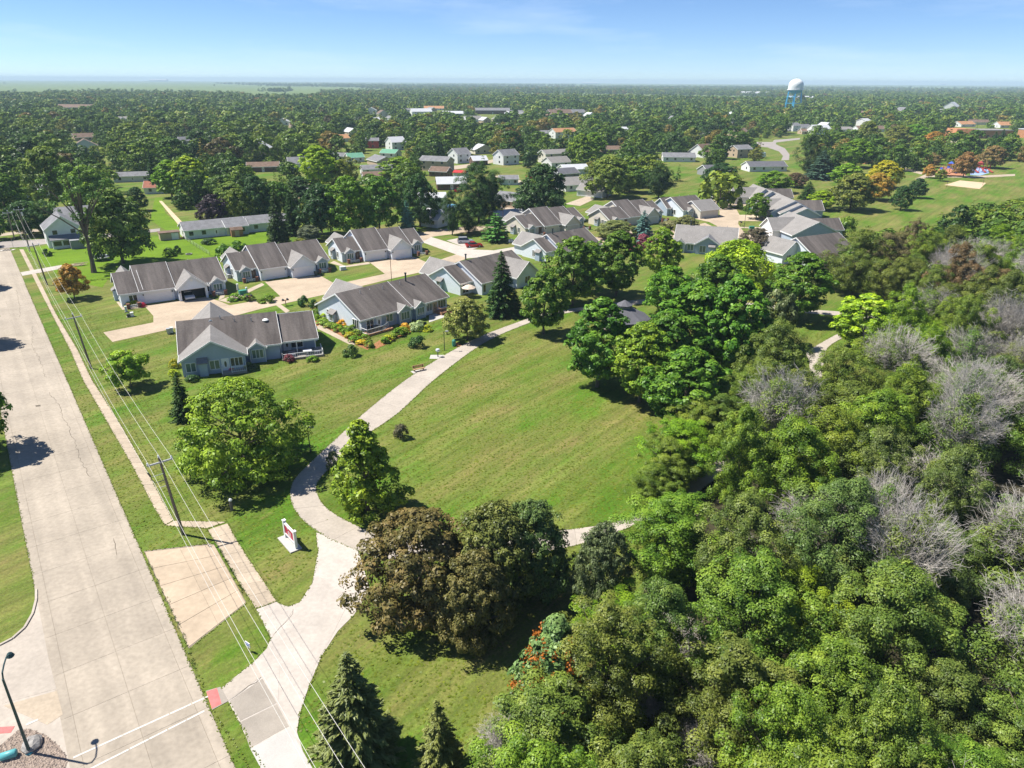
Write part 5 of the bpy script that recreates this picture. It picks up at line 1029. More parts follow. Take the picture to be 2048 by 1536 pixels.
T('round', (30.3, 133.1, 9.9, 4.7), 'round', 'round olive-green tree beside the gazebo path')
T('small', (45.4, 115.7, 10.0, 2.6), (0.06, 0.085, 0.03), 'slim grey-green tree standing on the loop lawn')
T('weeping', (49.9, 153.6, 10.0, 8.3), 'lime', 'lime-green weeping tree in front of the long grey roof')
T('crab', (63.9, 185.9, 7.2, 5.0), (0.075, 0.055, 0.032), 'dark bronze tree by the turning circle')
T('spruce', (37.1, 203.0, 8.7, 3.7), 'blue', 'blue spruce in front of the cream-fronted duplex', name='spruce_tree')
T('bush', (34.8, 191.2, 4.0, 3.2), 'redbush', 'dark red bush at the foot of the blue spruce', name='shrub', cat='shrub')
T('pine', (-4.8, 201.9, 8.1, 4.3), 'pine', 'bright green pine beside the parked silver car', name='pine_tree')
T('round', (29.6, 205.6, 5.4, 6.1), (0.09, 0.12, 0.03), 'low olive tree in front of the cream garage doors')
T('round', (51.2, 211.9, 5.9, 3.9), (0.10, 0.10, 0.035), 'brownish-green shrubby tree behind the blue spruce')
for u_, lab, k, c in (((-17.8, 210.1, 12.9, 2.9), 'slim dark tree at the end of the upper drive', 'wood', 'dark'), ((-13.1, 213.2, 10.4, 4.8), 'dark spreading tree shading the upper drive', 'wood', 'dark'), ((-10.9, 230.4, 18.5, 7.2), 'tall dark pine in the middle of the estate backyards', 'wood', 'dark'), ((-6.7, 235.0, 15.0, 4.9), 'tall pine right of the middle backyard pine', 'wood', 'dark'), ((9.7, 235.4, 18.1, 7.9), 'large dark tree behind the cream-fronted duplex', 'round', 'dark'), ((5.7, 239.9, 11.3, 6.0), 'dark tree left behind the cream-fronted duplex', 'round', 'dark'),
                      ((37.1, 285.1, 15.9, 9.4), 'wide olive tree right of the white garage', 'round', 'olive'), ((47.6, 299.0, 10.8, 6.6), 'grey-green tree on the lawn behind the white garage', 'round', 'wood'), ((56.5, 283.2, 12.5, 5.5), 'slim dark tree on the estate back lawn', 'wood', 'dark'), ((36.3, 401.6, 16.7, 6.5), 'left one of two tall bright trees', 'maple', 'bright'), ((43.6, 407.0, 17.1, 7.1), 'right one of two tall bright trees', 'maple', 'bright'), ((90.5, 320.2, 9.9, 7.4), 'dark round tree above the turning circle', 'round', 'dark'), ((82.9, 282.8, 9.9, 7.4), 'olive tree above the turning circle', 'round', 'olive'), ((107.1, 301.2, 8.9, 7.0), 'bright round tree behind the farthest duplex', 'maple', 'round'), ((122.0, 316.6, 6.3, 4.8), 'brown-green tree behind the three stepped gables', 'round', (0.08, 0.06, 0.03)),
                      ((115.0, 283.9, 6.8, 3.9), 'dark conical tree on the lawn beyond the stepped gables', 'spruce', 'dark'), ((109.7, 258.1, 7.0, 4.6), 'lime round tree on the lawn by the stepped gables', 'maple', 'lime'), ((144.6, 361.9, 18.6, 6.4), 'dark fir, left of the park fir clump', 'wood', 'dark'), ((144.7, 346.4, 13.0, 8.0), 'blue-green fir in the park fir clump', 'spruce', (0.04, 0.07, 0.05)), ((150.7, 346.7, 13.5, 7.1), 'dark fir, right of the park fir clump', 'spruce', 'dark'), ((120.5, 258.5, 12.9, 8.2), 'wide brown-green tree by the mown strip', 'round', 'olive'), ((144.0, 317.5, 10.4, 6.9), 'bright tree behind the wide brown-green tree', 'maple', 'bright'), ((160.6, 318.1, 11.5, 7.0), 'yellow tree in the park', 'round', 'yellow'), ((140.6, 282.3, 10.3, 5.8), 'amber tree under the yellow tree', 'round', 'autumn'), ((237.4, 503.9, 19.0, 8.1), 'amber-topped tree beyond the park', 'round', 'olive'),
                      ((183.2, 396.4, 15.2, 8.6), 'bright tree left of the yellow tree', 'maple', 'round'), ((138.7, 259.0, 8.7, 3.6), 'dark bushy tree at the edge of the park field', 'round', 'dark'), ((159.5, 288.0, 7.7, 3.6), 'dark round tree on the park field', 'round', 'dark'), ((280.8, 547.1, 13.8, 10.2), 'left tree of the grove in front of the school', 'round', 'olive'), ((292.2, 547.8, 14.5, 11.0), 'right tree of the grove in front of the school', 'round', 'round'), ((288.8, 514.5, 11.7, 7.6), 'rusty tree by the school lot', 'round', 'autumn'), ((199.0, 352.4, 6.4, 2.9), 'amber small tree left of the playground', 'pear', 'autumn'), ((198.4, 341.3, 5.4, 2.6), 'dark little tree before the playground', 'pear', 'olive'), ((218.2, 357.1, 11.8, 5.3), 'amber tree between the two playgrounds', 'round', (0.17, 0.12, 0.035)), ((256.2, 397.4, 11.7, 7.3), 'amber wide tree right of the playground', 'round', (0.15, 0.115, 0.035)), ((224.4, 398.3, 7.7, 4.8), 'amber-green tree behind the playground', 'round', (0.14, 0.11, 0.035)), ((252.1, 433.3, 7.5, 4.1), 'dark tree behind the playground', 'round', 'olive'), ((353.1, 542.9, 11.6, 5.1), 'fir before the brick school', 'spruce', 'dark'), ((334.2, 521.2, 11.5, 4.2), 'left fir before the brick school', 'spruce', 'dark')):
    T(k, u_, c, lab, group='trees of the park and back lawns')
for u_, lab, k, c in (((-64.1, 195.1, 15.8, 3.3), 'tall dark fir right of the white ranch houses, behind the middle duplex', 'spruce', 'dark'), ((-64.6, 208.9, 12.2, 3.2), 'second dark fir beside the tall one', 'spruce', 'dark'), ((-91.5, 219.7, 10.1, 4.6), 'dark purple-leaved tree behind the white ranch houses', 'round', 'purple'), ((-85.4, 224.0, 11.4, 4.7), 'brown-green tree right of the purple-leaved one', 'round', 'olive'), ((-80.6, 228.4, 14.6, 4.8), 'tall dark tree behind the right ranch house', 'round', 'dark'), ((-55.9, 209.1, 15.0, 6.2), 'large dark tree left behind the third duplex', 'round', 'dark'), ((-47.8, 209.3, 17.0, 6.8), 'tall mid-green tree behind the third duplex', 'round', 'round'), ((-39.7, 213.3, 16.6, 6.6), 'tall green tree behind the third duplex roof ridge', 'round', 'maple'), ((-31.2, 211.2, 9.9, 3.3), 'blue spruce behind the third duplex', 'spruce', 'blue'), ((-28.7, 221.4, 16.4, 5.9), 'large dark tree right behind the third duplex', 'round', 'dark'), ((-57.3, 200.6, 4.5, 3.4), 'grey-green bushy tree beside the third duplex', 'round', (0.07, 0.10, 0.06)),
                      ((-140.4, 206.9, 10.0, 5.8), 'dark street tree left of the white corner house', 'round', 'dark'), ((-156.1, 222.0, 15.7, 7.0), 'green street tree at the left edge', 'round', 'maple'), ((-158.5, 249.7, 21.4, 8.7), 'large grey-green tree behind the white corner house', 'round', 'wood'), ((-140.4, 240.3, 16.1, 7.5), 'wide green tree behind the forked tree', 'round', 'round'), ((-134.7, 207.0, 10.0, 3.8), 'dark tree just behind the white corner house', 'wood', 'dark'), ((-143.2, 292.1, 16.6, 3.0), 'dark slim fir by the gravel lane', 'spruce', 'dark'), ((-123.3, 279.5, 15.6, 7.3), 'bright yellow-green tree above the ranch houses', 'maple', 'lime'), ((-130.9, 279.3, 14.2, 6.2), 'bright green tree above the gravel lane', 'maple', 'bright'), ((-79.8, 301.5, 18.1, 7.9), 'tall yellow-green tree left of centre', 'maple', 'lime'), ((-49.1, 318.0, 12.1, 8.7), 'bright green tree right behind the estate row', 'maple', 'bright')):
    T(k, u_, c, lab, group='trees behind the estate row')
# two street trees just outside the frame on the left, whose shade falls on the road
T('round', (-65.4, 75.7, 11.5, 4.6), 'maple', 'street tree across the road at the left edge, shading the carriageway', group='street trees across the road')
T('round', (-91.5, 114.2, 10.0, 3.9), 'maple', 'farther street tree across the road at the left edge', group='street trees across the road')
T('round', (-116.0, 149.8, 9.5, 3.6), 'maple', 'third street tree across the road from the front, at the left edge', group='street trees across the road')
T('maple', (59.1, 113.5, 10.2, 5.1), 'lime', 'lime-tipped tree at the wood edge beside the loop path')
T('wood', (72.7, 147.3, 14.2, 5.9), 'olive', 'feathery olive tree in front of the broad-gabled duplex')
for i_, u_ in enumerate(((14.8, 64.4, 5.5, 2.7), (17.3, 67.9, 6.6, 3.1), (19.4, 73.5, 5.9, 2.7), (23.0, 77.9, 6.8, 3.7), (27.6, 82.0, 7.4, 3.6), (32.4, 87.2, 7.3, 3.7), (38.5, 93.1, 7.3, 3.6))):
    T('wood', u_, (0.085, 0.125, 0.016) if i_ % 2 else (0.072, 0.118, 0.016), '%s small leafy tree from the front in the fringe left of the hidden path' % ORD[i_], group='fringe trees of the wood')
T('wood', (69.5, 154.0, 7.8, 4.4), (0.075, 0.07, 0.03), 'brown-green tree in front of the wood edge duplex')

# --- shrubs and garden plants
for i, (k, u_, c, lab) in enumerate((('bush', (-16.2, 114.3, 2.2, 1.3), 'dark', 'dark rounded shrub on the lawn near the trash can'), ('bush', (-26.6, 109.8, 1.9, 1.2), (0.05, 0.09, 0.02), 'green rounded shrub on the lawn below the flower beds'), ('bush', (-14.1, 80.7, 2.2, 0.9), (0.075, 0.065, 0.035), 'lone brown-green bush on the big lawn'), ('bush', (-20.9, 73.1, 2.0, 0.8), (0.075, 0.08, 0.03), 'bush at the foot of the yellow-green cone tree'),
        ('bush', (-36.0, 107.0, 1.4, 0.8), 'redbush', 'dark red bush by the deck of the nearest duplex'), ('bush', (-57.3, 141.8, 1.3, 1.4), 'bright', 'clipped green shrub by the middle duplex entry'), ('bush', (-63.8, 148.6, 1.3, 1.9), 'bright', 'clipped hedge by the open-garage duplex entry'), ('bush', (-119.4, 180.5, 1.8, 1.0), 'dark', 'small dark bush by the white corner house'),
        ('bush', (-54.5, 141.9, 1.5, 1.2), 'round', 'green bush beside the drive, left of the mailboxes'), ('bush', (-50.2, 140.5, 1.5, 1.6), 'bright', 'leafy bush in the bed beside the mailboxes'), ('bush', (-42.1, 137.9, 2.3, 1.0), 'dark', 'dark clipped bush left of the flower bed house'), ('bush', (-39.6, 136.5, 1.7, 0.9), 'dark', 'dark clipped bush by the flower bed house'), ('bush', (-37.1, 131.3, 2.0, 1.4), 'maple', 'broad dark bush at the corner of the flower bed house'),
        ('bush', (70.5, 265.7, 2.5, 1.5), 'dark', 'round dark bush beside the cream garage end'), ('bush', (101.6, 278.5, 2.6, 2.3), (0.12, 0.15, 0.03), 'lime bush before the three stepped gables'), ('bush', (84.4, 235.8, 1.9, 1.1), 'dark', 'dark round bush by the stepped gables driveway'), ('round', (80.9, 239.3, 8.6, 4.0), 'round', 'olive round tree in front of the farthest duplex'),
        ('bush', (-88.3, 181.2, 2.1, 1.5), 'maple', 'bush in the back lawn left of the middle duplex'), ('bush', (-71.9, 177.1, 4.4, 2.5), 'maple', 'dark bushy shrub left behind the middle duplex'), ('bush', (-73.1, 188.6, 2.4, 2.1), 'maple', 'dark bush on the back lawn behind the middle duplex'), ('bush', (-84.0, 195.9, 1.8, 1.9), 'dark', 'dark bush on the lawn behind the ranch houses'), ('bush', (-87.3, 183.5, 2.1, 1.0), 'dark', 'small dark bush on the back lawn'), ('bush', (-69.0, 203.0, 3.7, 1.1), 'dark', 'slim dark shrub before the right ranch house'),
        ('bush', (-56.9, 189.0, 2.9, 2.7), 'olive', 'olive bush behind the middle duplex'), ('bush', (99.3, 213.2, 5.9, 2.7), 'round', 'bush at the corner of the broad-gabled duplex'), ('bush', (-10.1, 138.4, 1.3, 0.8), 'flower', 'yellow flowering bush by the umbrella patio'), ('bush', (-17.3, 123.3, 1.9, 1.3), (0.2, 0.22, 0.12), 'pale flowering bush by the second bay'), ('bush', (-15.4, 122.8, 1.1, 0.9), 'flower', 'yellow-green bush by the wooden steps'),
        ('bush', (49.4, 221.2, 2.8, 4.0), (0.09, 0.085, 0.035), 'brown-green hedge bush beside the flue of the long grey roof'), ('bush', (-53.3, 104.3, 1.4, 0.8), 'flower', 'yellow shrub at the corner of the nearest duplex'), ('bush', (-51.9, 100.8, 1.2, 0.8), 'flower', 'second yellow shrub at the corner of the nearest duplex'), ('bush', (-41.3, 103.9, 1.1, 0.9), (0.07, 0.1, 0.03), 'dark plant by the porch rail of the nearest duplex'), ('bush', (-48.3, 98.9, 1.1, 0.9), 'dark', 'dark clipped bush below the box bay of the nearest duplex'), ('bush', (-32.4, 107.5, 0.9, 1.0), 'round', 'green plant by the deck of the nearest duplex'), ('bush', (-76.3, 137.3, 1.2, 1.2), 'flower', 'yellow flower bush by the open-garage duplex'), ('bush', (-78.6, 139.3, 1.5, 1.0), (0.12, 0.17, 0.03), 'light green bush by the open-garage duplex'), ('bush', (-77.2, 138.6, 0.8, 0.6), 'goldf', 'orange flower clump by the open-garage duplex'), ('bush', (-73.7, 136.6, 0.9, 0.5), (0.35, 0.02, 0.04), 'red flower pot by the closed garage door'), ('bush', (-43.9, 103.0, 0.8, 0.5), (0.35, 0.03, 0.05), 'red flower clump by the porch of the nearest duplex'))):
    T(k, u_, c, lab, name='shrub' if k == 'bush' else 'tree', cat='shrub' if k == 'bush' else 'tree', group='shrubs and garden plants')
# flower bed along the gable end and deck of the flower bed duplex
beds = [((-28.5, 131.5), (-28.6, 121.2), 15), ((-28.2, 119.6), (-24.5, 118.7), 7), ((-22.6, 121.7), (-18.2, 125.6), 8)]
fb = struct(sheet('flower_bed', [(-38.87, 133.56), (-36.01, 132.64), (-27.16, 120.90), (-24.05, 115.18), (-24.45, 112.70), (-26.89, 115.13), (-36.88, 125.85)], 0.02, 'mulch', 0.03))
fb = struct(sheet('flower_bed', [(-24.05, 115.18), (-22.33, 120.43), (-18.87, 124.69), (-18.31, 121.87), (-21.56, 115.72), (-23.10, 113.21)], 0.022, 'mulch', 0.03))
bp = [(-37.09, 128.85), (-35.45, 126.47), (-35.57, 128.87), (-33.57, 124.45), (-33.31, 126.50), (-31.66, 122.49), (-31.37, 124.49), (-30.03, 120.86), (-30.15, 123.08), (-28.68, 118.72), (-28.82, 121.98), (-27.37, 116.65), (-27.48, 119.81), (-26.13, 115.65), (-25.73, 117.19), (-24.47, 114.17), (-21.72, 117.26), (-21.10, 118.84), (-20.37, 119.92), (-19.72, 121.57), (-19.49, 123.82), (-22.07, 116.22)]
nb = len(bp)
for i, p in enumerate(bp):
    c = ('bright', (0.10, 0.16, 0.02), 'flower', (0.09, 0.14, 0.02), 'round', 'bright', 'goldf')[i % 7]
    side = 'gable-end' if i < 16 else 'lawn-side'
    k = i if i < 16 else i - 16
    plant_tree('bush', p[0], p[1], random.uniform(0.7, 1.5), random.uniform(0.75, 1.15), c, '%s plant from the left in the %s flower bed' % (ordinal(k), side), 'garden_plant', 'plant', 'flower bed plants')
mb = struct(sheet('mulch_ring', [(-10.30, 115.39), (-9.55, 116.93), (-8.57, 115.41), (-9.05, 113.66)], 0.02, 'mulch', 0.03))

# --- the wood on the right: rows of mixed, partly dead trees
wood_poly = [(-1.0, 20.0), (2.0, 36.0), (6.5, 42.5), (11.0, 50.0), (15.5, 58.0), (17.5, 65.0), (19.5, 72.0), (25.0, 80.0), (32.0, 88.0), (40.0, 94.5), (47.5, 96.5), (54.0, 100.0), (60.0, 107.0), (66.0, 112.0), (74.0, 120.0), (75.0, 134.0), (79.0, 150.0), (85.6, 171.2), (102.0, 185.6), (126.2, 205.2), (158.4, 233.4), (191.8, 260.7), (330.0, 300.0), (250.0, 250.0), (190.0, 210.0), (150.0, 150.0), (105.0, 95.0), (80.0, 60.0), (60.0, 30.0), (36.0, 10.0), (8.0, 8.0)]
loop = [(12.6, 61.5), (20.7, 68.0), (33.6, 82.8), (46.1, 98.6), (50.0, 104.5), (55.0, 110.0), (62.0, 116.0)]
def off_path(x, y):
    p = Vector((x, y))
    for a, b in zip(loop[:-1], loop[1:]):
        a, b = Vector(a), Vector(b); t = min(1, max(0, (p - a).dot(b - a) / (b - a).length_squared))
        if (p - a.lerp(b, t)).length < (2.0 if a.x < 40 else 4.5): return False
    return True
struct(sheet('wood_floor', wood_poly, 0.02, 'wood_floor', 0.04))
rw_ = random.Random(5)
wood = []
tries = 0
while tries < 16000:
    tries += 1
    x = rw_.uniform(-2, 320); y = rw_.uniform(8, 380)
    if not inside((x, y), wood_poly): continue
    if abs(x) > 0.80 * y + 9: continue                    # beyond the right edge of the view
    d = 4.5 + y * 0.010
    if not off_path(x, y): continue
    if any((x - a) ** 2 + (y - b) ** 2 < d * d for a, b in [(w[0], w[1]) for w in wood]): continue
    if any((x - a) ** 2 + (y - b) ** 2 < (r * 0.6) ** 2 for a, b, r in KEEP): continue
    if any((x - a) ** 2 + (y - b) ** 2 < (r + 2) ** 2 for a, b, r in HOUSES): continue
    wood.append((x, y))
wood.sort(key=lambda p: p[1])
wood_back = [p for p in wood if p[1] >= 165]; wood = [p for p in wood if p[1] < 165]
band = [0, 38, 48, 60, 74, 90, 108, 130, 150, 162, 400]
bandname = ['nearest row', 'second row', 'third row', 'fourth row', 'fifth row', 'sixth row', 'seventh row', 'eighth row', 'ninth row', 'back row']
WOODN = 0
for bi in range(10):
    row = sorted([p for p in wood if band[bi] <= p[1] < band[bi + 1]], key=lambda p: p[0] / p[1])
    for k, (x, y) in enumerate(row):
        v = math.sin(x * 0.11 + 1.3) + math.cos(y * 0.09 + x * 0.05) + rw_.uniform(-0.9, 0.9) + (0.8 if x > 0.45 * y and y < 75 else 0); q = rw_.random()
        core = inside((x, y), [(20, 48), (40, 66), (62, 96), (80, 108), (96, 130), (90, 84), (60, 46), (40, 36)])
        left = x < 0.36 * y + 3 and 50 < y < 95
        if not left and ((core and 0.03 < q < 0.60) or 0.03 < q < 0.22): kind, col, dsc = 'halfdead', 'wood', 'grey-twigged half dead tree'
        elif not left and q < 0.03: kind, col, dsc = 'dead', 'wood', 'bare grey dead tree'
        elif core: kind, col, dsc = 'wood', (0.066, 0.106, 0.026), 'dull green tree'
        elif v > 0.9: kind, col, dsc = 'wood', (0.088, 0.158, 0.010), 'bright green tree'
        elif v > 0.0: kind, col, dsc = 'wood', (0.075, 0.132, 0.014), 'mid-green tree'
        else: kind, col, dsc = 'wood', (0.074, 0.108, 0.018), 'olive tree'
        if y > 125 and q > 0.82: kind, col, dsc = 'wood', (0.10, 0.085, 0.035), 'brownish tree'
        edge = min(math.hypot(x - a[0], y - a[1]) for a in wood_poly[:16])
        h = rw_.uniform(6.5, 13.5) * (0.72 if edge < 4 else 1.0) + (1.5 if y > 100 else 0); r = rw_.uniform(2.7, 4.2) * (1 + y * 0.0016)
        plant_tree(kind, x, y, h, r, col, '%s, %s from the left in the %s of the wood' % (dsc, ordinal(k), bandname[bi]), group='trees of the wood'); WOODN += 1
# orange-fruited tree and the bare shrubs at the wood's front corner
o = T('cone', (3.2, 37.3, 9.5, 3.4), (0.07, 0.11, 0.032), 'leafy tree with orange berry clusters at the front of the wood')
bc = np.array([(math.cos(a) * r, math.sin(a) * r, z) for a, r, z in [(a, 3.9 * (1.03 - z / 11.0) ** 0.75 + 0.42, z) for a, z in [(rs.uniform(2.3, 5.6), rs.uniform(2.5, 9.5)) for _ in range(90)]]])
bb = np.repeat(bc, 14, axis=0) + rs.normal(size=(90 * 14, 3)) * 0.14
bm_ = leaf_mesh('berries', bb, unit(rs.normal(size=bb.shape) + np.array([0, -0.4, 0.8])), np.full(len(bb), 0.11), np.full(len(bb), 0.5), 'leaf')
o.rotation_euler = (0, 0, 0)
c = link('berry_clusters', bm_, o); c['kind'] = 'stuff'; c.color = (0.42, 0.15, 0.02, 1)
for i, (u_, lab) in enumerate((((12.3, 42.6, 4.5, 2.7), 'large bare grey thicket in front of the wood'), ((8.9, 37.3, 3.3, 2.0), 'small bare grey thicket below the large one'), ((-0.3, 33.1, 4.7, 2.0), 'bare grey thicket at the lower edge by the small spruce'), ((2.6, 32.6, 3.6, 1.6), 'low bare thicket at the bottom edge'), ((12.3, 33.3, 4.1, 2.0), 'bare thicket at the bottom centre right'), ((20.1, 52.9, 5.2, 2.3), 'upright bare thicket inside the wood'), ((32.8, 49.0, 5.0, 2.6), 'spreading bare thicket at right in the wood'))):
    T('dead', u_, 'wood', lab, name='bare_thicket', cat='thicket', group='bare thickets')

# --- the town's trees: sampled in bands, leaving the houses and lawns clear; nearest ones are single trees
rt_ = random.Random(9)
open_ground = [[(91.33, 340.60), (129.91, 406.10), (178.89, 500.47), (199.47, 501.67), (169.05, 407.97), (191.57, 409.05), (191.07, 363.85), (231.26, 410.95), (300.12, 414.25), (182.87, 240.45), (104.06, 189.77), (91.83, 192.55), (72.07, 279.94)], [(9.56, 254.99), (70.84, 331.00), (89.24, 315.39), (72.89, 268.01), (26.76, 250.35)], [(156.17, 514.47), (185.56, 588.06), (235.93, 618.22), (160.64, 407.57), (152.24, 407.17)], [(205.43, 460.70), (274.50, 594.11), (332.83, 578.05), (296.77, 507.34), (235.61, 452.96)], [(308.05, 540.12), (377.40, 657.91), (441.51, 650.41), (371.27, 544.02)], [(-135.98, 187.11), (-156.45, 217.93), (-143.86, 222.36), (-114.00, 231.84), (-130.98, 273.07), (-108.27, 241.30), (-74.24, 228.57), (-53.18, 195.38), (-25.22, 217.53), (-4.05, 226.27), (-3.22, 178.68), (-100.78, 134.12)],
               [(-117.19, 231.75), (-140.09, 285.45), (-136.62, 285.57), (-100.07, 223.59)], [(-9.96, 316.33), (-8.98, 365.42), (8.39, 366.18), (10.00, 297.65)], [(-27.79, 276.56), (-28.94, 310.92), (-18.33, 311.32), (-17.71, 283.20)]]
fields = [[(-1258.53, 1708.68), (-1192.53, 2084.45), (-1338.86, 2829.24), (-1391.08, 4223.45), (-3393.32, 8623.41), (-6657.82, 8370.51)], [(-724.51, 2380.60), (-500.01, 2876.93), (-617.07, 3843.37), (-1014.31, 3654.11)], [(-106.45, 6051.14), (2053.56, 6696.38), (4614.54, 6335.92), (10029.82, 13792.69), (3914.81, 12782.62)]]
rh = random.Random(14)
extra = []
n_try = 0
while len(extra) < 50 and n_try < 20000:
    n_try += 1
    y = 270 + 900 * rh.random() ** 1.15; x = rh.uniform(-0.70, 0.70) * y
    if any(inside((x, y), q) for q in open_ground): continue
    if x > 0.42 * y and y < 420: continue
    if x < -0.2 * y and rh.random() < 0.85: continue
    if x > 0.36 * y and y < 640: continue
    if any((x - a) ** 2 + (y - b) ** 2 < (rr + 13) ** 2 for a, b, rr in HOUSES): continue
    if any((x - a) ** 2 + (y - b) ** 2 < (rr + 8) ** 2 for a, b, rr in KEEP): continue
    HOUSES.append((x, y, 8.5)); extra.append((x, y))
extra.sort(key=lambda q: q[1])
for bi in range(5):
    row = sorted(extra[bi * 10:(bi + 1) * 10], key=lambda q: q[0] / q[1])
    for k, (x, y) in enumerate(row):
        wl_, wd_ = rh.choice([('siding_white', 'white'), ('siding_white', 'white'), ('siding_white', 'white'), ('wall_pale', 'pale'), ('wall_tan', 'tan'), ('siding_cream', 'cream')]); rf_, rd_ = rh.choice([('roof_grey', 'grey'), ('roof_clean', 'light grey'), ('roof_silver', 'silver'), ('roof_silver', 'silver'), ('roof_brown', 'brown'), ('roof_grey', 'grey'), ('roof_clean', 'light grey')])
        town_house('%s house, %s roof, %s from left in %s row of small town houses' % (wd_, rd_, ordinal(k), ORD[bi]), (x, y), rh.uniform(10, 16), rh.uniform(8, 10.5), rh.choice([30, 32, 122, 5, -58, 28]), wl_, rf_, rh.choice([1, 1, 2]), rh.uniform(0.4, 0.65), rh.choice('xy'), wins=rh.choice([2, 3]), group='small houses scattered through the town'); HOUSES.pop()
    n_extra = len(HOUSES)
def clear_of_houses(x, y, r, slack=0.20):
    d0 = math.hypot(x, y)
    for a, b, rr in HOUSES:
        if abs(a - x) > 400 or abs(b - y) > 400: continue
        if (x - a) ** 2 + (y - b) ** 2 < (rr + r * 0.75) ** 2: return False
        dh = math.hypot(a, b)
        sl = slack * 0.5 if rr == 8.5 else slack
        if slack and dh * (1 - sl) < d0 < dh:          # keep a sight gap in front of the house
            if abs(x / y - a / b) * y < rr * 0.75 + r * 0.7: return False
    return True
town = []
grid = {}
def near(x, y, d):
    gx, gy = int(x // 20), int(y // 20)
    for i in (-1, 0, 1):
        for j in (-1, 0, 1):
            for a, b in grid.get((gx + i, gy + j), ()):
                if (x - a) ** 2 + (y - b) ** 2 < d * d: return True
    return False
for k in range(26000):
    y = 185 + (1500 - 185) * rt_.random() ** 0.75; x = rt_.uniform(-0.80, 0.80) * y * 1.0 + rt_.uniform(-8, 8)
    if y < 300 and -60 < x < 130 and y < 262: continue
    if x < -0.74 * y - 14 or x > 0.74 * y + 14: continue
    sp = rt_.uniform(6.0, 11.5)
    if near(x, y, sp): continue
    if math.sin(x * 0.021 + 2) * math.sin(y * 0.017 + 1) > 0.86: continue
    if any(inside((x, y), q) for q in open_ground): continue
    h = rt_.choice([rt_.uniform(5, 9), rt_.uniform(8, 14), rt_.uniform(11, 17)]); r = h * rt_.uniform(0.40, 0.58)
    if any((x - a) ** 2 + (y - b) ** 2 < (rr * 0.75 + r * 0.5) ** 2 for a, b, rr in KEEP): continue
    if not clear_of_houses(x, y, r): continue
    grid.setdefault((int(x // 20), int(y // 20)), []).append((x, y)); town.append((x, y, h, r))
town.sort(key=lambda t: t[1])
SINGLE = max(20, 296 - NTREE + nb)
cols = [('round', 'mid-green'), ('maple', 'rich green'), ('dark', 'dark green'), ('olive', 'olive'), ('bright', 'bright green'), ('wood', 'grey-green'), ('lime', 'yellow-green'), ('autumn', 'amber')]
wts = [22, 20, 20, 14, 10, 9, 4, 2]
front = town[:SINGLE]
nb_ = 6; per = (len(front) + nb_ - 1) // nb_
FARSRC = []
for bi in range(nb_):
    row = sorted(front[bi * per:(bi + 1) * per], key=lambda t: t[0] / t[1])
    for k, (x, y, h, r) in enumerate(row):
        c, dsc = rt_.choices(cols, wts)[0]
        fir = rt_.random() < 0.07
        lab = '%s %s, %s from the left in the %s line of town trees' % ('dark' if fir else dsc, 'fir' if fir else 'tree', ordinal(k), ORD[bi])
        plant_tree('spruce' if fir else rt_.choice(['round', 'maple', 'round', 'wood']), x, y, h * 1.05, r * (0.6 if fir else 1), 'dark' if fir else c, lab, name='spruce_tree' if fir else 'tree', group='trees of the town')

def scatter(name, pts, srcs, label):
    """Distant canopy: one object that stands tree crowns on its points."""
    me = bpy.data.meshes.new(name); n = len(pts)
    me.vertices.add(n); me.vertices.foreach_set('co', np.array([(p[0], p[1], 0) for p in pts], dtype=np.float32).reshape(-1))
    a = me.attributes.new('rz', 'FLOAT', 'POINT'); a.data.foreach_set('value', rs.uniform(0, 6.28, n).astype(np.float32))
    a = me.attributes.new('sc', 'FLOAT_VECTOR', 'POINT'); a.data.foreach_set('vector', np.array([p[2] for p in pts], dtype=np.float32).reshape(-1))
    a = me.attributes.new('ix', 'INT', 'POINT'); a.data.foreach_set('value', np.array([p[3] for p in pts], dtype=np.int32))
    o = link(name, me); tag(o, label, 'woodland', None, 'stuff')
    ng = bpy.data.node_groups.new(name, 'GeometryNodeTree'); ng.interface.new_socket('Geometry', in_out='INPUT', socket_type='NodeSocketGeometry'); ng.interface.new_socket('Geometry', in_out='OUTPUT', socket_type='NodeSocketGeometry')
    N, L = ng.nodes, ng.links
    gi = N.new('NodeGroupInput'); go = N.new('NodeGroupOutput'); ip = N.new('GeometryNodeInstanceOnPoints'); ip.inputs['Pick Instance'].default_value = True
    jn = N.new('GeometryNodeJoinGeometry')
    for s in srcs:
        oi = N.new('GeometryNodeObjectInfo'); oi.inputs['Object'].default_value = s; oi.inputs['As Instance'].default_value = True; L.new(oi.outputs['Geometry'], jn.inputs[0])
    def attr(nm, t):
        q = N.new('GeometryNodeInputNamedAttribute'); q.data_type = t; q.inputs['Name'].default_value = nm; return q.outputs['Attribute']
    cx = N.new('ShaderNodeCombineXYZ'); L.new(attr('rz', 'FLOAT'), cx.inputs[2])
    L.new(gi.outputs[0], ip.inputs['Points']); L.new(jn.outputs[0], ip.inputs['Instance']); L.new(attr('ix', 'INT'), ip.inputs['Instance Index']); L.new(cx.outputs[0], ip.inputs['Rotation']); L.new(attr('sc', 'FLOAT_VECTOR'), ip.inputs['Scale']); L.new(ip.outputs[0], go.inputs[0])
    md = o.modifiers.new('canopy', 'NODES'); md.node_group = ng
    return o
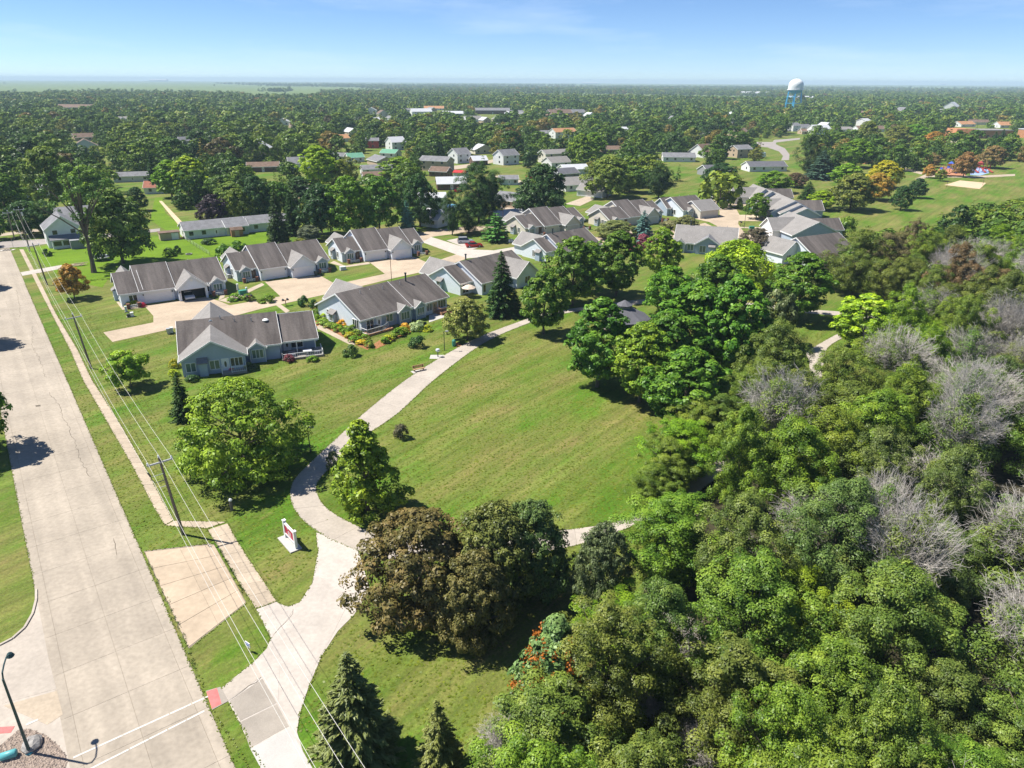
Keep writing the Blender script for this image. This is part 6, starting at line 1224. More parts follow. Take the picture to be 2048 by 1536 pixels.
# sources: crowns of real trees that stand in the first far line
rest = town[SINGLE:]
src_t, src_s = [], []
for i in range(4):
    x, y, h, r = rest[i]; t = plant_tree('town', x, y, h, r, 'round', '%s distant town tree behind the single trees' % ORD[i], group='trees of the town', idx=i); src_t.append(next(c for c in t.children if c.name.startswith('crown')))
x, y, h, r = rest[4]; t = plant_tree('town_fir', x, y, h, r * .6, 'dark', 'distant town fir behind the single trees', name='spruce_tree', group='trees of the town'); src_t.append(next(c for c in t.children if c.name.startswith('crown')))
for i in range(3):
    x, y, h, r = rest[5 + i]; t = plant_tree('speck', x, y, h, r, 'round', '%s small distant tree behind the single trees' % ORD[i], group='trees of the town', idx=i); src_s.append(next(c for c in t.children if c.name.startswith('crown')))
pts = [(x, y, (r / 5.2, r / 5.2, h / 12.0), rt_.choice([0, 0, 1, 1, 2, 2, 3, 3, 4])) for x, y, h, r in rest[8:] if y < 700] 
pts += [(x, y, (rr_ / 5.2, rr_ / 5.2, rt_.uniform(0.5, 0.95) * (0.75 if y > 225 else 1.0)), rt_.randrange(4)) for x, y in wood_back for rr_ in (rt_.uniform(4, 6),)]
scatter('town_canopy', pts, src_t, 'mass of trees filling the town behind the estate')
pts = [(x, y, (r / 5.6, r / 5.6, h / 12.0), rt_.randrange(3)) for x, y, h, r in rest[8:] if y >= 700]
for k in range(22000):
    y = 1450 + 6500 * rt_.random() ** 1.7; x = rt_.uniform(-0.76, 0.76) * y
    cl = math.sin(x * 0.0021 + 1.1) * math.cos(y * 0.0016 + 0.4) + 0.5 * math.sin(x * 0.0053 + y * 0.004)
    if y > 1700 and cl < (0.25 if x < -0.25 * y else -0.45) + 0.4 * math.sin(y * 0.006): continue
    if any(inside((x, y), q) for q in fields) and rt_.random() > 0.012: continue
    if not clear_of_houses(x, y, 4, 0.0): continue
    h = rt_.uniform(9, 17); r = h * rt_.uniform(0.42, 0.62); pts.append((x, y, (r / 5.6, r / 5.6, h / 12.0), rt_.randrange(3)))
scatter('far_woodland', pts, src_s, 'distant woodland running to the horizon')
print('TREES', NTREE, 'wood', WOODN, 'single town', SINGLE, 'town', len(town), 'back', len(wood_back))

# ------------------------------------------------------------------ poles, wires, lamps
def utility_pole(label, x, y, h, deg, arm=2.2, lamp=False, transformer=False, lean=0.0):
    t = thing('utility_pole', label, 'utility pole', (x, y, 0), R(deg), 'utility poles along the road')
    t.rotation_euler = (0, -lean * math.cos(0.2), R(deg)) if not lean else (Matrix.Rotation(R(deg), 3, 'Z') @ Matrix.Rotation(-lean, 3, 'Y')).to_euler()
    ob('pole', tube([(0, 0, -0.2), (0, 0, h * 0.5), (0.02, 0, h)], [0.17, 0.14, 0.11], 10), 'wood_pole', t)
    ob('crossarm', box(-arm / 2, arm / 2, -0.17, -0.06, h - 0.55, h - 0.40), 'metal_grey', t)
    for q in (-arm / 2 + 0.1, arm / 2 - 0.1): ob('insulator', shift(lathe([(0.04, 0), (0.1, 0.06), (0.06, 0.12), (0.1, 0.2), (0.04, 0.28)], 8), q, -0.115, h - 0.40), 'insulator', t)
    ob('insulator', shift(lathe([(0.04, 0), (0.1, 0.06), (0.06, 0.12), (0.1, 0.2), (0.04, 0.28)], 8), 0.02, 0, h), 'insulator', t)
    if lamp:
        ob('bracket', tube([(0, -0.12, h - 2.4), (-0.9, -0.15, h - 2.4), (-1.1, -0.15, h - 2.0), (-1.15, -0.15, h - 1.5)], 0.035, 5), 'metal_dark', t)
        ob('bracket', tube([(0, -0.12, h - 1.7), (-1.0, -0.15, h - 1.7)], 0.03, 5), 'metal_grey', t)
        ob('cutout', tube([(-1.15, -0.15, h - 1.6), (-1.25, -0.15, h - 1.15)], 0.08, 6), 'metal_dark', t); ob('bracket', tube([(-0.7, 0, h - 3.1), (0, 0, h - 3.1)], 0.03, 5), 'metal_grey', t)
    if transformer: ob('transformer', shift(lathe([(0.25, 0), (0.27, 0.05), (0.27, 0.75), (0.2, 0.85)], 10), 0.42, 0, h - 2.0), 'metal_grey', t)
    return t
PA = 32.0
poles = [('nearest leaning utility pole with crossarm beside the sidewalk jog', *(-32.84, 59.54), 9.0, True, False), ('second utility pole from the front, on the lawn by the amber pear tree', *(-66.18, 103.72), 9.0, False, False), ('third utility pole from the front, near the white house driveway', *(-102.62, 152.67), 9.3, False, False), ('tall utility pole at the cross street with transformer', *(-127.03, 185.52), 11.3, False, True), ('utility pole across the cross street at the left edge', *(-140.22, 199.85), 8.0, False, False)]
for i, (lab, x, y, h, l_, tr_) in enumerate(poles): utility_pole(lab, x, y, h, PA, 2.3, l_, tr_, R(4.6) if i < 3 else 0.0)
p1, p2 = Vector(poles[0][1:3]), Vector(poles[1][1:3])
p0 = p1 + (p1 - p2) * 0.95                                   # next pole, behind the camera's lower edge
spans = [((p0.x, p0.y, 9.0), (*poles[0][1:3], 9.0)), ((*poles[0][1:3], 9.0), (*poles[1][1:3], 9.0)), ((*poles[1][1:3], 9.0), (*poles[2][1:3], 9.3)), ((*poles[2][1:3], 9.3), (*poles[3][1:3], 10.2))]
ca = Vector((math.cos(R(PA)), math.sin(R(PA)), 0))
spn = ['passing over the entrance walk', 'between the nearest and second poles', 'between the second and third poles', 'between the third and fourth poles']
for si, (a, b) in enumerate(spans):
    a, b = Vector(a), Vector(b)
    for wi, (off, dz) in enumerate(((-1.05, -0.15), (0.02, 0.25), (1.05, -0.15), (-0.7, -3.1))):
        pts = []
        for k in range(13):
            t = k / 12; p = a.lerp(b, t) + ca * (off - 0.72) + Vector((0, 0, dz - 0.9 * 4 * t * (1 - t) * (1.1 if wi == 3 else 1))); pts.append(p)
        o = ob('power_line', tube(pts, 0.014, 4), 'wire'); tag(o, '%s wire %s' % (('left crossarm', 'pole-top', 'right crossarm', 'lowest')[wi], spn[si]), 'power line', 'power lines')
# big street lamp beside the rock bed
t = thing('street_lamp', 'tall dark green street lamp with curved arm in the rock bed', 'street lamp', P3((-32.48, 34.37), 0), 0)
ob('base_plate', lathe([(0.26, 0.03), (0.26, 0.12), (0.13, 0.2)], 8), 'teal_paint', t)
ob('pole', tube([(0, 0, 0.1), (0, 0, 3.4), (0, 0, 6.6)], [0.11, 0.09, 0.07], 10), 'lamp_green', t)
ob('arm', tube([(0, 0, 6.5), (-0.03, 0.15, 7.0), (-0.15, 0.6, 7.25), (-0.4, 1.2, 7.25), (-0.6, 1.7, 7.0)], 0.05, 8), 'lamp_green', t)
ob('lamp_head', shift(lathe([(0.05, 0.3), (0.16, 0.2), (0.26, 0.0), (0.2, -0.08)][::-1], 10), -0.6, 1.75, 6.85), 'lamp_green', t)
def path_lamp(label, x, y, h, arm=True, m='metal_dark', deg=0):
    t = thing('path_lamp', label, 'lamp', (x, y, 0), R(deg), 'path and drive lamps')
    ob('post', tube([(0, 0, 0), (0, 0, h)], [0.07, 0.055], 8), m, t)
    if arm: ob('arm', tube([(0, 0, h - 0.1), (0.35, 0, h)], 0.03, 5), m, t); ob('lamp_head', join(box(0.25, 0.75, -0.14, 0.14, h - 0.02, h + 0.1)), 'metal_grey', t)
    else: ob('lamp_head', shift(lathe([(0.05, 0), (0.22, 0.1), (0.2, 0.3), (0.05, 0.4)], 10), 0, 0, h), 'metal_grey', t)
path_lamp('slim path lamp near the green trash can', *(-11.43, 112.65), 3.4)
path_lamp('path lamp beside the wide light green tree at the bend', *(-24.62, 76.70), 3.4)
path_lamp('tall rusty drive lamp standing behind the flower bed duplex', *(-26.63, 152.92), 7.5, True, 'rust_pole', 60)
path_lamp('tall drive lamp by the turning circle lawn', *(72.17, 223.40), 7.5, True, 'metal_dark')
path_lamp('drive lamp with curved white head beside the bright pine', *(-3.02, 219.73), 6.5, True, 'rust_pole', 180)
# stop sign
t = thing('stop_sign', 'red stop sign at the street corner', 'sign', P3((-134.41, 190.21), 0), R(-60))
ob('post', tube([(0, 0, 0), (0, 0, 2.6)], 0.04, 6), 'metal_grey', t)
v = [(0.42 * math.cos(R(22.5 + 45 * k)), 0, 2.4 + 0.42 * math.sin(R(22.5 + 45 * k))) for k in range(8)]; v = [(a, -0.03, c) for a, _, c in v] + [(a, -0.05, c) for a, _, c in v]
ob('sign_plate', (v, [tuple(range(7, -1, -1)), tuple(range(8, 16))] + [(i, (i + 1) % 8, 8 + (i + 1) % 8, 8 + i) for i in range(8)]), 'stop_red', t)
# entrance sign: two white posts on a concrete plinth, red board
sa, sb = Vector((-22.42, 59.12)), Vector((-20.87, 57.24)); sd = sb - sa
t = thing('entrance_sign', 'white-framed red board sign on two posts beside the entrance walk', 'sign', (sa.x, sa.y, 0), math.atan2(sd.y, sd.x)); Ls = sd.length
ob('plinth', box(-0.35, Ls + 0.35, -0.75, 0.45, 0, 0.12), 'new_concrete', t)
for x in (0, Ls): ob('post', join(box(x - 0.13, x + 0.13, -0.13, 0.13, 0.12, 2.0), box(x - 0.17, x + 0.17, -0.17, 0.17, 2.0, 2.1)), 'trim_white', t)
ob('frame', join(box(0.13, Ls - 0.13, -0.1, 0.1, 1.72, 1.88), box(0.13, Ls - 0.13, -0.1, 0.1, 0.55, 0.7)), 'trim_white', t)
bd = ob('board', box(0.13, Ls - 0.13, -0.05, 0.05, 0.7, 1.72), 'sign_red', t)
for s in (-1, 1):
    y0, y1 = (-0.062, -0.05) if s < 0 else (0.05, 0.062); m_ = Ls / 2
    ob('lettering', join(box(m_ - 0.42, m_ - 0.34, y0, y1, 1.42, 1.62), box(m_ - 0.5, m_ - 0.26, y0, y1, 1.56, 1.62), box(m_ - 0.35, m_ - 0.27, y0, y1, 0.8, 1.3), box(m_ - 0.35, m_ - 0.1, y0, y1, 1.22, 1.3), box(m_ - 0.2, m_ - 0.12, y0, y1, 0.8, 1.25), box(m_ + 0.02, m_ + 0.1, y0, y1, 0.8, 1.3), box(m_ + 0.02, m_ + 0.28, y0, y1, 1.0, 1.08), box(m_ + 0.2, m_ + 0.28, y0, y1, 0.8, 1.3)), 'trim_white', bd)
# small lawn sign
t = thing('lawn_sign', 'small blue and white lawn sign near the entrance walk', 'sign', P3((-20.85, 43.70), 0), R(-35))
ob('stake', tube([(0, 0, 0), (0, 0, 0.9)], 0.03, 5), 'metal_dark', t); b_ = ob('board', box(-0.28, 0.28, -0.03, 0.03, 0.55, 1.0), 'trim_white', t)
ob('print', join(box(-0.24, 0.24, -0.04, -0.03, 0.9, 0.97), box(-0.15, 0.2, -0.04, -0.03, 0.68, 0.82)), 'sign_blue', b_)
# bollard
t = thing('bollard', 'grey timber bollard with white cap on the lawn', 'bollard', P3((-29.60, 63.99), 0), 0); ob('post', tube([(0, 0, 0), (0, 0, 1.15)], 0.16, 10), 'wood_pole', t); ob('cap', shift(lathe([(0.2, 0), (0.2, 0.14), (0.1, 0.24)], 10), 0, 0, 1.15), 'trim_white', t)
# bench, trash can, drinking fountain
t = thing('park_bench', 'slatted wooden bench beside the curved path', 'bench', P3((-14.61, 103.39), 0), R(30))
for k in range(3): ob('seat_slat', box(-0.95, 0.95, -0.25 + k * 0.17, -0.11 + k * 0.17, 0.43, 0.48), 'wood_slat', t)
for k in range(2): ob('back_slat', box(-0.95, 0.95, 0.3, 0.35, 0.58 + k * 0.2, 0.74 + k * 0.2), 'wood_slat', t)
for x in (-0.75, 0.75): ob('leg', join(box(x - 0.05, x + 0.05, -0.22, -0.12, 0, 0.43), box(x - 0.05, x + 0.05, 0.22, 0.29, 0, 0.95), box(x - 0.05, x + 0.05, -0.22, 0.25, 0.38, 0.43)), 'rust_brown', t)
ob('foot_slab', box(-1.2, 1.2, -0.6, 0.5, 0.0, 0.03), 'new_concrete', t)
t = thing('trash_can', 'green barrel trash can by the curved path', 'trash can', P3((-10.00, 114.89), 0), 0)
ob('barrel', lathe([(0.3, 0), (0.34, 0.3), (0.34, 0.85), (0.3, 0.9)], 14), 'plastic_green', t); ob('lid', shift(lathe([(0.36, 0), (0.33, 0.1), (0.18, 0.28), (0.05, 0.32)], 14), 0, 0, 0.9), 'plastic_green', t)
t = thing('drinking_fountain', 'white basin on a slim post beside the curved path', 'fountain', P3((-12.23, 109.57), 0), 0)
ob('pad', box(-1.3, 1.5, -0.9, 0.9, 0, 0.035), 'new_concrete', t); ob('post', tube([(0, 0, 0), (0, 0, 0.95)], 0.08, 8), 'metal_dark', t); ob('basin', shift(lathe([(0.1, 0), (0.3, 0.1), (0.36, 0.28), (0.3, 0.5), (0.15, 0.55)], 14), 0, 0, 0.9), 'insulator', t)
# teal pedestal and boulder in the rock bed
t = thing('utility_pedestal', 'teal capsule-shaped utility pedestal lying low in the rock bed', 'pedestal', P3((-33.61, 33.98), 0), R(25)); ob('shell', shift(([(z - 0.5, y, x + 0.3) for x, y, z in lathe([(0.1, 0), (0.26, 0.06), (0.28, 0.9), (0.22, 1.0)], 14)[0]], lathe([(0.1, 0), (0.26, 0.06), (0.28, 0.9), (0.22, 1.0)], 14)[1])), 'teal_paint', t, smooth=True); ob('base', box(-0.5, 0.5, -0.2, 0.2, 0.03, 0.12), 'grey_concrete', t)
def boulder(label, x, y, r, seed):
    q = random.Random(seed); v, f = lathe([(0.25 * r, -0.05), (0.9 * r, 0.0), (1.0 * r, 0.3 * r), (0.75 * r, 0.6 * r), (0.3 * r, 0.72 * r)], 9)
    v = [(a * q.uniform(.82, 1.15), b * q.uniform(.7, 1.0), c * q.uniform(.85, 1.1)) for a, b, c in v]
    tag(ob('boulder', (v, f), 'stone', None, (x, y, 0.03), q.uniform(0, 6)), label, 'boulder')
boulder('grey boulder at the foot of the street lamp', *(-32.62, 34.92), 0.75, 2)
# tufts of weeds along the open joints
C_, N_, S_, T_ = [], [], [], []
for a, b, n in weedpts:
    a, b = np.array(a), np.array(b)
    for k in range(n):
        p = a + (b - a) * rs.rand() + rs.normal(size=2) * 0.06
        m_ = rs.randint(3, 8); C_.append(np.column_stack([p + rs.normal(size=(m_, 2)) * 0.08, 0.06 + rs.rand(m_) * 0.12])); N_.append(unit(rs.normal(size=(m_, 3)) + np.array([0, 0, 0.8]))); S_.append(np.full(m_, 0.07)); T_.append(rs.rand(m_) * 0.6 + 0.2)
wd = link('weeds', leaf_mesh('weeds', np.concatenate(C_), np.concatenate(N_), np.concatenate(S_), np.concatenate(T_))); wd.color = (0.07, 0.13, 0.02, 1); tag(wd, 'weeds growing in the joints of the parking pad', 'weeds', None, 'stuff')

# ragged turf along every paved edge, and coarse tufts over the near lawns
edges = [(rp(-12, 0.0), rp(150, 0.0)), (rp(29, -RW), rp(110, -RW))]
for st_ in (sidewalk, path):
    for c in st_.children:
        if c.name.startswith('slab_bed'):
            vv = [tuple(v.co[:2]) for v in c.data.vertices]; m_ = len(vv) // 2
            edges += [(vv[i], vv[i + 1]) for i in range(m_ - 1)]
edges += [((-29.55, 58.06), (-35.49, 56.80)), ((-22.98, 49.39), (-25.76, 43.99)), ((-13.40, 47.96), (-14.95, 43.36)), ((-14.95, 43.36), (-15.17, 38.10)), ((-15.17, 38.10), (-14.92, 36.17)), ((-21.68, 39.99), (-20.10, 42.64)), ((-20.10, 42.64), (-19.59, 45.25)), ((-19.59, 45.25), (-21.90, 48.64)), ((-20.47, 49.61), (-19.33, 48.98)), ((-19.33, 48.98), (-18.41, 49.56)), ((-18.41, 49.56), (-18.02, 52.25)), ((-18.02, 52.25), (-18.64, 56.71)), ((-18.64, 56.71), (-19.70, 60.09)), ((-20.68, 38.79), (-15.36, 32.09)), ((-21.55, 38.01), (-17.18, 33.17)), ((-24.08, 41.54), (-22.71, 39.75))]
C_, N_, S_, T_ = [], [], [], []
for a, b in edges:
    a, b = np.array(a), np.array(b); L_ = np.linalg.norm(b - a)
    if L_ < 0.05 or (a[1] + b[1]) / 2 > 140: continue
    k = int(L_ / 0.10) + 1; p = a + (b - a) * rs.rand(k, 1) + rs.normal(size=(k, 2)) * 0.06
    C_.append(np.column_stack([p, 0.036 + rs.rand(k) * 0.02])); N_.append(unit(rs.normal(size=(k, 3)) * 0.2 + np.array([0, 0, 1.0]))); S_.append(0.035 + 0.06 * rs.rand(k)); T_.append(0.3 + 0.5 * rs.rand(k))
k = 70000
yy = 30 + 105 * rs.rand(k) ** 0.8; xx = (rs.rand(k) * 1.5 - 0.78) * yy
pave = [[(-35.49, 56.80), (-29.55, 58.06), (-29.25, 61.77), (-28.48, 61.77), (-20.17, 49.61), (-18.64, 56.71), (-19.70, 60.09), (-13.16, 59.63), (-12.61, 51.26), (-14.92, 36.17), (-11.88, 31.76), (-23.10, 31.70)]]
ok = np.array([not (-9.2 < (x - RO.x) * RN.x + (y - RO.y) * RN.y < 0.1) and not inside((x, y), pave[0]) and not inside((x, y), wood_poly) and not inside((x, y), bedpts) for x, y in zip(xx, yy)])
paths_ = [(Vector(v.co[:2])) for st_ in (sidewalk, path, drive, entry) for c in st_.children for v in c.data.vertices]
polys = [[tuple(v.co[:2]) for v in c.data.vertices][:len(c.data.vertices) // 2] for st_ in (sidewalk, path, path2, drive, entry) for c in st_.children if c.type == 'MESH' and 'pad' not in c.name and c.name.split('.')[0] in ('slab', 'walkway', 'parking_bay')]
cell = {}
for pg in polys:
    x0, x1, y0, y1 = min(q[0] for q in pg), max(q[0] for q in pg), min(q[1] for q in pg), max(q[1] for q in pg)
    for gx in range(int(x0 // 4), int(x1 // 4) + 1):
        for gy in range(int(y0 // 4), int(y1 // 4) + 1): cell.setdefault((gx, gy), []).append(pg)
for i in range(k):
    if ok[i] and any(inside((xx[i], yy[i]), pg) for pg in cell.get((int(xx[i] // 4), int(yy[i] // 4)), ())): ok[i] = False
xx, yy = xx[ok], yy[ok]; k = len(xx)
cl_ = np.sin(xx * 0.9 + np.sin(yy * 0.7) * 2) * np.sin(yy * 1.1 + np.sin(xx * 0.5) * 2)
C_.append(np.column_stack([xx, yy, 0.004 + rs.rand(k) * 0.006])); N_.append(unit(rs.normal(size=(k, 3)) * 0.12 + np.array([0, 0, 1.0]))); S_.append(0.05 + 0.13 * rs.rand(k)); T_.append(np.clip(0.5 + 0.2 * cl_ + 0.2 * rs.normal(size=k), 0.42, 0.95))
tf = link('grass_tufts', leaf_mesh('grass_tufts', np.concatenate(C_), np.concatenate(N_), np.concatenate(S_), np.concatenate(T_), 'leaf', 0.75)); tf.color = (0.105, 0.145, 0.014, 1); tag(tf, 'coarse grass tufts over the near lawns and along paved edges', 'grass', None, 'stuff')

# ------------------------------------------------------------------ small things around the houses
def mailbox(label, x, y, deg):
    t = thing('mailbox', label, 'mailbox', (x, y, 0), R(deg), 'mailboxes'); ob('post', box(-0.06, 0.06, -0.06, 0.06, 0, 1.05), 'rust_brown', t); ob('shelf', box(-0.75, 0.75, -0.2, 0.2, 1.05, 1.11), 'rust_brown', t)
    for k in (-0.45, 0.45): ob('box', shift(([(x_, z_, y_ + 0.0) for x_, y_, z_ in extrude([(-0.18, 1.11), (0.18, 1.11), (0.18, 1.3), (0.1, 1.42), (-0.1, 1.42), (-0.18, 1.3)], -0.26, 0.26)[0]], [q[::-1] for q in extrude([(-0.18, 1.11), (0.18, 1.11), (0.18, 1.3), (0.1, 1.42), (-0.1, 1.42), (-0.18, 1.3)], -0.26, 0.26)[1]]), k, 0, 0), 'metal_dark', t)
mailbox('twin mailbox on the lawn edge before the middle duplex', *(-53.89, 140.83), 36); mailbox('twin mailbox on the garden side of the drive', *(-45.71, 138.15), 216); mailbox('twin mailbox by the turning circle', *(72.05, 226.71), 90)
def cabinet(label, x, y, w, d, h, m, deg):
    t = thing('utility_cabinet', label, 'cabinet', (x, y, 0), R(deg), 'utility cabinets'); ob('pad', box(-w / 2 - 0.1, w / 2 + 0.1, -d / 2 - 0.1, d / 2 + 0.1, 0, 0.1), 'grey_concrete', t); ob('case', box(-w / 2, w / 2, -d / 2, d / 2, 0.1, h), m, t); ob('lid', box(-w / 2 - 0.03, w / 2 + 0.03, -d / 2 - 0.05, d / 2 + 0.03, h, h + 0.06), m, t)
cabinet('green utility cabinet on the lawn before the middle duplex', *(-57.13, 145.96), 1.5, 0.9, 0.9, 'plastic_green', 36)
cabinet('slim white meter box beside the green cabinet', *(-56.68, 147.13), 0.35, 0.3, 1.2, 'trim_white', 36)
cabinet('slim white meter box by the hedge of the open-garage duplex', *(-59.43, 149.44), 0.35, 0.3, 1.3, 'trim_white', 36)
cabinet('pale cabinet on the lawn before the third duplex', *(-40.68, 167.50), 1.4, 0.9, 0.8, 'wall_pale', 34)
cabinet('grey meter box on the lawn by the open-garage duplex', *(-75.46, 133.25), 0.4, 0.35, 1.1, 'wall_pale', 33); cabinet('white round-topped box on the lawn by the open-garage duplex', *(-72.89, 130.41), 0.5, 0.5, 0.8, 'trim_white', 33); cabinet('dark low box beside the white round-topped one', *(-73.40, 130.09), 0.6, 0.5, 0.55, 'metal_dark', 33)
cabinet('white twin vent boxes on the lawn by the bright pine, left one', *(-0.91, 199.97), 0.5, 0.5, 0.8, 'trim_white', 0); cabinet('white twin vent boxes on the lawn by the bright pine, right one', *(-0.21, 200.66), 0.5, 0.5, 0.8, 'trim_white', 0)
cabinet('green cabinet on the turning circle lawn', *(74.02, 221.83), 1.5, 0.9, 0.8, 'plastic_green', 0); cabinet('green cabinet by the stepped gables lawn', *(83.59, 255.19), 1.6, 0.9, 0.9, 'plastic_green', 0)
cabinet('air conditioner at the corner of the middle duplex', *(-64.96, 159.49), 0.9, 0.9, 0.8, 'metal_grey', 36); cabinet('air conditioner by the left gable of the flue pipe duplex', *(7.79, 174.11), 0.9, 0.9, 0.7, 'metal_dark', 40)
def wheelie(label, x, y, deg, m):
    t = thing('wheeled_bin', label, 'bin', (x, y, 0), R(deg), 'wheeled bins'); ob('body', ([(-0.22, -0.25, 0.06), (0.22, -0.25, 0.06), (0.22, 0.2, 0.06), (-0.22, 0.2, 0.06), (-0.3, -0.33, 1.0), (0.3, -0.33, 1.0), (0.3, 0.33, 1.0), (-0.3, 0.33, 1.0)], box(0, 1, 0, 1, 0, 1)[1]), m, t); ob('lid', box(-0.32, 0.32, -0.36, 0.36, 1.0, 1.07), m, t)
    for x_ in (-0.25, 0.25): ob('wheel', tube([(x_ - 0.03, 0.28, 0.12), (x_ + 0.03, 0.28, 0.12)], 0.12, 8), 'tyre', t)
wheelie('left bin of two at the corner of the nearest duplex', *(-61.40, 120.35), 20, 'metal_grey'); wheelie('right bin of two at the corner of the nearest duplex', *(-61.11, 120.91), 20, 'wall_pale')
wheelie('blue bin by the flue pipe duplex', *(2.06, 185.60), 40, 'car_blue'); wheelie('brown bin by the flue pipe duplex', *(2.96, 184.45), 40, 'rust_brown'); wheelie('dark bin by the middle duplex right entry', *(-45.67, 161.71), 36, 'metal_dark')
# patio umbrella and chairs
t = thing('patio_umbrella', 'beige patio umbrella beside the umbrella duplex', 'umbrella', P3((-9.16, 144.96), 0), 0); ob('pole', tube([(0, 0, 0), (0, 0, 2.6)], 0.03, 6), 'metal_grey', t); ob('canopy', lathe([(1.55, 2.0), (1.5, 2.06), (0.8, 2.45), (0.05, 2.72)], 8), 'umbrella', t); ob('base', lathe([(0.35, 0), (0.3, 0.1)], 8), 'metal_dark', t)
def chair(label, x, y, deg, m='trim_white'):
    t = thing('patio_chair', label, 'chair', (x, y, 0), R(deg), 'patio chairs'); ob('seat', box(-0.3, 0.3, -0.3, 0.3, 0.4, 0.47), m, t); ob('backrest', box(-0.3, 0.3, 0.24, 0.31, 0.47, 1.0), m, t)
    for a in (-0.26, 0.26):
        for b in (-0.26, 0.26): ob('leg', tube([(a, b, 0), (a, b, 0.4)], 0.025, 5), m, t)
chair('left white patio chair right of the tall spruce', *(0.22, 151.40), 40); chair('middle white patio chair right of the tall spruce', *(0.99, 153.05), 10); chair('right white patio chair right of the tall spruce', *(1.88, 153.48), -40); chair('dark patio chair beside the wooden steps', *(-16.02, 124.74), 20, 'metal_dark')
# trampoline, lumber, fire ring
t = thing('trampoline', 'round black trampoline with white rim behind the forked tree', 'trampoline', P3((-103.11, 176.42), 0), 0)
ob('mat', lathe([(2.0, 0.84), (2.0, 0.88)], 20), 'metal_dark', t); ob('rim', join(*[tube([(2.1 * math.cos(R(18 * k)), 2.1 * math.sin(R(18 * k)), 0.88), (2.1 * math.cos(R(18 * k + 18)), 2.1 * math.sin(R(18 * k + 18)), 0.88)], 0.12, 5) for k in range(20)]), 'trim_white', t)
for k in range(6): ob('leg', tube([(2.05 * math.cos(R(60 * k)), 2.05 * math.sin(R(60 * k)), 0), (2.05 * math.cos(R(60 * k)), 2.05 * math.sin(R(60 * k)), 0.85)], 0.04, 5), 'metal_grey', t)
t = thing('lumber_pile', 'pile of pale lumber behind the white corner house', 'lumber', P3((-105.74, 170.59), 0), 0.3)
for k in range(9): ob('plank', shift(box(-1.5, 1.5, -0.12, 0.12, 0, 0.07), random.uniform(-.6, .6), random.uniform(-1, 1), 0.05 * k, random.uniform(-0.8, 0.8)), 'wall_tan', t)
tag(ob('fire_ring', join(*[shift(box(-0.18, 0.18, -0.12, 0.12, 0, 0.25), 0.7 * math.cos(R(36 * k)), 0.7 * math.sin(R(36 * k)), 0, R(36 * k + 90)) for k in range(10)]), 'stone', None, P3((-84.13, 183.01), 0)), 'small dark fire ring on the back lawn', 'fire ring')
# hedge-like fence between the back lawns
a, b = Vector((-92.84, 201.06)), Vector((-78.05, 181.43)); t = thing('wire_fence', 'low overgrown wire fence between the back lawns', 'fence', (a.x, a.y, 0), math.atan2((b - a).y, (b - a).x)); L_ = (b - a).length
for k in range(9): ob('post', tube([(L_ * k / 8, 0, 0), (L_ * k / 8, 0, 1.2)], 0.04, 5), 'wood_pole', t)
for z in (0.4, 0.8, 1.15): ob('wire', tube([(0, 0, z), (L_, 0, z)], 0.015, 4), 'metal_grey', t)
# blue pool
t = thing('pool', 'round blue backyard pool glimpsed between the dark trees', 'pool', P3((-22.13, 256.11), 0), 0); ob('wall', lathe([(3.6, 0), (3.6, 1.2)], 20), 'insulator', t); ob('water', lathe([(3.5, 1.12), (3.5, 1.205)], 20), 'pool_blue', t)

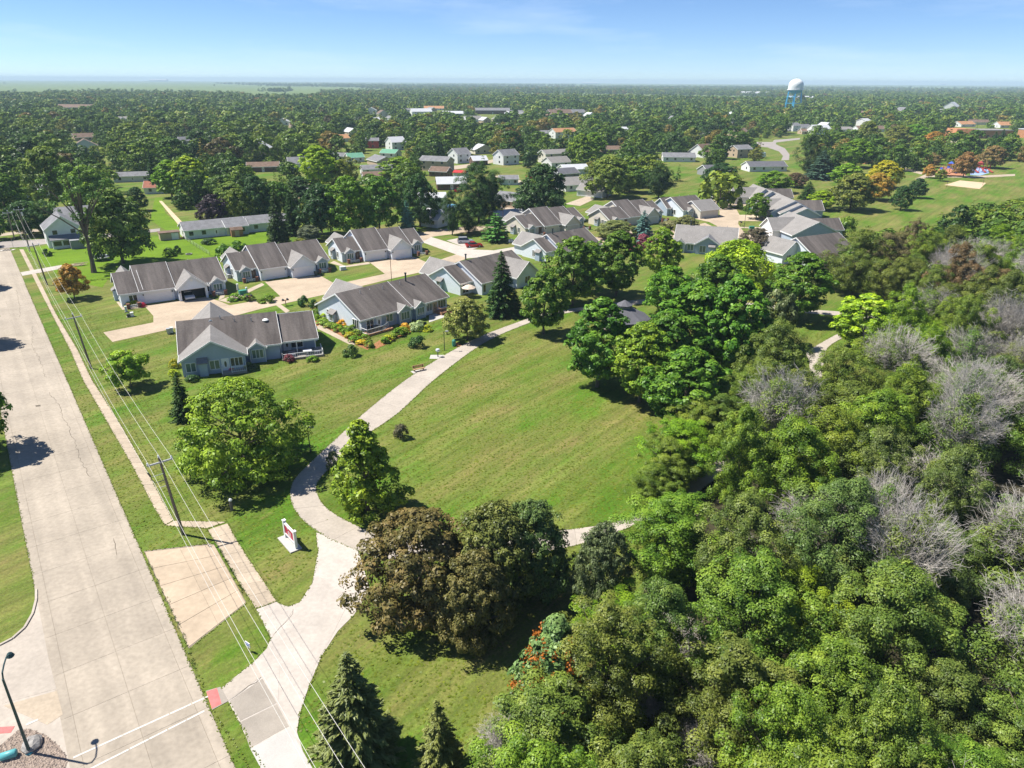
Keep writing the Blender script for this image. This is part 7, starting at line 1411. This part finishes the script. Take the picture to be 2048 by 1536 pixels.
# ------------------------------------------------------------------ vehicles
def side_prism(prof, y0, y1, inset=0.0):
    n = len(prof); v = [(x, y0 + inset * (z > 0.95), z) for x, z in prof] + [(x, y1 - inset * (z > 0.95), z) for x, z in prof]
    return v, [tuple(range(n)), tuple(range(2 * n - 1, n - 1, -1))] + [(i, n + i, n + (i + 1) % n, (i + 1) % n) for i in range(n)]
def car(label, x, y, deg, m, suv=False, truck=False, name='car'):
    t = thing(name, label, 'car' if not truck else 'truck', (x, y, 0.04), R(deg), 'parked vehicles')
    L, W, Hh = (4.6, 1.85, 1.68 if suv else 1.42); b = 0.86 if suv else 0.78
    body = [(-2.3, 0.35), (-2.25, 0.28), (2.2, 0.28), (2.3, 0.4), (2.28, 0.66), (1.9, b - 0.02), (1.0, b + 0.08), (-1.7 if not truck else -0.3, b + 0.1), (-2.25, b + 0.06 if not truck else b), (-2.32, 0.6)]
    ob('body', side_prism(body, -W / 2, W / 2), m, t)
    if truck: cab = [(-0.35, b), (1.0, b), (0.45, 1.65), (-0.2, 1.68)]; ob('tailgate', join(box(-2.3, -2.22, -W / 2, W / 2, b, b + 0.35), box(-2.22, -0.4, -W / 2, -W / 2 + 0.08, b, b + 0.35), box(-2.22, -0.4, W / 2 - 0.08, W / 2, b, b + 0.35)), m, t)
    elif suv: cab = [(-2.15, b + 0.05), (1.05, b + 0.05), (0.35, Hh - 0.06), (-1.85, Hh - 0.06)]
    else: cab = [(-1.75, b + 0.05), (1.1, b + 0.05), (0.25, Hh - 0.05), (-1.0, Hh - 0.05)]
    ob('glasshouse', side_prism(cab, -W / 2 + 0.06, W / 2 - 0.06, 0.16), 'glass', t)
    zt = cab[2][1]; ob('car_roof', join(box(cab[3][0] - 0.02, cab[2][0] + 0.04, -W / 2 + 0.2, W / 2 - 0.2, zt - 0.01, zt + 0.06)), m, t)
    for wx in (-1.4, 1.4):
        for wy in (-W / 2 + 0.1, W / 2 - 0.1):
            w = ob('wheel', tube([(wx, wy - 0.12, 0.33), (wx, wy + 0.12, 0.33)], 0.33, 12), 'tyre', t); s = 1 if wy > 0 else -1
            ob('rim', tube([(wx, wy + s * 0.12, 0.33), (wx, wy + s * 0.135, 0.33)], 0.2, 10), 'metal_grey', w)
    for s in (-1, 1): ob('headlight', box(2.2, 2.31, s * 0.7 - 0.2, s * 0.7 + 0.2, 0.52, 0.66), 'insulator', t); ob('tail_light', box(-2.34, -2.24, s * 0.72 - 0.18, s * 0.72 + 0.18, 0.62, 0.8), 'stop_red', t)
    return t
car('silver SUV on the estate parking bay beside the red car', *(-13.25, 198.99), 10, 'car_silver', True)
car('red sedan on the estate parking bay', *(-10.61, 193.85), 14, 'car_red')
car('white SUV at the top of the turning circle, left of the pair', *(77.91, 283.93), 100, 'car_white', True); car('white SUV at the top of the turning circle, right of the pair', *(81.80, 285.35), 95, 'car_white', True); car('white car side-on by the farthest duplex', *(84.97, 277.90), 2, 'car_white', True)
car('white car outside the tan gabled house', *(-2.59, 270.18), -10, 'car_white', True); car('red pickup on the town street behind the dark trees', *(8.36, 342.66), 15, 'car_red', False, True, 'pickup_truck'); car('red truck before the dark-sided bungalow', *(-22.27, 297.89), 70, 'car_red', False, True, 'pickup_truck')
car('white car in the open garage', *[(-68.0 + 0.55), (141.9 + 1.2)], 33.5 - 90, 'car_white')
for i, (p, m) in enumerate((((335.66, 583.12), 'car_blue'), ((325.06, 558.78), 'car_white'), ((350.87, 579.23), 'car_dark'), ((344.94, 564.63), 'car_silver'))): car('%s car from the left in the school lot' % ORD[i], *p, 5 + i * 8, m)
car('small red car at the mown strip by the fir clump', *(128.37, 331.57), 0, 'car_red')
t = thing('motorhome', 'white motorhome beside the tan house on the curving street', 'motorhome', P3((148.57, 448.38), 0.04), R(-4), 'parked vehicles')
ob('body', side_prism([(-3.8, 0.5), (3.0, 0.45), (3.4, 0.6), (3.5, 1.3), (3.0, 2.0), (3.3, 2.4), (3.0, 2.95), (-3.7, 3.0)], -1.15, 1.15), 'car_white', t)
for x in (-2.6, -0.8): ob('window', box(x - 0.5, x + 0.5, -1.18, -1.14, 1.6, 2.2), 'glass', t)
for x in (-2.4, 2.3):
    for s in (-1, 1): ob('wheel', tube([(x, s * 1.0 - 0.12, 0.42), (x, s * 1.0 + 0.12, 0.42)], 0.42, 12), 'tyre', t)

# ------------------------------------------------------------------ gazebo, playgrounds, water tower
t = thing('gazebo', 'octagonal grey-roofed gazebo with cupola among the maples', 'gazebo', P3((20.31, 123.90), 0), R(10))
oc = lambda r, z, k: (r * math.cos(R(22.5 + 45 * k)), r * math.sin(R(22.5 + 45 * k)), z)
ob('floor', extrude([oc(4.2, 0, k)[:2] for k in range(8)], 0, 0.2), 'grey_concrete', t)
for k in range(8):
    x, y, _ = oc(3.7, 0, k); ob('post', box(x - 0.1, x + 0.1, y - 0.1, y + 0.1, 0.2, 2.7), 'wood_deck', t)
    a, b, c, d = oc(4.9, 2.55, k), oc(4.9, 2.55, k + 1), oc(1.2, 4.3, k + 1), oc(1.2, 4.3, k)
    dn = lambda p: (p[0], p[1], p[2] - 0.12)
    ob('roof_panel', ([a, b, c, d, dn(a), dn(b), dn(c), dn(d)], [(0, 1, 2, 3), (7, 6, 5, 4), (0, 4, 5, 1), (1, 5, 6, 2), (2, 6, 7, 3), (3, 7, 4, 0)]), 'roof_slate', t)
ob('cupola', extrude([oc(1.0, 0, k)[:2] for k in range(8)], 4.1, 4.8), 'wall_grey', t); ob('cupola_roof', lathe([(1.5, 4.75), (1.5, 4.85), (0.05, 5.7)], 8), 'roof_slate', t)
def playground(label, x, y, deg, a, b, roof):
    t = thing('playground', label, 'playground', (x, y, 0), R(deg), 'playgrounds')
    for i, (px, hh) in enumerate(((-4, 1.6), (0, 2.2), (4, 1.4))):
        for dx in (-1, 1):
            for dy in (-1, 1): ob('post', tube([(px + dx, dy, 0), (px + dx, dy, hh + 2.2)], 0.09, 6), b, t)
        ob('platform', box(px - 1, px + 1, -1, 1, hh - 0.1, hh), 'metal_grey', t); ob('canopy', lathe([(1.75, hh + 2.2), (1.7, hh + 2.3), (0.05, hh + 3.3)], 4), roof if i != 1 else a, t)
        ob('guard', join(box(px - 1, px + 1, 0.95, 1.0, hh, hh + 0.9), box(px - 1, px - 0.95, -1, 1, hh, hh + 0.9)), a, t)
        n = 7; ps = [(px, -1 - 0.55 * k, hh * (1 - k / n) ** 1.2 + 0.15) for k in range(n + 1)]
        ob('slide', join(*[tube([(q[0] + dx, q[1], q[2] + (0.15 if dx else 0)) for q in ps], 0.2, 6) for dx in (-0.3, 0, 0.3)]), a if i % 2 else b, t)
    ob('bridge', box(-3, -1, -0.6, 0.6, 1.75, 1.85), a, t); ob('bridge', box(1, 3, -0.6, 0.6, 1.7, 1.8), b, t)
playground('blue and orange playground tower among the amber trees', *(221.87, 375.58), 12, 'play_blue', 'play_orange', 'play_red')
playground('red playground tower on the blue surface', *(238.63, 378.47), 8, 'play_red', 'play_red', 'play_red')
for k, (p, q) in enumerate((((189.92, 320.78), 0), ((209.07, 326.36), 0))):
    t = thing('net_post', '%s net post of the sand court' % ('left' if k == 0 else 'right'), 'post', P3(p, 0)); ob('post', tube([(0, 0, 0), (0, 0, 2.6)], 0.07, 6), 'metal_dark', t)
wx, wy = 470.0, 1284.0
t = thing('water_tower', 'water tower with white tank and bright blue legs', 'water tower', (wx, wy, 0), 0)
ob('tank', lathe([(11.6, 29.5), (12.0, 30.5), (12.0, 37.5), (11.2, 40.5), (9.2, 43.3), (6.0, 45.6), (2.5, 46.8), (0.1, 47.0)], 28), 'tower_white', t, smooth=True)
ob('tank_bowl', lathe([(1.2, 23.2), (4.5, 24.0), (8.0, 25.8), (10.6, 28.0), (11.5, 29.48)], 28), 'tower_blue', t, smooth=True)
ob('balcony', lathe([(12.05, 29.6), (13.4, 29.6), (13.4, 30.9), (13.3, 30.9), (13.3, 29.9), (12.05, 29.9)], 28), 'tower_white', t)
ob('riser', tube([(0, 0, 0), (0, 0, 23.4)], 1.1, 10), 'tower_blue', t)
for k in range(6):
    c, s = math.cos(R(60 * k + 15)), math.sin(R(60 * k + 15)); ob('leg', tube([(14.5 * c, 14.5 * s, 0), (11.2 * c, 11.2 * s, 29.4)], 0.75, 8), 'tower_blue', t)
    c2, s2 = math.cos(R(60 * k + 75)), math.sin(R(60 * k + 75))
    for z in (9, 19): q = 14.5 - 3.3 * z / 29.4; ob('brace', tube([(q * c, q * s, z), (q * c2, q * s2, z)], 0.28, 6), 'tower_blue', t)
    for z0, z1 in ((9, 19), (19, 28)): q0, q1 = 14.5 - 3.3 * z0 / 29.4, 14.5 - 3.3 * z1 / 29.4; ob('tie_rod', tube([(q0 * c, q0 * s, z0), (q1 * c2, q1 * s2, z1)], 0.12, 4), 'tower_blue', t)
ob('finial', tube([(0, 0, 46.9), (0, 0, 49)], 0.3, 6), 'metal_dark', t)

# ------------------------------------------------------------------ air
hz = bpy.data.materials.new('haze'); hz.use_nodes = True; n = hz.node_tree.nodes; n.clear()
vo = n.new('ShaderNodeVolumePrincipled'); vo.inputs['Color'].default_value = (0.66, 0.87, 1.0, 1); vo.inputs['Density'].default_value = 0.00013; vo.inputs['Anisotropy'].default_value = 0.0
mo = n.new('ShaderNodeOutputMaterial'); hz.node_tree.links.new(vo.outputs[0], mo.inputs['Volume'])
hb = ob('haze', box(-9500, 9500, -400, 14500, -1.5, 62), None); hb.data.materials.append(hz); hb['kind'] = 'stuff'; hb['label'] = 'pale blue summer haze over the far town'; hb['category'] = 'haze'
